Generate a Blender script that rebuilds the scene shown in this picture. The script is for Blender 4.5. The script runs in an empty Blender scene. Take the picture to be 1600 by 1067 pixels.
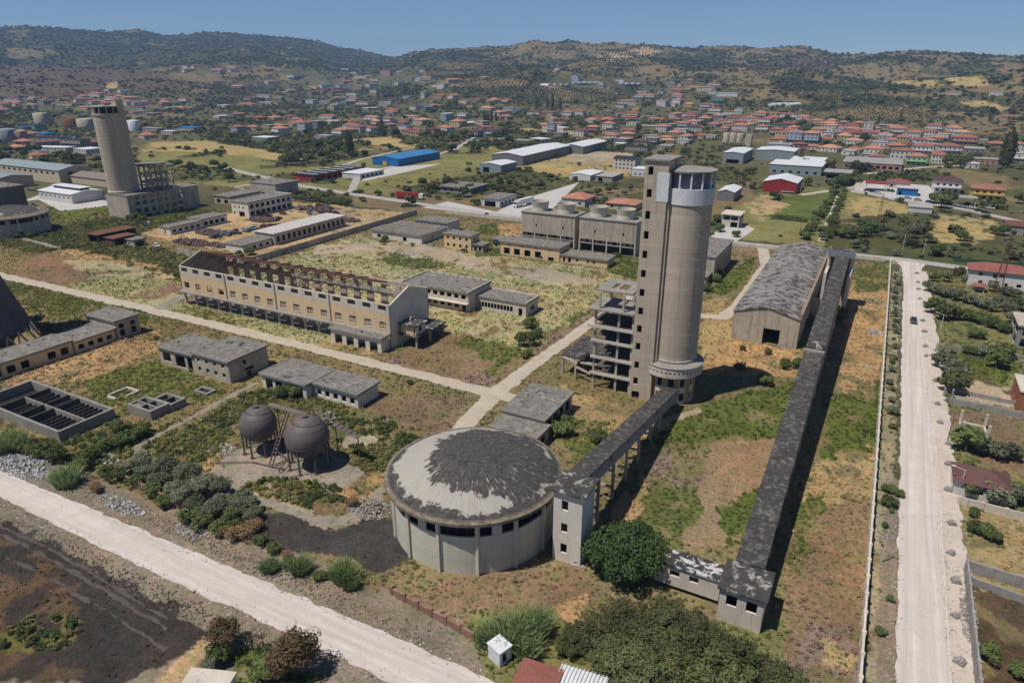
import bpy, bmesh, math, random
import numpy as np
random.seed(7)
# ------------------------------------------------------------------ camera, sky, sun, exposure
FOC, PITCH, YAW, CAMH = 1066.7, math.radians(21.7), math.radians(28.2), 70.0
scene = bpy.context.scene
cam_d = bpy.data.cameras.new('camera'); cam = bpy.data.objects.new('camera', cam_d)
scene.collection.objects.link(cam); scene.camera = cam
cam.location = (0, 0, CAMH); cam.rotation_euler = (math.pi/2-PITCH, 0, YAW)
cam_d.sensor_width = 36; cam_d.lens = 24.0; cam_d.clip_start = 1; cam_d.clip_end = 40000
SUN_EL = math.radians(64.5); SDX, SDY = 0.6, 0.8            # shadows run towards (SDX, SDY)
world = bpy.data.worlds.new('World'); scene.world = world; world.use_nodes = True
wn = world.node_tree
sky = wn.nodes.new('ShaderNodeTexSky'); sky.sky_type = 'NISHITA'; sky.sun_disc = False
sky.sun_elevation = SUN_EL; sky.sun_rotation = math.atan2(-SDX, -SDY)
sky.altitude = 100; sky.air_density = .62; sky.dust_density = 0.0; sky.ozone_density = 6.0
bg = wn.nodes['Background']; bg.inputs['Strength'].default_value = 0.066
wn.links.new(sky.outputs[0], bg.inputs['Color'])
sun_d = bpy.data.lights.new('sun', 'SUN'); sun = bpy.data.objects.new('sun', sun_d)
scene.collection.objects.link(sun); sun_d.energy = 3.7; sun_d.angle = math.radians(0.53); sun_d.color = (1, .945, .87)
ce = math.cos(SUN_EL)
from mathutils import Vector, Matrix
sun.rotation_euler = Vector((SDX*ce, SDY*ce, -math.sin(SUN_EL))).to_track_quat('-Z', 'Y').to_euler()
sun.location = (-60, -80, 300)
scene.view_settings.view_transform = 'Standard'; scene.view_settings.look = 'None'
scene.view_settings.exposure = 0.28; scene.view_settings.gamma = 1
scene.view_settings.use_curve_mapping = False
scene.render.engine = 'CYCLES'
scene.render.resolution_x = 1024; scene.render.resolution_y = 682
scene.cycles.volume_bounces = 0
scene.cycles.max_bounces = 5; scene.cycles.diffuse_bounces = 3

# ------------------------------------------------------------------ survey helpers (photo pixel <-> place)
COL = scene.collection
cy, sy, cp, sp_ = math.cos(YAW), math.sin(YAW), math.cos(PITCH), math.sin(PITCH)
def ray(px, py):
    u = (px-800)/FOC; v = -(py-533.5)/FOC
    f = cp+v*sp_; z = -sp_+v*cp
    return (u*cy-f*sy, u*sy+f*cy, z)
def R(px, py, z=0.0):
    d = ray(px, py); t = (z-CAMH)/d[2]
    return (d[0]*t, d[1]*t)
def proj(x, y, z):
    r = x*cy+y*sy; f = -x*sy+y*cy; zz = z-CAMH
    d = f*cp-zz*sp_; v = f*sp_+zz*cp
    return (800+FOC*r/d, 533.5-FOC*v/d)

def hsh(xi, yi, s):
    h = (xi.astype(np.int64)*374761393+yi.astype(np.int64)*668265263+s*974711) & 0xffffffff
    h = ((h ^ (h >> 13))*1274126177) & 0xffffffff
    return ((h ^ (h >> 16)) & 0xffff)/65535.0
def vn(x, y, s=0):
    x = np.asarray(x, float); y = np.asarray(y, float)
    xi = np.floor(x); yi = np.floor(y); fx = x-xi; fy = y-yi
    fx = fx*fx*(3-2*fx); fy = fy*fy*(3-2*fy)
    a = hsh(xi, yi, s); b = hsh(xi+1, yi, s); c = hsh(xi, yi+1, s); d = hsh(xi+1, yi+1, s)
    return (a*(1-fx)+b*fx)*(1-fy)+(c*(1-fx)+d*fx)*fy
def fbm(x, y, s=0, o=4):
    t = 0; a = .5; n = 0
    for k in range(o):
        t = t+a*vn(x, y, s+k*17); n += a; a *= .5; x = x*2.03+13.1; y = y*2.03+7.7
    return t/n

# hill skyline as seen from here: bearing (photo column) -> elevation
SKY = [(-400,60),(-200,52),(0,43),(40,40),(60,42),(110,46),(170,50),(200,47),(215,46),(260,57),(330,52),(400,54),(430,58),(460,60),(500,66),(530,75),(560,79),
       (590,85),(612,90),(640,84),(670,78),(720,77),(760,75),(800,72),(825,65),(840,62),(860,67),(895,65),(930,69),(950,67),(1000,70),(1060,75),
       (1080,76),(1100,73),(1150,72),(1190,75),(1250,72),(1280,78),(1310,86),(1350,86),(1390,84),(1430,80),(1500,84),(1560,87),(1600,88),(1900,92)]
_A = []; _E = []
for px, py in SKY:
    d = ray(px, py); f = -d[0]*sy+d[1]*cy; r = d[0]*cy+d[1]*sy
    _A.append(math.atan2(r, f)); _E.append(d[2]/math.hypot(d[0], d[1]))
def sstep(a, b, x):
    t = np.clip((x-a)/(b-a), 0, 1); return t*t*(3-2*t)
def terrain(x, y):
    x = np.asarray(x, float); y = np.asarray(y, float)
    r = np.hypot(x, y); f = -x*sy+y*cy; q = x*cy+y*sy
    a = np.arctan2(q, f)
    e = np.interp(a, _A, _E)
    wl = sstep(-.10, -.22, a)                                 # the farther, bluer range on the left
    Rr = 3000+1500*wl; r0 = 850+150*wl
    Hr = 70+Rr*e
    t = np.clip((r-r0)/(Rr-r0), 0, 3)
    up = np.power(np.clip(t, 0, 1), 1.75)
    h = Hr*np.where(t <= 1, up, np.clip(1-(t-1)*.9, 0.05, 1))
    n = fbm(x/520, y/520, 3, 3)-.5; n2 = fbm(x/170+n*2, y/170, 9, 3)-.5
    tt = np.clip(t, 0, 1)
    h = h+(n*150+n2*52)*np.clip(3.2*tt*(1-tt), 0, 1)*np.clip(tt*4, 0, 1)+n2*11*sstep(.7, 1, t)
    fade = 1-sstep(1.1, 1.9, np.abs(a))
    return np.maximum(h, 0)*fade*(r > r0)
def ground_at(px, py, dz=0.0):
    """where the line of sight through a photo point meets the land (dz above it)"""
    d = ray(px, py); L = math.hypot(d[0], d[1])
    if d[2] < -0.02:
        t = (dz-CAMH)/d[2]
        if t*L < 840: return (d[0]*t, d[1]*t, 0.0)
    t = np.arange(600, 9000, 4.0)/L
    X = d[0]*t; Y = d[1]*t; Z = CAMH+d[2]*t; T = terrain(X, Y)
    k = np.nonzero(Z <= T+dz)[0]
    k = k[0] if len(k) else len(t)-1
    return (float(X[k]), float(Y[k]), float(T[k]))

# ------------------------------------------------------------------ mesh builder
ORG = {}
class MB:
    def __init__(s): s.v = []; s.f = []
    def add(s, vs, fs):
        o = len(s.v); s.v += [tuple(p) for p in vs]; s.f += [tuple(i+o for i in f) for f in fs]; return s
    def box(s, x0, x1, y0, y1, z0, z1):
        return s.add([(x0,y0,z0),(x1,y0,z0),(x1,y1,z0),(x0,y1,z0),(x0,y0,z1),(x1,y0,z1),(x1,y1,z1),(x0,y1,z1)],
            [(0,3,2,1),(4,5,6,7),(0,1,5,4),(1,2,6,5),(2,3,7,6),(3,0,4,7)])
    def beam(s, p, q, w, h=None):
        h = h or w; p = Vector(p); q = Vector(q); d = (q-p).normalized()
        up = Vector((0,0,1)) if abs(d.z) < .95 else Vector((0,1,0))
        a = d.cross(up).normalized()*(w/2); b = a.cross(d).normalized()*(h/2)
        vs = [p-a-b, p+a-b, p+a+b, p-a+b, q-a-b, q+a-b, q+a+b, q-a+b]
        return s.add(vs, [(0,1,2,3),(7,6,5,4),(0,4,5,1),(1,5,6,2),(2,6,7,3),(3,7,4,0)])
    def tube(s, p, q, r0, r1=None, n=8):
        r1 = r0 if r1 is None else r1; p = Vector(p); q = Vector(q); d = (q-p).normalized()
        up = Vector((0,0,1)) if abs(d.z) < .95 else Vector((1,0,0))
        a = d.cross(up).normalized(); b = a.cross(d); vs = []
        for c, r in ((p, r0), (q, r1)):
            for k in range(n):
                t = 2*math.pi*k/n; vs.append(c+(a*math.cos(t)+b*math.sin(t))*r)
        fs = [(k, (k+1) % n, n+(k+1) % n, n+k) for k in range(n)]+[tuple(range(n-1, -1, -1)), tuple(range(n, 2*n))]
        return s.add(vs, fs)
    def lathe(s, prof, n=32, cx=0, cy_=0, cap0=False, cap1=False, jit=0):
        vs = []; fs = []
        for r, z in prof:
            for k in range(n):
                t = 2*math.pi*k/n; rr = r*(1+jit*math.sin(k*7.3+z)); vs.append((cx+rr*math.cos(t), cy_+rr*math.sin(t), z))
        for i in range(len(prof)-1):
            for k in range(n):
                fs.append((i*n+k, i*n+(k+1) % n, (i+1)*n+(k+1) % n, (i+1)*n+k))
        if cap0: fs.append(tuple(range(n-1, -1, -1)))
        if cap1: fs.append(tuple(range((len(prof)-1)*n, len(prof)*n)))
        return s.add(vs, fs)
    def sector(s, cx, cy_, r0, r1, a0, a1, z0, z1, n=4):
        vs = []; fs = []
        for k in range(n+1):
            t = a0+(a1-a0)*k/n; c, si = math.cos(t), math.sin(t)
            vs += [(cx+r0*c,cy_+r0*si,z0),(cx+r1*c,cy_+r1*si,z0),(cx+r1*c,cy_+r1*si,z1),(cx+r0*c,cy_+r0*si,z1)]
        for k in range(n):
            o = 4*k
            for j in range(4): fs.append((o+j, o+4+j, o+4+(j+1) % 4, o+(j+1) % 4))
        fs += [(0,1,2,3), (4*n+3,4*n+2,4*n+1,4*n)]
        return s.add(vs, fs)
    def wall(s, p, q, z0, z1, th, ops=(), top=None):
        """upright wall p->q, thickness th to the left of p->q, with real openings (u0,u1,z0,z1); top(u) lifts the upper edge"""
        p = Vector((p[0], p[1], 0)); q = Vector((q[0], q[1], 0)); L = (q-p).length; d = (q-p)/L; nrm = Vector((-d.y, d.x, 0))*th
        us = {0.0, L}; zs = {z0, z1}
        for a, b, c, e in ops: us |= {a, b}; zs |= {c, e}
        if top: us |= set(L*k/8 for k in range(9))
        us = sorted(u for u in us if -1e-6 <= u <= L+1e-6); zs = sorted(z for z in zs if z0-1e-6 <= z <= z1+1e-6)
        nu, nz = len(us)-1, len(zs)-1
        def solid(i, j):
            if i < 0 or j < 0 or i >= nu or j >= nz: return False
            um = (us[i]+us[i+1])/2; zm = (zs[j]+zs[j+1])/2
            return not any(a < um < b and c < zm < e for a, b, c, e in ops)
        idx = {}; vs = []
        def V(i, j, k):
            if (i, j, k) not in idx:
                idx[(i, j, k)] = len(vs); z = zs[j]
                if top and j == nz: z = top(us[i])
                c = p+d*us[i]+nrm*k; vs.append((c.x, c.y, z))
            return idx[(i, j, k)]
        fs = []
        for i in range(nu):
            for j in range(nz):
                if not solid(i, j): continue
                fs += [(V(i,j,0),V(i+1,j,0),V(i+1,j+1,0),V(i,j+1,0)), (V(i,j,1),V(i,j+1,1),V(i+1,j+1,1),V(i+1,j,1))]
                if not solid(i-1, j): fs.append((V(i,j,1),V(i,j,0),V(i,j+1,0),V(i,j+1,1)))
                if not solid(i+1, j): fs.append((V(i+1,j,0),V(i+1,j,1),V(i+1,j+1,1),V(i+1,j+1,0)))
                if not solid(i, j-1): fs.append((V(i,j,1),V(i+1,j,1),V(i+1,j,0),V(i,j,0)))
                if not solid(i, j+1): fs.append((V(i,j+1,0),V(i+1,j+1,0),V(i+1,j+1,1),V(i,j+1,1)))
        return s.add(vs, fs)
    def slab(s, x0, x1, y0, y1, z0, z1, step=2.0, jit=.05, fz=None):
        """roof slab with a slightly uneven top; fz(x,y) adds height"""
        nx = max(1, int((x1-x0)/step)); ny = max(1, int((y1-y0)/step)); vs = []; fs = []
        for lev in (0, 1):
            for j in range(ny+1):
                for i in range(nx+1):
                    x = x0+(x1-x0)*i/nx; y = y0+(y1-y0)*j/ny; e = fz(x, y) if fz else 0
                    z = (z1+random.uniform(-jit, jit)) if lev else z0
                    vs.append((x, y, z+e))
        m = nx+1; o = m*(ny+1)
        for j in range(ny):
            for i in range(nx):
                a = j*m+i; fs += [(o+a, o+a+1, o+a+m+1, o+a+m), (a, a+m, a+m+1, a+1)]
        for i in range(nx):
            fs.append((i, i+1, o+i+1, o+i)); a = ny*m+i; fs.append((a+1, a, o+a, o+a+1))
        for j in range(ny):
            a = j*m; fs.append((a+m, a, o+a, o+a+m)); a = j*m+nx; fs.append((a, a+m, o+a+m, o+a))
        return s.add(vs, fs)
    def mesh(s, name, mat, org=(0,0,0), smooth=False):
        me = bpy.data.meshes.new(name)
        me.from_pydata([(x-org[0], y-org[1], z-org[2]) for x, y, z in s.v], [], s.f)
        if mat: me.materials.append(mat)
        if smooth: me.polygons.foreach_set('use_smooth', [True]*len(me.polygons))
        me.update(); return me
    def build(s, name, mat, parent=None, smooth=False, org=None):
        o3 = org if org is not None else (ORG.get(parent.name, (0,0,0)) if parent else (0,0,0))
        o = bpy.data.objects.new(name, s.mesh(name, mat, o3, smooth)); COL.objects.link(o)
        if parent: o.parent = parent; ORG[o.name] = o3
        elif org is not None: o.location = org
        return o
def inst(name, me, parent, loc=(0,0,0), rz=0, sc=None):
    o = bpy.data.objects.new(name, me); COL.objects.link(o); o.parent = parent; o.location = loc
    if rz: o.rotation_euler = (0, 0, rz)
    if sc: o.scale = sc
    return o
def thing(name, label, cat, loc=(0,0,0), rz=0, group=None):
    o = bpy.data.objects.new(name, None); COL.objects.link(o); o.location = loc; o.rotation_euler = (0,0,rz)
    o.empty_display_size = 1; ORG[o.name] = tuple(loc)
    return tag(o, label, cat, group)
def tag(o, label, cat, group=None, kind=None):
    if label: o['label'] = label
    if cat: o['category'] = cat
    if group: o['group'] = group
    if kind: o['kind'] = kind
    return o
def struct(o): o['kind'] = 'structure'; return o
def copy_tree(o, parent=None):
    c = o.copy(); COL.objects.link(c); c.parent = parent; ORG[c.name] = (0,0,0)
    for ch in list(o.children): copy_tree(ch, c)
    return c

# ------------------------------------------------------------------ labels for look-alikes
LM = []          # landmarks (px, py, phrase)
REP = []         # (object, description, px, py, place)
def landmark(px, py, s): LM.append((px, py, s))
def rep(o, desc, cat, group=None, place=None):
    x, y, z = o.location; px, py = proj(x, y, z)
    o['category'] = cat
    if group: o['group'] = group
    REP.append((o, desc, px, py, place))
ORDN = ['first','second','third','fourth','fifth','sixth','seventh','eighth','ninth','tenth','eleventh','twelfth']
def ordinal(i):
    if i < 12: return ORDN[i]
    n = i+1; return str(n)+('th' if 10 <= n % 100 <= 20 else {1:'st',2:'nd',3:'rd'}.get(n % 10, 'th'))
def finish_labels():
    g = {}
    for o, desc, px, py, place in REP:
        if place is None:
            place = min(LM, key=lambda l: (l[0]-px)**2+(2*(l[1]-py))**2)[2]
        g.setdefault((desc, place), []).append((px, o))
    for (desc, place), l in g.items():
        l.sort(key=lambda t: t[0]); side = 'from left'
        q = [(proj(*o.location)[1], o) for px, o in l]
        if len(l) > 1 and max(t[0] for t in q)-min(t[0] for t in q) > 1.2*(l[-1][0]-l[0][0]): l = sorted(q, key=lambda t: -t[0]); side = 'from bottom'
        for i, (px, o) in enumerate(l):
            o['label'] = f'{desc} {place}' + ('' if len(l) == 1 else f', {ordinal(i)} {side}')
# ------------------------------------------------------------------ materials
MATS = {}
def nmat(name):
    m = bpy.data.materials.new(name); m.use_nodes = True; nt = m.node_tree
    b = nt.nodes['Principled BSDF']; b.inputs['Specular IOR Level'].default_value = .25
    MATS[name] = m
    return m, nt, b
def N(nt, t, **kw):
    n = nt.nodes.new(t)
    for k, v in kw.items():
        if k in n.inputs.keys(): n.inputs[k].default_value = v
        else: setattr(n, k, v)
    return n
def mix(nt, fac, a, b, typ='MIX'):
    n = nt.nodes.new('ShaderNodeMix'); n.data_type = 'RGBA'; n.blend_type = typ
    for s, v in ((0, fac), (6, a), (7, b)):
        if hasattr(v, 'links'): nt.links.new(v, n.inputs[s])
        elif s == 0: n.inputs[0].default_value = v
        else: n.inputs[s].default_value = (*v[:3], 1)
    return n.outputs[2]
def ramp(nt, src, a, b):
    n = nt.nodes.new('ShaderNodeMapRange'); n.inputs[1].default_value = a; n.inputs[2].default_value = b
    nt.links.new(src, n.inputs[0]); return n.outputs[0]
def noise(nt, vec, scale, detail=5, rough=.6, dist=0):
    n = N(nt, 'ShaderNodeTexNoise'); n.inputs['Scale'].default_value = scale; n.inputs['Detail'].default_value = detail
    n.inputs['Roughness'].default_value = rough; n.inputs['Distortion'].default_value = dist
    if vec: nt.links.new(vec, n.inputs['Vector'])
    return n.outputs[0]
def mapped(nt, vec, sc):
    n = N(nt, 'ShaderNodeMapping'); n.inputs['Scale'].default_value = sc; nt.links.new(vec, n.inputs[0]); return n.outputs[0]
def surf(name, c1, c2, scale=.35, stain=None, st=(.5,.7), streak=None, sk=(.52,.75), grain=.22, gs=3.0, bump=.3, rough=.9, objrand=0, band=0, fleck=None, fl=(.6,.64), fs=1.2, metal=0, along=None):
    """weathered surface: blotches c1/c2, stains, rain streaks, flecks and a fine grain"""
    m, nt, b = nmat(name)
    pos = N(nt, 'ShaderNodeNewGeometry').outputs['Position']
    col = mix(nt, ramp(nt, noise(nt, pos, scale), .35, .65), c1, c2)
    if band:
        w = noise(nt, mapped(nt, pos, (.02,.02,1)), .9, 6, .75)
        col = mix(nt, ramp(nt, w, .3, .7), col, tuple(c*(1-band) for c in c1), 'MIX')
    if along: col = mix(nt, ramp(nt, noise(nt, mapped(nt, pos, along[0]), along[1], 5, .65), .36, .66), col, along[2])
    if stain: col = mix(nt, ramp(nt, noise(nt, pos, scale*2.3, 8, .7), *st), col, stain)
    if streak: col = mix(nt, ramp(nt, noise(nt, mapped(nt, pos, (1,1,.06)), 1.1, 6, .7), *sk), col, streak)
    if fleck: col = mix(nt, ramp(nt, noise(nt, pos, fs, 7, .72, .4), *fl), col, fleck)
    g = ramp(nt, noise(nt, pos, gs, 4, .75), .2, .8)
    mr = nt.nodes.new('ShaderNodeMapRange'); mr.inputs[3].default_value = 1-grain; mr.inputs[4].default_value = 1+grain; nt.links.new(g, mr.inputs[0])
    vm = nt.nodes.new('ShaderNodeVectorMath'); vm.operation = 'SCALE'; nt.links.new(col, vm.inputs[0]); nt.links.new(mr.outputs[0], vm.inputs['Scale'])
    out = vm.outputs[0]
    if objrand:
        oi = N(nt, 'ShaderNodeObjectInfo'); h = N(nt, 'ShaderNodeHueSaturation')
        m1 = nt.nodes.new('ShaderNodeMapRange'); m1.inputs[3].default_value = 1-objrand; m1.inputs[4].default_value = 1+objrand
        nt.links.new(oi.outputs['Random'], m1.inputs[0]); nt.links.new(m1.outputs[0], h.inputs['Value'])
        m2 = nt.nodes.new('ShaderNodeMapRange'); m2.inputs[3].default_value = .5-objrand*.05; m2.inputs[4].default_value = .5+objrand*.05
        nt.links.new(oi.outputs['Random'], m2.inputs[0]); nt.links.new(m2.outputs[0], h.inputs['Hue']); nt.links.new(out, h.inputs['Color']); out = h.outputs[0]
    nt.links.new(out, b.inputs['Base Color']); b.inputs['Roughness'].default_value = rough; b.inputs['Metallic'].default_value = metal
    if bump:
        bn = N(nt, 'ShaderNodeBump'); bn.inputs['Strength'].default_value = bump; bn.inputs['Distance'].default_value = .15
        nt.links.new(noise(nt, pos, gs*.8, 6, .7), bn.inputs['Height']); nt.links.new(bn.outputs[0], b.inputs['Normal'])
    return m
def plain(name, c, rough=.7, objrand=0, metal=0):
    return surf(name, c, tuple(k*.85 for k in c), .8, grain=.1, bump=.1, rough=rough, objrand=objrand, metal=metal)
STN = (.13,.115,.10)
concrete = surf('concrete', (.50,.435,.35), (.38,.33,.265), .3, (.21,.185,.15), (.54,.76), (.2,.175,.145), (.52,.74), grain=.28)
tower_m = surf('shaft_concrete', (.58,.485,.375), (.51,.43,.335), .12, None, (.6,.8), (.28,.24,.195), (.5,.78), band=.34, grain=.12, gs=5, bump=.12)
pale_con = surf('pale_concrete', (.60,.54,.455), (.50,.45,.375), .3, (.29,.255,.21), (.6,.8), (.22,.2,.18), (.58,.78))
panel_con = surf('panel_concrete', (.62,.57,.475), (.55,.515,.425), .25, None, (.6,.8), (.27,.24,.2), (.56,.8), grain=.16, along=((.01,.01,1), .42, (.45,.455,.355)))
yellow = surf('yellow_plaster', (.68,.50,.275), (.63,.48,.30), .22, (.52,.47,.39), (.54,.7), (.26,.21,.155), (.55,.78))
ochre = surf('ochre_pilaster', (.42,.29,.11), (.38,.28,.14), .5, (.36,.32,.26), (.55,.7))
white_pl = surf('white_plaster', (.68,.635,.555), (.59,.545,.47), .3, (.38,.335,.28), (.62,.8), (.3,.28,.26), (.6,.8))
white_paint = surf('white_paint', (.66,.67,.68), (.56,.58,.6), .5, (.36,.33,.3), (.6,.72), (.35,.33,.31), (.6,.8), grain=.12)
bluegrey = plain('blue_grey_panel', (.20,.23,.27))
slab_con = surf('weathered_slab', (.29,.27,.245), (.22,.205,.185), .4, (.16,.145,.13), (.55,.72), grain=.3, gs=3, bump=.5)
bitumen = surf('grey_bitumen_roof', (.225,.205,.18), (.15,.137,.122), .5, (.31,.285,.25), (.52,.68), grain=.5, gs=2.4, bump=1.0, fleck=(.06,.055,.05), fl=(.555,.62), fs=.7)
blackroof = surf('black_bitumen_roof', (.062,.056,.053), (.04,.037,.036), .5, fleck=(.23,.21,.19), fl=(.5,.7), fs=.95, grain=.4, gs=3.5, bump=.6)
patchroof = surf('patchy_roof', (.30,.28,.255), (.21,.195,.18), .2, (.07,.065,.06), (.47,.57), grain=.35, gs=2.5, bump=.8, fleck=(.045,.043,.043), fl=(.57,.62), fs=.45)
weedroof = surf('weedy_roof', (.07,.062,.055), (.045,.04,.04), .5, fleck=(.36,.34,.31), fl=(.53,.60), fs=.55, grain=.4, gs=3, bump=.7)
strip_roof = surf('striped_roof', (.05,.046,.046), (.04,.036,.036), .5, fleck=(.5,.49,.47), fl=(.5,.53), fs=.55, grain=.3, bump=.5)
shade_litter_con = surf('shade_litter_concrete', (.11,.097,.082), (.07,.062,.054), .5, (.16,.14,.12), (.55,.7))  # dry concrete: basin shade put into the colour; black litter on skeleton floors
rust = surf('rust', (.17,.07,.042), (.11,.05,.035), 1.2, (.22,.11,.07), (.5,.7), grain=.3, rough=.85)
rust_grey = surf('rusty_tank_steel', (.145,.12,.118), (.115,.095,.095), .25, (.17,.11,.085), (.55,.75), (.09,.07,.065), (.55,.75), grain=.12, gs=6, bump=.05, rough=.55)
dark = plain('painted_interior_shade', (.02,.018,.017))  # near black: interior shade put into the colour
glass = plain('dark_glass', (.03,.035,.04), .25)
redtile = surf('red_tile', (.36,.155,.11), (.29,.12,.085), .25, (.24,.10,.07), (.55,.75), grain=.35, gs=1.6, bump=.5, objrand=.38)
orangetile = surf('orange_tile', (.40,.2,.13), (.33,.165,.105), .25, grain=.3, gs=1.6, bump=.5, objrand=.3)
browntile = surf('brown_tile', (.13,.06,.055), (.1,.05,.05), .3, grain=.25, gs=1.6, bump=.5, objrand=.15)
flatroof_far = plain('flat_roof', (.34,.32,.30), .9, .2)
housewhite = plain('house_white', (.62,.60,.57), .9, .12)
housecream = plain('house_cream', (.52,.43,.32), .9, .15)
housegrey = plain('house_grey', (.3,.285,.27), .9, .2)
houseblue = plain('house_blue', (.40,.45,.52), .9, .12)
housepink = plain('house_pink', (.42,.25,.21), .9, .12)
housegreen = plain('house_green', (.38,.58,.38), .9, .1)
houseyellow = plain('house_yellow', (.55,.40,.13), .9, .1)
houseteal = plain('house_teal', (.18,.36,.33), .9, .1)
whitemetal = plain('white_metal_roof', (.68,.69,.7), .5)
greymetal = plain('grey_metal_cladding', (.20,.195,.195), .55)
bluemetal = plain('blue_metal', (.02,.15,.40), .45)
bluemetal2 = plain('light_blue_metal', (.05,.21,.44), .45)
redmetal = plain('red_metal', (.30,.035,.032), .5)
darkmetal = plain('dark_metal', (.035,.034,.036), .5)
tealmetal = plain('green_metal', (.05,.22,.16), .5)
greyblue = plain('grey_blue_roof', (.27,.31,.315), .5)
brick = surf('brick', (.30,.17,.125), (.24,.13,.10), .6, (.34,.29,.24), (.55,.7), grain=.3, gs=5)
redbrick = surf('hollow_brick', (.34,.14,.085), (.28,.11,.07), .6, grain=.25, gs=6)
block_m = surf('concrete_blockwork', (.33,.31,.29), (.25,.235,.22), .5, (.19,.17,.16), (.55,.7), grain=.25, gs=4)
roadwhite = surf('white_gravel', (.62,.56,.515), (.53,.475,.43), .3, (.44,.385,.335), (.6,.78), grain=.2, gs=5, bump=.4)
roadwhite_x = surf('white_gravel_along', (.62,.56,.515), (.54,.485,.44), .3, (.43,.375,.325), (.56,.78), along=((.03,1,1), 1.3, (.47,.41,.36)), grain=.2, gs=5, bump=.4)
roadwhite_y = surf('white_gravel_tracks', (.63,.57,.525), (.55,.495,.45), .3, (.43,.37,.32), (.55,.78), along=((1,.02,1), 1.1, (.46,.40,.345)), grain=.2, gs=5, bump=.4)
roadwarm = surf('warm_gravel', (.55,.475,.405), (.47,.40,.335), .25, (.38,.315,.25), (.56,.7), grain=.2, gs=5, bump=.35)
track_m = surf('dirt_track', (.47,.405,.32), (.40,.34,.265), .3, (.30,.26,.18), (.56,.7), grain=.2, gs=3, bump=.3)
track_g = surf('grey_dirt_track', (.29,.255,.205), (.22,.195,.15), .3, (.15,.14,.075), (.5,.62), grain=.25, gs=3, bump=.35)
asphalt = surf('pale_asphalt', (.40,.375,.35), (.33,.31,.29), .15, (.27,.25,.23), (.56,.7), grain=.12, gs=3, bump=.1)
padm = surf('yard_concrete', (.50,.475,.445), (.42,.4,.375), .2, (.32,.3,.28), (.56,.7), grain=.12, gs=2, bump=.15)
pad_grey = surf('tank_pad', (.29,.255,.235), (.235,.205,.185), .35, (.34,.31,.28), (.55,.7), grain=.25, gs=3, bump=.3)
plastic = surf('greenhouse_film', (.66,.67,.68), (.58,.59,.6), .1, grain=.06, bump=0, rough=.5)
rubble_m = surf('rubble', (.42,.385,.34), (.30,.27,.24), .8, (.2,.18,.165), (.5,.6), grain=.5, gs=4, bump=.5, objrand=.2)
trash_m = surf('trash', (.42,.42,.43), (.28,.26,.24), 1.3, (.12,.2,.3), (.62,.66), fleck=(.75,.75,.73), fl=(.56,.6), fs=2.2, grain=.4, gs=4)
soil_m = surf('bank_soil', (.225,.19,.155), (.17,.145,.12), .5, (.27,.235,.2), (.52,.7), grain=.35, gs=3, bump=.8)
burn_track = surf('burnt_track_soil', (.105,.087,.075), (.07,.058,.052), .6, grain=.3, gs=4)
timber = surf('pole_timber', (.2,.17,.14), (.15,.125,.1), 1, grain=.2)
scrap_m = surf('scrap', (.15,.085,.06), (.10,.085,.08), .7, (.3,.29,.28), (.6,.66), fleck=(.1,.15,.22), fl=(.62,.66), fs=1.6, grain=.5, gs=4)
lawn_net = plain('green_netting', (.03,.11,.06))
carpaint = []
for nm, c in (('dark_grey',(.055,.06,.07)),('white',(.6,.6,.6)),('silver',(.3,.31,.32)),('blue',(.05,.10,.22)),('red',(.25,.03,.03)),('black',(.02,.02,.022)),('rust',(.15,.075,.05)),('teal',(.05,.17,.17))):
    carpaint.append((nm.replace('_', ' '), plain('car_paint_'+nm, c, .4)))

def leafmat(name, c, c2, inst_attr=False):
    m, nt, b = nmat(name)
    pos = N(nt, 'ShaderNodeNewGeometry').outputs['Position']
    n1 = ramp(nt, noise(nt, pos, .55, 5, .75), .34, .66)
    col = mix(nt, n1, c, c2)
    if inst_attr:
        at = N(nt, 'ShaderNodeAttribute'); at.attribute_type = 'INSTANCER'; at.attribute_name = 'tint'
        col = mix(nt, 1.0, mix(nt, n1, (1.05,1.05,1.05), (1.65,1.65,1.65)), at.outputs['Color'], 'MULTIPLY')
    else:
        oi = N(nt, 'ShaderNodeObjectInfo'); h = N(nt, 'ShaderNodeHueSaturation')
        m1 = nt.nodes.new('ShaderNodeMapRange'); m1.inputs[3].default_value = .75; m1.inputs[4].default_value = 1.3
        nt.links.new(oi.outputs['Random'], m1.inputs[0]); nt.links.new(m1.outputs[0], h.inputs['Value']); nt.links.new(col, h.inputs['Color']); col = h.outputs[0]
    nt.links.new(col, b.inputs['Base Color']); b.inputs['Roughness'].default_value = .75; b.inputs['Specular IOR Level'].default_value = .15
    tr = N(nt, 'ShaderNodeBsdfTranslucent'); nt.links.new(col, tr.inputs[0])
    ms = N(nt, 'ShaderNodeMixShader'); ms.inputs[0].default_value = .25
    nt.links.new(b.outputs[0], ms.inputs[1]); nt.links.new(tr.outputs[0], ms.inputs[2])
    nt.links.new(ms.outputs[0], nt.nodes['Material Output'].inputs[0])
    return m
leaf_green = leafmat('leaf_green', (.10,.135,.042), (.145,.175,.06))
leaf_dark = leafmat('leaf_dark', (.062,.075,.032), (.16,.152,.068))
leaf_mid = leafmat('leaf_mid', (.075,.098,.036), (.16,.175,.072))
leaf_olive = leafmat('leaf_olive', (.15,.165,.10), (.2,.21,.135))
leaf_dry = leafmat('leaf_dry', (.28,.175,.095), (.36,.245,.14))
leaf_red = leafmat('leaf_reddish', (.2,.115,.075), (.16,.14,.06))
leaf_reed = leafmat('leaf_reed', (.27,.32,.12), (.2,.28,.13))
leaf_inst = leafmat('leaf_cover', (1,1,1), (1,1,1), True)
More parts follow.
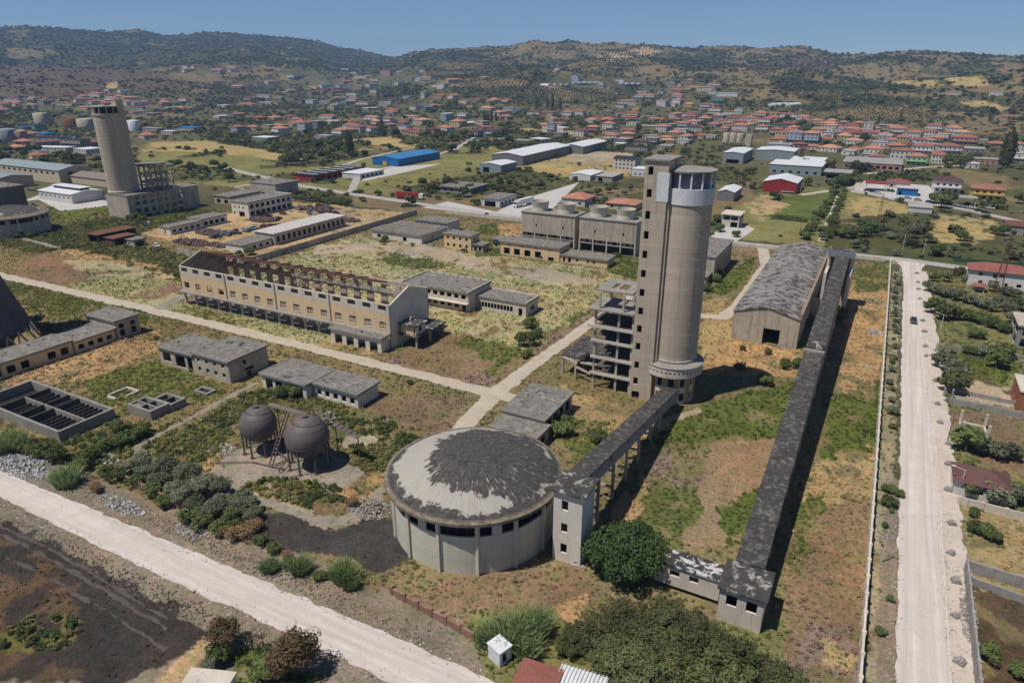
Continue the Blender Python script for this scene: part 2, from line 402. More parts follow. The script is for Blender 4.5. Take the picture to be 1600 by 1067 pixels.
bark = surf('bark', (.13,.105,.08), (.09,.075,.06), 2, grain=.3)
# ------------------------------------------------------------------ what grows where (plan of the ground cover)
#  class: soil/cover colour, tufts per m2, tuft colours (rgb, size)
GRN = (.115,.13,.038); OLV = (.145,.14,.056); STR = (.36,.265,.14); ORG_ = (.38,.235,.115); MVE = (.2,.145,.105); PWD = (.30,.31,.165); DGR = (.055,.075,.028)
CLS = {
 'site': ((.185,.15,.08), .8, [(OLV,.5),(STR,.45),(MVE,.45),(GRN,.5)]),
 'green': ((.125,.13,.045), 1.2, [(GRN,.6),(GRN,.5),(OLV,.6),((.11,.14,.035),.5)]),
 'lush': ((.105,.122,.034), 1.3, [(GRN,.6),((.105,.14,.03),.55),(DGR,.55)]),
 'thicket': ((.125,.12,.046), 1.2, [(OLV,.9),(GRN,.9),((.16,.13,.05),.8),(DGR,.9)]),
 'dry': ((.305,.228,.122), .7, [(STR,.5),(ORG_,.5),(OLV,.4)]),
 'orange': ((.36,.24,.128), .7, [(STR,.55),(ORG_,.6),((.44,.29,.15),.5)]),
 'brown': ((.20,.138,.088), .8, [(MVE,.4),((.26,.17,.10),.35),(OLV,.25)]),
 'plain_brown': ((.25,.175,.115), .5, [((.13,.085,.055),.25),((.3,.21,.13),.3)]),
 'mauve': ((.21,.152,.115), .8, [(MVE,.6),((.22,.14,.12),.6)]),
 'pale': ((.345,.295,.195), .7, [(PWD,.4),((.5,.46,.36),.35),(STR,.4)]),
 'paleweed': ((.28,.265,.14), 1.1, [(PWD,.5),((.42,.42,.28),.4),(OLV,.5),(GRN,.5)]),
 'soil': ((.2,.168,.135), .10, [((.14,.12,.09),.3),(OLV,.3)]),
 'bare': ((.33,.275,.215), .05, [(STR,.3)]),
 'tan': ((.36,.265,.16), .08, [(STR,.3)]),
 'burnt': ((.048,.040,.038), .35, [((.05,.042,.04),.3),((.11,.085,.065),.3),((.085,.065,.05),.35)]),
 'burntbrown': ((.095,.066,.045), .5, [((.17,.115,.07),.4),((.10,.07,.05),.4)]),
 'ash': ((.058,.053,.053), .12, [((.05,.045,.042),.3),((.16,.11,.07),.3)]),
 'redmoss': ((.215,.13,.095), .35, [((.2,.12,.08),.3),(OLV,.3)]),
 'verge': ((.27,.235,.17), .9, [(GRN,.45),((.13,.15,.06),.45),((.40,.38,.24),.35)]),
 'hay': ((.33,.255,.125), .12, [(STR,.35)]),
 'meadow': ((.18,.17,.072), .25, [(OLV,.4),((.24,.22,.1),.4)]),
 'crop': ((.10,.125,.04), .3, [((.08,.125,.03),.5)]),
 'garden': ((.175,.165,.075), .6, [(GRN,.6),(OLV,.5)]),
 'town': ((.105,.1,.055), 0, []),
 'scrub': ((.082,.08,.04), 0, []), 'drygrass': ((.17,.13,.075), 0, []), 'hilldark': ((.058,.064,.035), 0, []), 'burnthill': ((.105,.078,.056), 0, []),
 'grove': ((.075,.08,.034), .5, [(GRN,.7),(OLV,.6)]), 'padgrey': ((.275,.235,.205), .06, [(OLV,.3),(STR,.3)]),
 'void': ((.22,.19,.15), 0, []),
}
NAMES = list(CLS); CID = {n: i for i, n in enumerate(NAMES)}
def W(*pts): return ('w', pts)          # plan coordinates
def P(*pts): return ('p', pts)          # photo coordinates
COVER = [
 # broad zones
 ('town', P((0,150),(300,110),(620,110),(760,150),(1000,120),(1300,170),(1600,240),(1600,330),(1300,300),(900,270),(500,300),(0,330)), 20, .35),
 ('meadow', P((225,225),(420,218),(480,260),(560,250),(800,205),(780,255),(690,275),(560,300),(360,292),(215,275)), 6, .2),
 ('hay', P((235,223),(330,220),(480,246),(470,254),(330,238),(230,236)), 5, .2),
 ('hay', P((540,218),(700,208),(760,215),(690,228),(600,232),(540,240)), 5, .3),
 ('hay', P((745,205),(880,198),(900,210),(830,222),(760,225)), 5, .3),
 ('meadow', P((520,280),(720,248),(800,262),(700,285),(600,300),(520,300)), 4, .3),
 ('grove', P((690,282),(800,262),(905,270),(930,290),(860,310),(760,300)), 4, .1),
 ('hay', P((805,262),(905,240),(1000,250),(985,275),(900,280)), 4, .1),
 ('bare', P((880,240),(930,228),(1000,240),(990,252),(900,255)), 3, 0),
 ('meadow', P((1140,330),(1190,300),(1330,290),(1400,330),(1400,395),(1150,375)), 5, .2),
 ('crop', P((1190,335),(1240,300),(1310,300),(1300,345),(1270,345)), 3, 0),
 ('tan', P((1165,320),(1195,305),(1230,320),(1190,345)), 3, .2),
 ('meadow', P((1160,370),(1200,338),(1275,345),(1262,380)), 2, 0),
 ('hay', P((1318,340),(1335,308),(1420,312),(1425,340),(1380,350),(1330,350)), 3, .2),
 ('hay', P((1450,365),(1470,335),(1560,345),(1565,362),(1520,380),(1470,380)), 3, .2),
 ('scrub', P((1280,395),(1300,345),(1420,335),(1460,380),(1600,380),(1600,430),(1400,400)), 6, .2),
 ('town', P((1315,285),(1600,290),(1600,345),(1420,325)), 5, .5),
 ('grove', P((300,203),(480,212),(570,225),(560,247),(480,250),(420,236),(330,222)), 8, .05), ('grove', P((225,262),(300,258),(370,268),(375,282),(300,284),(240,280)), 4, .15),
 ('grove', P((600,208),(800,202),(1000,222),(1010,242),(900,234),(780,230),(640,226)), 8, .3), ('grove', P((1300,298),(1340,262),(1450,268),(1600,262),(1600,282),(1500,282),(1350,285)), 6, .25),
 ('grove', P((1278,395),(1300,352),(1400,350),(1455,382),(1600,385),(1600,425),(1300,398)), 4, .2), ('grove', P((640,292),(700,284),(760,292),(745,310),(650,306)), 3, .2), ('grove', P((1100,262),(1180,262),(1180,282),(1100,285)), 4, .3),
 ('grove', P((560,135),(640,130),(700,150),(640,165),(560,155)), 20, .2), ('grove', P((1100,150),(1200,160),(1180,172),(1090,170)), 15, .2), ('grove', P((1400,150),(1600,160),(1600,180),(1480,176),(1400,165)), 20, .2),
 # hills and slopes
 ('hilldark', P((-200,20),(620,20),(620,122),(470,105),(300,104),(200,108),(-200,100)), 60, .15),
 ('burnthill', P((-300,96),(190,104),(290,118),(300,128),(210,145),(120,152),(-300,158)), 40, .12),
 ('drygrass', P((10,75),(85,78),(90,88),(20,92)), 30, .1), ('drygrass', P((20,42),(45,44),(48,62),(20,62)), 25, .1),
 ('drygrass', P((250,117),(290,113),(320,120),(300,128),(270,126)), 20, .1), ('hay', P((165,130),(185,128),(182,138),(163,139)), 10, 0),
 ('drygrass', P((300,115),(420,112),(480,122),(400,130),(300,128)), 25, .3),
 ('drygrass', P((620,20),(1700,20),(1700,190),(1300,180),(1000,120),(640,120)), 60, .74),
 ('hilldark', P((640,86),(760,76),(800,80),(740,96),(640,104)), 40, .2), ('hilldark', P((1020,88),(1080,75),(1140,80),(1130,112),(1060,112)), 40, .1),
 ('drygrass', P((680,126),(760,120),(850,128),(800,135),(700,136)), 15, .1), ('tan', P((940,88),(1010,72),(1030,82),(950,98)), 20, .35),
 ('burnthill', P((1180,100),(1240,78),(1300,92),(1280,118),(1200,120)), 40, .4),
 ('drygrass', P((1300,160),(1420,168),(1560,180),(1600,195),(1600,212),(1450,208),(1330,185)), 15, .05),
 ('hay', P((1370,128),(1460,125),(1475,135),(1400,138)), 15, .05), ('hay', P((1470,122),(1530,120),(1540,135),(1490,136)), 15, .05), ('hay', P((1500,160),(1570,158),(1570,175),(1520,172)), 12, .2),
 ('scrub', P((1290,135),(1420,145),(1600,165),(1600,150),(1450,138),(1330,122)), 15, .1),
 # industrial site
 ('site', W((-330,126),(8,126),(8,296),(-212,296),(-330,240)), 2, 0),
 ('site', W((-260,56),(8,56),(8,126),(-260,126)), 2, 0),
 ('thicket', W((-400,150),(-300,150),(-290,205),(-300,240),(-400,240)), 3, 0),
 ('lush', P((95,345),(180,330),(250,345),(340,355),(350,330),(190,318),(95,325)), 3, .2),
 ('thicket', P((90,385),(160,375),(330,400),(330,425),(270,445),(150,405)), 3, .1),
 ('orange', P((90,385),(140,395),(250,415),(270,440),(180,425),(100,410)), 2, .3),
 ('redmoss', P((20,425),(60,398),(150,410),(135,445),(60,440)), 2, .2),
 ('pale', P((95,405),(180,410),(270,430),(250,445),(160,440)), 2, .3),
 ('paleweed', P((90,460),(140,430),(280,440),(285,475),(210,480),(130,478)), 2, .1),
 ('redmoss', P((190,465),(285,440),(290,450),(260,470)), 1.5, .2),
 ('green', W((-262,107),(-195,107),(-180,123),(-262,123)), 2, .2),
 ('paleweed', W((-200,127),(-128,127),(-128,135),(-200,135)), 1.2, .15),
 ('pale', P((250,485),(290,465),(280,455),(210,480)), 1, 0),
 ('green', W((-180,127),(-158,127),(-158,134),(-180,134)), 1.5, .3),
 ('dry', W((-130,127),(-108,127),(-108,132),(-130,132)), 1.2, .3),
 ('brown', W((-106,127),(-74,127),(-72,170),(-106,170)), 2, .2),
 ('green', P((700,535),(770,515),(830,540),(850,530),(830,560),(760,560)), 2, .3),
 ('lush', P((755,588),(790,552),(802,558),(770,592)), 1, 0),
 ('mauve', P((580,565),(620,555),(645,575),(600,582)), 1.2, .2), ('mauve', P((720,590),(780,585),(775,605),(740,605)), 1.2, .2), ('mauve', P((835,545),(920,490),(925,498),(850,560)), 1.2, .1),
 ('lush', P((800,520),(860,455),(950,455),(920,490),(850,530)), 2, .15),
 ('orange', P((680,498),(760,505),(820,530),(800,540),(720,515)), 1.5, .3),
 ('pale', W((-206,153),(-76,153),(-76,236),(-206,236)), 3, .22),
 ('paleweed', W((-206,153),(-76,153),(-76,236),(-206,236)), 3, .52),
 ('lush', P((590,400),(640,395),(710,408),(700,420),(640,420),(600,412)), 2, .3),
 ('bare', P((480,385),(640,375),(760,405),(900,430),(940,440),(900,450),(760,425),(600,392),(500,400)), 2, .35),
 ('lush', P((760,372),(800,378),(790,400),(740,400)), 1.5, .2), ('lush', P((945,400),(1000,395),(1000,440),(950,425)), 1.5, .2),
 ('lush', P((750,350),(790,350),(780,372),(748,365)), 1.5, .2), ('orange', P((775,348),(820,350),(812,370),(785,370)), 1.5, .2),
 ('lush', P((1100,460),(1120,440),(1165,405),(1185,402),(1160,445),(1130,462)), 1.2, .1),
 ('brown', P((1145,385),(1200,390),(1200,402),(1160,400)), 1.2, .1),
 ('dry', P((1100,470),(1130,465),(1150,520),(1140,560),(1095,560)), 1.5, .1),
 ('orange', P((1095,560),(1150,530),(1250,548),(1255,590),(1180,585),(1095,585)), 1.5, .1),
 ('lush', P((1000,660),(1060,640),(1130,622),(1225,600),(1260,590),(1235,690),(1110,690),(1010,700)), 1.6, .12),
 ('plain_brown', P((1115,695),(1225,682),(1190,790),(1150,860),(1090,850),(1050,840),(1090,760)), 1.2, 0),
 ('lush', P((1125,800),(1200,755),(1180,850),(1140,855)), 1.2, .1),
 ('green', P((1000,765),(1075,745),(1100,800),(1060,860),(990,830)), 1.4, .2),
 ('mauve', P((1010,725),(1050,700),(1050,725),(1015,745)), 1, .1), ('mauve', P((1040,745),(1100,745),(1095,765),(1050,760)), 1, .1),
 ('orange', P((950,810),(1000,740),(1010,790),(980,840)), 1, .25), ('dry', P((985,650),(1050,660),(1000,720)), 1.5, .3),
 ('dry', P((870,600),(980,640),(990,665),(900,690),(860,650)), 1.5, .25), ('green', P((880,650),(940,660),(960,690),(900,720),(870,690)), 1.5, .3),
 ('orange', P((1325,450),(1388,410),(1385,560),(1370,610),(1310,615),(1320,520)), 1.2, .15),
 ('green', P((1335,420),(1390,410),(1388,450),(1340,460)), 1.5, .25),
 ('lush', P((1295,620),(1375,600),(1372,700),(1285,720)), 1.5, .2),
 ('dry', P((1270,720),(1372,700),(1368,780),(1250,800)), 1.5, .35), ('green', P((1240,790),(1290,770),(1290,860),(1230,880)), 1.5, .15),
 ('brown', P((1290,780),(1365,780),(1350,1067),(1200,1067),(1225,930)), 2, .15), ('mauve', P((1270,970),(1340,985),(1335,1067),(1240,1060)), 1.5, .25), ('dry', P((1290,1000),(1330,1015),(1320,1050),(1285,1035)), 1.2, .1),
 ('bare', P((985,672),(1030,655),(1060,645),(1092,636),(1098,644),(1050,660),(1000,680)), .8, .1),
 # front of the site
 ('orange', P((0,600),(60,560),(250,515),(255,540),(150,590),(60,605)), 1.5, .15),
 ('green', P((130,600),(180,580),(250,560),(350,605),(330,625),(240,620),(180,655),(150,625)), 1.5, .12),
 ('thicket', P((0,680),(100,690),(180,660),(245,672),(300,650),(240,700),(110,745),(0,712)), 1.4, .05),
 ('thicket', P((228,705),(400,605),(520,620),(560,650),(600,690),(560,700),(480,650),(380,640),(350,700),(290,760),(240,725)), 1.5, .12),
 ('orange', P((290,760),(330,715),(345,740),(330,765)), 1, .1),
 ('brown', P((560,630),(600,610),(735,625),(730,650),(690,690),(640,690)), 1.5, .2), ('thicket', P((540,680),(590,650),(680,680),(690,700),(620,740),(560,735)), 1.5, .25),
 ('bare', P((540,680),(600,680),(590,695),(540,700)), 1, .2),
 ('padgrey', P((300,772),(338,725),(385,695),(440,690),(525,705),(568,738),(548,757),(490,772),(420,765),(360,785)), .8, 0),
 ('thicket', P((365,765),(430,742),(560,770),(560,795),(480,800),(430,790)), 1.3, .15), ('orange', P((520,770),(600,740),(600,765),(560,790)), 1, .2),
 ('brown', P((480,790),(560,780),(560,800),(500,805)), 1, .1),
 ('bare', P((350,765),(400,770),(520,810),(605,770),(600,790),(520,835),(440,800)), 1, .1),
 ('ash', P((400,800),(470,800),(530,835),(600,785),(645,870),(600,900),(560,880),(460,865),(395,835)), 1.4, 0),
 ('soil', W((-150,51.5),(-20,53),(-20,58.5),(-150,58.5)), .6, 0), ('soil', W((-100,55),(-40,55),(-40,62),(-60,60.5),(-100,60)), 1, .1),
 ('brown', P((620,930),(760,890),(900,875),(935,940),(880,990),(740,980)), 1.3, .1),
 ('orange', P((860,950),(920,930),(900,1000),(860,990)), 1, .2),
 ('garden', P((730,960),(870,950),(920,1000),(1230,960),(1230,1067),(760,1067)), 1, 0),
 ('soil', W((-150,20),(-20,20),(-20,52),(-150,52)), 1.2, 0),
 ('burnt', P((0,812),(80,845),(200,905),(335,985),(290,1020),(200,1067),(-400,1067),(-400,812)), 1.2, 0),
 ('burntbrown', P((-200,840),(0,840),(90,880),(120,960),(100,1067),(-200,1067)), 1.8, .45),
 ('thicket', P((0,985),(60,960),(130,965),(110,1005),(40,1020),(0,1015)), 1.0, .2),
 ('tan', P((240,1067),(330,985),(350,1000),(280,1067)), .5, 0),
 ('lush', P((350,1067),(370,1010),(440,1010),(520,1067)), 1, .1),
 # verges of the eastern road and the gardens beyond
 ('verge', W((8.4,70),(11.2,70),(11.2,300),(8.4,300)), .5, .15), ('soil', W((9.8,60),(12,60),(12,128),(9.8,128)), .4, 0),
 ('garden', W((20.5,120),(120,120),(120,296),(20.5,296)), 2, .15), ('dry', W((20.5,70),(120,70),(120,127),(20.5,127)), 2, .25), ('burntbrown', W((20.5,60),(90,60),(90,102),(20.5,102)), 1.5, .2),
 ('bare', P((1480,600),(1520,590),(1600,615),(1600,640),(1490,625)), 1, .1), ('brown', P((1490,640),(1600,650),(1600,740),(1560,740),(1495,690)), 1.5, .1),
 ('lush', P((1500,545),(1560,560),(1600,570),(1570,600),(1500,590)), 1, .1), ('meadow', P((1490,500),(1585,515),(1580,530),(1495,520)), 1, .1),
 ('dry', P((1505,800),(1600,820),(1600,890),(1510,875)), 1.2, .2), ('garden', P((1508,800),(1560,830),(1570,860),(1510,850)), .8, .2),
 # scrap yard
 ('tan', W((-300,190),(-212,190),(-212,290),(-300,285)), 3, .08),
]
def inpoly(px, py, poly):
    ins = np.zeros(px.shape, bool); n = len(poly); j = n-1
    for i in range(n):
        xi, yi = poly[i]; xj, yj = poly[j]
        if yi != yj:
            c = ((yi > py) != (yj > py)) & (px < (xj-xi)*(py-yi)/(yj-yi)+xi); ins ^= c
        j = i
    return ins
def classify(X, Y, Z=None):
    """class id of every ground point"""
    X = np.asarray(X, float); Y = np.asarray(Y, float)
    if Z is None: Z = terrain(X, Y)
    r = np.hypot(X, Y)
    out = np.full(X.shape, CID['scrub']); out[(fbm(X/90, Y/90, 77, 3) > .56)] = CID['drygrass']
    out[r < 60] = CID['soil']
    w1 = fbm(X/3.1, Y/3.1, 5, 4)-.5; w2 = fbm(X/3.1, Y/3.1, 6, 4)-.5
    b1 = fbm(X/26, Y/26, 8, 2)-.5; b2 = fbm(X/26, Y/26, 10, 2)-.5
    brk = fbm(X/4.2, Y/4.2, 21, 4); brkL = fbm(X/60, Y/60, 22, 4)
    for name, (kind, pts), amp, thin in COVER:
        if amp < 5: xs = X+w1*amp*3.2; ys = Y+w2*amp*3.2
        else: xs = X+w1*amp*1.2+b1*amp*2; ys = Y+w2*amp*1.2+b2*amp*2
        if kind == 'w': ins = inpoly(xs, ys, pts)
        else:
            rr = xs*cy+ys*sy; f = -xs*sy+ys*cy; zz = Z-CAMH
            d = np.where(f > 5, f*cp-zz*sp_, 1e-3)
            ins = inpoly(800+FOC*rr/d, 533.5-FOC*(f*sp_+zz*cp)/d, pts) & (f > 5)
        if thin > 0: ins &= ((brk if amp < 5 else brkL) > .27+.42*thin)
        out[ins] = CID[name]
    return out

# ------------------------------------------------------------------ the land: one sheet out to the horizon
def make_land():
    az = np.concatenate([np.radians(np.arange(-180, -60, 6)), np.radians(np.arange(-60, -42, .4)), np.radians(np.arange(-42, 42.01, .19)), np.radians(np.arange(42.4, 60, .4)), np.radians(np.arange(60, 180, 6))])
    rr = [0, 20, 30]; r = 38.0
    while r < 7000:
        rr.append(r); r *= 1.0062 if r < 400 else (1.0085 if r < 6000 else 1.12)
    rr = np.array(rr)
    A, Rr = np.meshgrid(az, rr)
    X = Rr*(np.sin(A)*cy-np.cos(A)*sy); Y = Rr*(np.sin(A)*sy+np.cos(A)*cy)
    X = X.ravel(); Y = Y.ravel(); Z = terrain(X, Y)
    na, nr = len(az), len(rr)
    i, j = np.meshgrid(np.arange(na), np.arange(nr-1)); i = i.ravel(); j = j.ravel(); i2 = (i+1) % na
    F = np.stack([j*na+i, j*na+i2, (j+1)*na+i2, (j+1)*na+i], 1)[:, ::-1]
    me = bpy.data.meshes.new('ground')
    me.vertices.add(len(X)); me.vertices.foreach_set('co', np.stack([X, Y, Z], 1).ravel())
    me.loops.add(F.size); me.loops.foreach_set('vertex_index', F.ravel().astype(np.int32))
    me.polygons.add(len(F)); me.polygons.foreach_set('loop_start', np.arange(0, F.size, 4, dtype=np.int32))
    me.polygons.foreach_set('loop_total', np.full(len(F), 4, np.int32)); me.polygons.foreach_set('use_smooth', np.ones(len(F), bool))
    c = classify(X, Y, Z)
    tab = np.array([CLS[n][0] for n in NAMES]); colr = tab[c]
    v = .72+.56*fbm(X/7, Y/7, 31, 4); v *= .85+.3*fbm(X/45, Y/45, 33, 3)
    hue = (fbm(X/14, Y/14, 37, 3)-.5)*.22
    colr = colr*v[:, None]*np.stack([1+hue, np.ones_like(hue), 1-hue], 1)
    at = me.color_attributes.new('cover', 'FLOAT_COLOR', 'POINT')
    at.data.foreach_set('color', np.concatenate([colr, np.ones((len(colr), 1))], 1).astype(np.float32).ravel())
    me.update(calc_edges=True); me.validate()
    m, nt, b = nmat('ground_cover')
    a = N(nt, 'ShaderNodeAttribute'); a.attribute_name = 'cover'
    pos = N(nt, 'ShaderNodeNewGeometry').outputs['Position']
    n1 = noise(nt, pos, 1.9, 5, .75); n2 = noise(nt, pos, .25, 5, .7); n3 = noise(nt, pos, .03, 5, .7)
    k = mix(nt, ramp(nt, n1, .28, .72), (.52,.56,.5), (1.5,1.45,1.5)); c1 = mix(nt, 1., a.outputs[0], k, 'MULTIPLY')
    k = mix(nt, ramp(nt, noise(nt, pos, .62, 6, .75, .5), .36, .64), (.74,.93,.70), (1.3,1.1,1.25)); c1 = mix(nt, 1., c1, k, 'MULTIPLY')
    k = mix(nt, ramp(nt, noise(nt, pos, 6.5, 3, .8), .3, .7), (.66,.68,.64), (1.36,1.34,1.36)); c1 = mix(nt, 1., c1, k, 'MULTIPLY')
    k = mix(nt, ramp(nt, n2, .3, .7), (.82,.84,.82), (1.16,1.14,1.12)); c1 = mix(nt, 1., c1, k, 'MULTIPLY')
    k = mix(nt, ramp(nt, n3, .3, .7), (.85,.88,.85), (1.15,1.1,1.05)); c1 = mix(nt, 1., c1, k, 'MULTIPLY')
    nt.links.new(c1, b.inputs['Base Color']); b.inputs['Roughness'].default_value = .95; b.inputs['Specular IOR Level'].default_value = .05
    bn = N(nt, 'ShaderNodeBump'); bn.inputs['Strength'].default_value = .7; bn.inputs['Distance'].default_value = .35
    nt.links.new(noise(nt, pos, 1.1, 7, .72), bn.inputs['Height']); nt.links.new(bn.outputs[0], b.inputs['Normal'])
    me.materials.append(m)
    o = bpy.data.objects.new('ground', me); COL.objects.link(o); struct(o)
    return o
make_land()

# ------------------------------------------------------------------ roads and tracks (sheets just above the land)
NOGROW = []       # (x0,x1,y0,y1) footprints
NOPOLY = []       # plan polygons with no tufts
def strip(name, pts, w, mat, z=.05, rag=.35, step=1.2, label=None):
    """a way along pts (plan) with ragged edges; w may be a list"""
    P2 = []; ws = w if isinstance(w, (list, tuple)) else [w]*len(pts)
    for k in range(len(pts)-1):
        a = Vector(pts[k]); b = Vector(pts[k+1]); n = max(1, int((b-a).length/step))
        for i in range(n): P2.append((a.lerp(b, i/n), ws[k]+(ws[k+1]-ws[k])*i/n))
    P2.append((Vector(pts[-1]), ws[-1]))
    vs = []; fs = []; Ls = []; Rs = []
    for k, (p, ww) in enumerate(P2):
        q = P2[min(k+1, len(P2)-1)][0]; o = P2[max(k-1, 0)][0]; d = (q-o).normalized(); n = Vector((-d.y, d.x))
        rl = rag*(float(fbm(p.x/2.3, p.y/2.3, 41, 5))*2-1)*1.8; rr2 = rag*(float(fbm(p.x/2.3, p.y/2.3, 43, 5))*2-1)*1.8
        l = p+n*(ww/2+rl); r = p-n*(ww/2+rr2); Ls.append(tuple(l)); Rs.append(tuple(r))
        for t in range(5):
            c = l.lerp(r, t/4); vs.append((c.x, c.y, z+(.04 if 0 < t < 4 else 0)))
    for k in range(len(P2)-1):
        for t in range(4):
            a = 5*k+t; fs.append((a, a+5, a+6, a+1))
    NOPOLY.append(Ls+Rs[::-1])
    o = MB().add(vs, fs).build(name, mat, smooth=True); struct(o)
    if label: o['label'] = label
    return o
strip('gravel_road', [(-300,49),(-132,49.3),(-110,49.7),(-82,50.2),(-52,51.0),(-20,51.4),(-8,51.6)], [4.6,4.9,5.6,6,6,6,6], roadwhite_x, .06, .28, .5)
strip('gravel_road', [(15.2,40),(15.2,130),(15.2,200),(15.3,270),(15.0,292),(14.6,303)], [6.2,6.2,6.2,6,6.6,11], roadwhite_y, .06, .3, .5)
strip('road_shoulder', [(19.3,40),(19.6,130),(19.5,200),(19.2,290)], [3.2,3.6,3.4,2.2], roadwarm, .045, .5, .5)
strip('dirt_track', [(-330,123.5),(-262.8,124.3),(-200,125),(-150,125.2),(-100,124.7),(-80,124.2),(-66,124)], [4.4,4.4,4.4,4.2,4,4.2,4], track_m, .05, .4)
strip('dirt_track', [(-67,97),(-69,106),(-70.5,118),(-71,126),(-70.8,140),(-69.5,180),(-67,210),(-66,225)], [2.2,3.8,4.6,4.6,4,3.6,3.4,3], track_m, .055, .4)
strip('dirt_track', [(-195,126),(-196,131),(-199,140),(-199,150)], [5,4.5,3.5,2.5], track_g, .04, .4)
strip('dirt_track', [R(402,598),R(365,617),R(330,636),R(260,673),R(222,692),R(214,702),R(232,716),R(262,728),R(300,745),R(340,760),R(425,788),R(487,811),R(528,817),R(570,795),R(600,762)], [1.5,1.6,1.6,1.8,2,2.2,1.8,1.5,1.3,1.2,1.4,1.8,2.2,2,1.6], track_g, .05, .5, .6)
strip('dirt_track', [(-302,158),(-318,160),(-342,161)], 3, track_g, .05, .4)
strip('dirt_track', [(-50,192),(-45.5,200),(-36,203),(-34,215),(-34,270),(-40,298)], [3.5,4,4.5,4.5,4.5,4.5], track_m, .05, .3)
for dx in (0, 15, 46): strip('wheel_track', [R(-20,812+dx),R(60,848+dx),R(130,886+dx),R(262,968+dx)], .5, burn_track, .02, .35, .4)
strip('road', [(-460,372),(-335,331),(-284,322),(-236,315.5),(-180,308),(-120,304),(-46,303),(14,305),(52,300),(140,300)], 6.5, asphalt, .07, .06)
strip('road', [(-284,322),(-330,384),(-362,560),(-420,700)], 5, asphalt, .06, .1)
strip('dirt_track', [(-374,310),(-345,300),(-320,296),(-298,290)], 4, track_g, .05, .3)
strip('road', [R(1330,297),R(1400,312),R(1450,318),R(1520,330),R(1600,348)], 6, asphalt, .06, .1)
strip('dirt_track', [R(1283,378),R(1290,360),R(1300,335),R(1312,305)], 3, track_m, .05, .3)
strip('dirt_track', [R(360,292),R(480,280),R(560,250),R(640,232),R(720,222),R(800,215)], 4, track_m, .05, .3)
strip('dirt_track', [R(1250,305),R(1340,292),R(1345,286)], 5, track_m, .05, .3)
strip('dirt_track', [R(1350,272),R(1440,262),R(1520,258)], 5, track_m, .05, .3)
for pts, nm in (([R(660,325),R(700,315),R(775,331),R(815,312),R(905,285),R(860,330),R(800,340)], 'paved_yard'), ([R(560,285),R(600,262),R(690,256),R(640,268)], 'paved_yard'), ([R(1110,370),R(1125,356),R(1165,352),R(1180,358),R(1150,378)], 'paved_yard'),
     ([R(1330,300),R(1350,283),R(1450,290),R(1480,310),R(1440,318)], 'paved_yard'), ([R(30,316),R(75,300),R(180,316),R(170,322),R(95,330),R(60,312)], 'paved_yard'),
     ):
    o = MB().add([(x, y, .035) for x, y in pts], [tuple(range(len(pts)))]).build(nm, padm); struct(o); NOPOLY.append(pts)
# loose stones thrown along the road edges
STONES = []
def stones(pts, off, n, spread):
    for k in range(n):
        i = random.randrange(len(pts)-1); t = random.random(); a, b = pts[i], pts[i+1]; o = off*random.choice((-1,1))+random.gauss(0, spread); d = math.hypot(b[0]-a[0], b[1]-a[1])
        STONES.append((a[0]+(b[0]-a[0])*t-(b[1]-a[1])/d*o, a[1]+(b[1]-a[1])*t+(b[0]-a[0])/d*o))
stones([(-135,49.3),(-110,49.7),(-82,50.2),(-52,51.0),(-25,51.4)], 3.1, 900, .9); stones([(15.2,62),(15.2,120),(15.2,290)], 3.3, 1100, .5); stones([(19.8,62),(19.8,120),(19.8,200)], 1.2, 700, .6)
# kerb of the eastern road: single stones
kerb = MB(); 
for k in range(6): pass
kroot = thing('kerb', 'pale new concrete kerb along the right side of the white gravel road', 'kerb', (18,80,0))
kme = MB().box(-.13,.13,-.97,.97,0,.2).mesh('kerb_stone', pale_con)
for k in range(112):
    y = 70+2*k
    if 157 < y < 172 or 210 < y < 214: continue
    x = 17.9+ (.5*math.sin((y-70)/60)) - (1.0 if y > 200 else 0)*(y-200)/100
    inst('kerb_stone', kme, kroot, (x-18+random.uniform(-.03,.03), y-80, .03), random.uniform(-.02,.02))
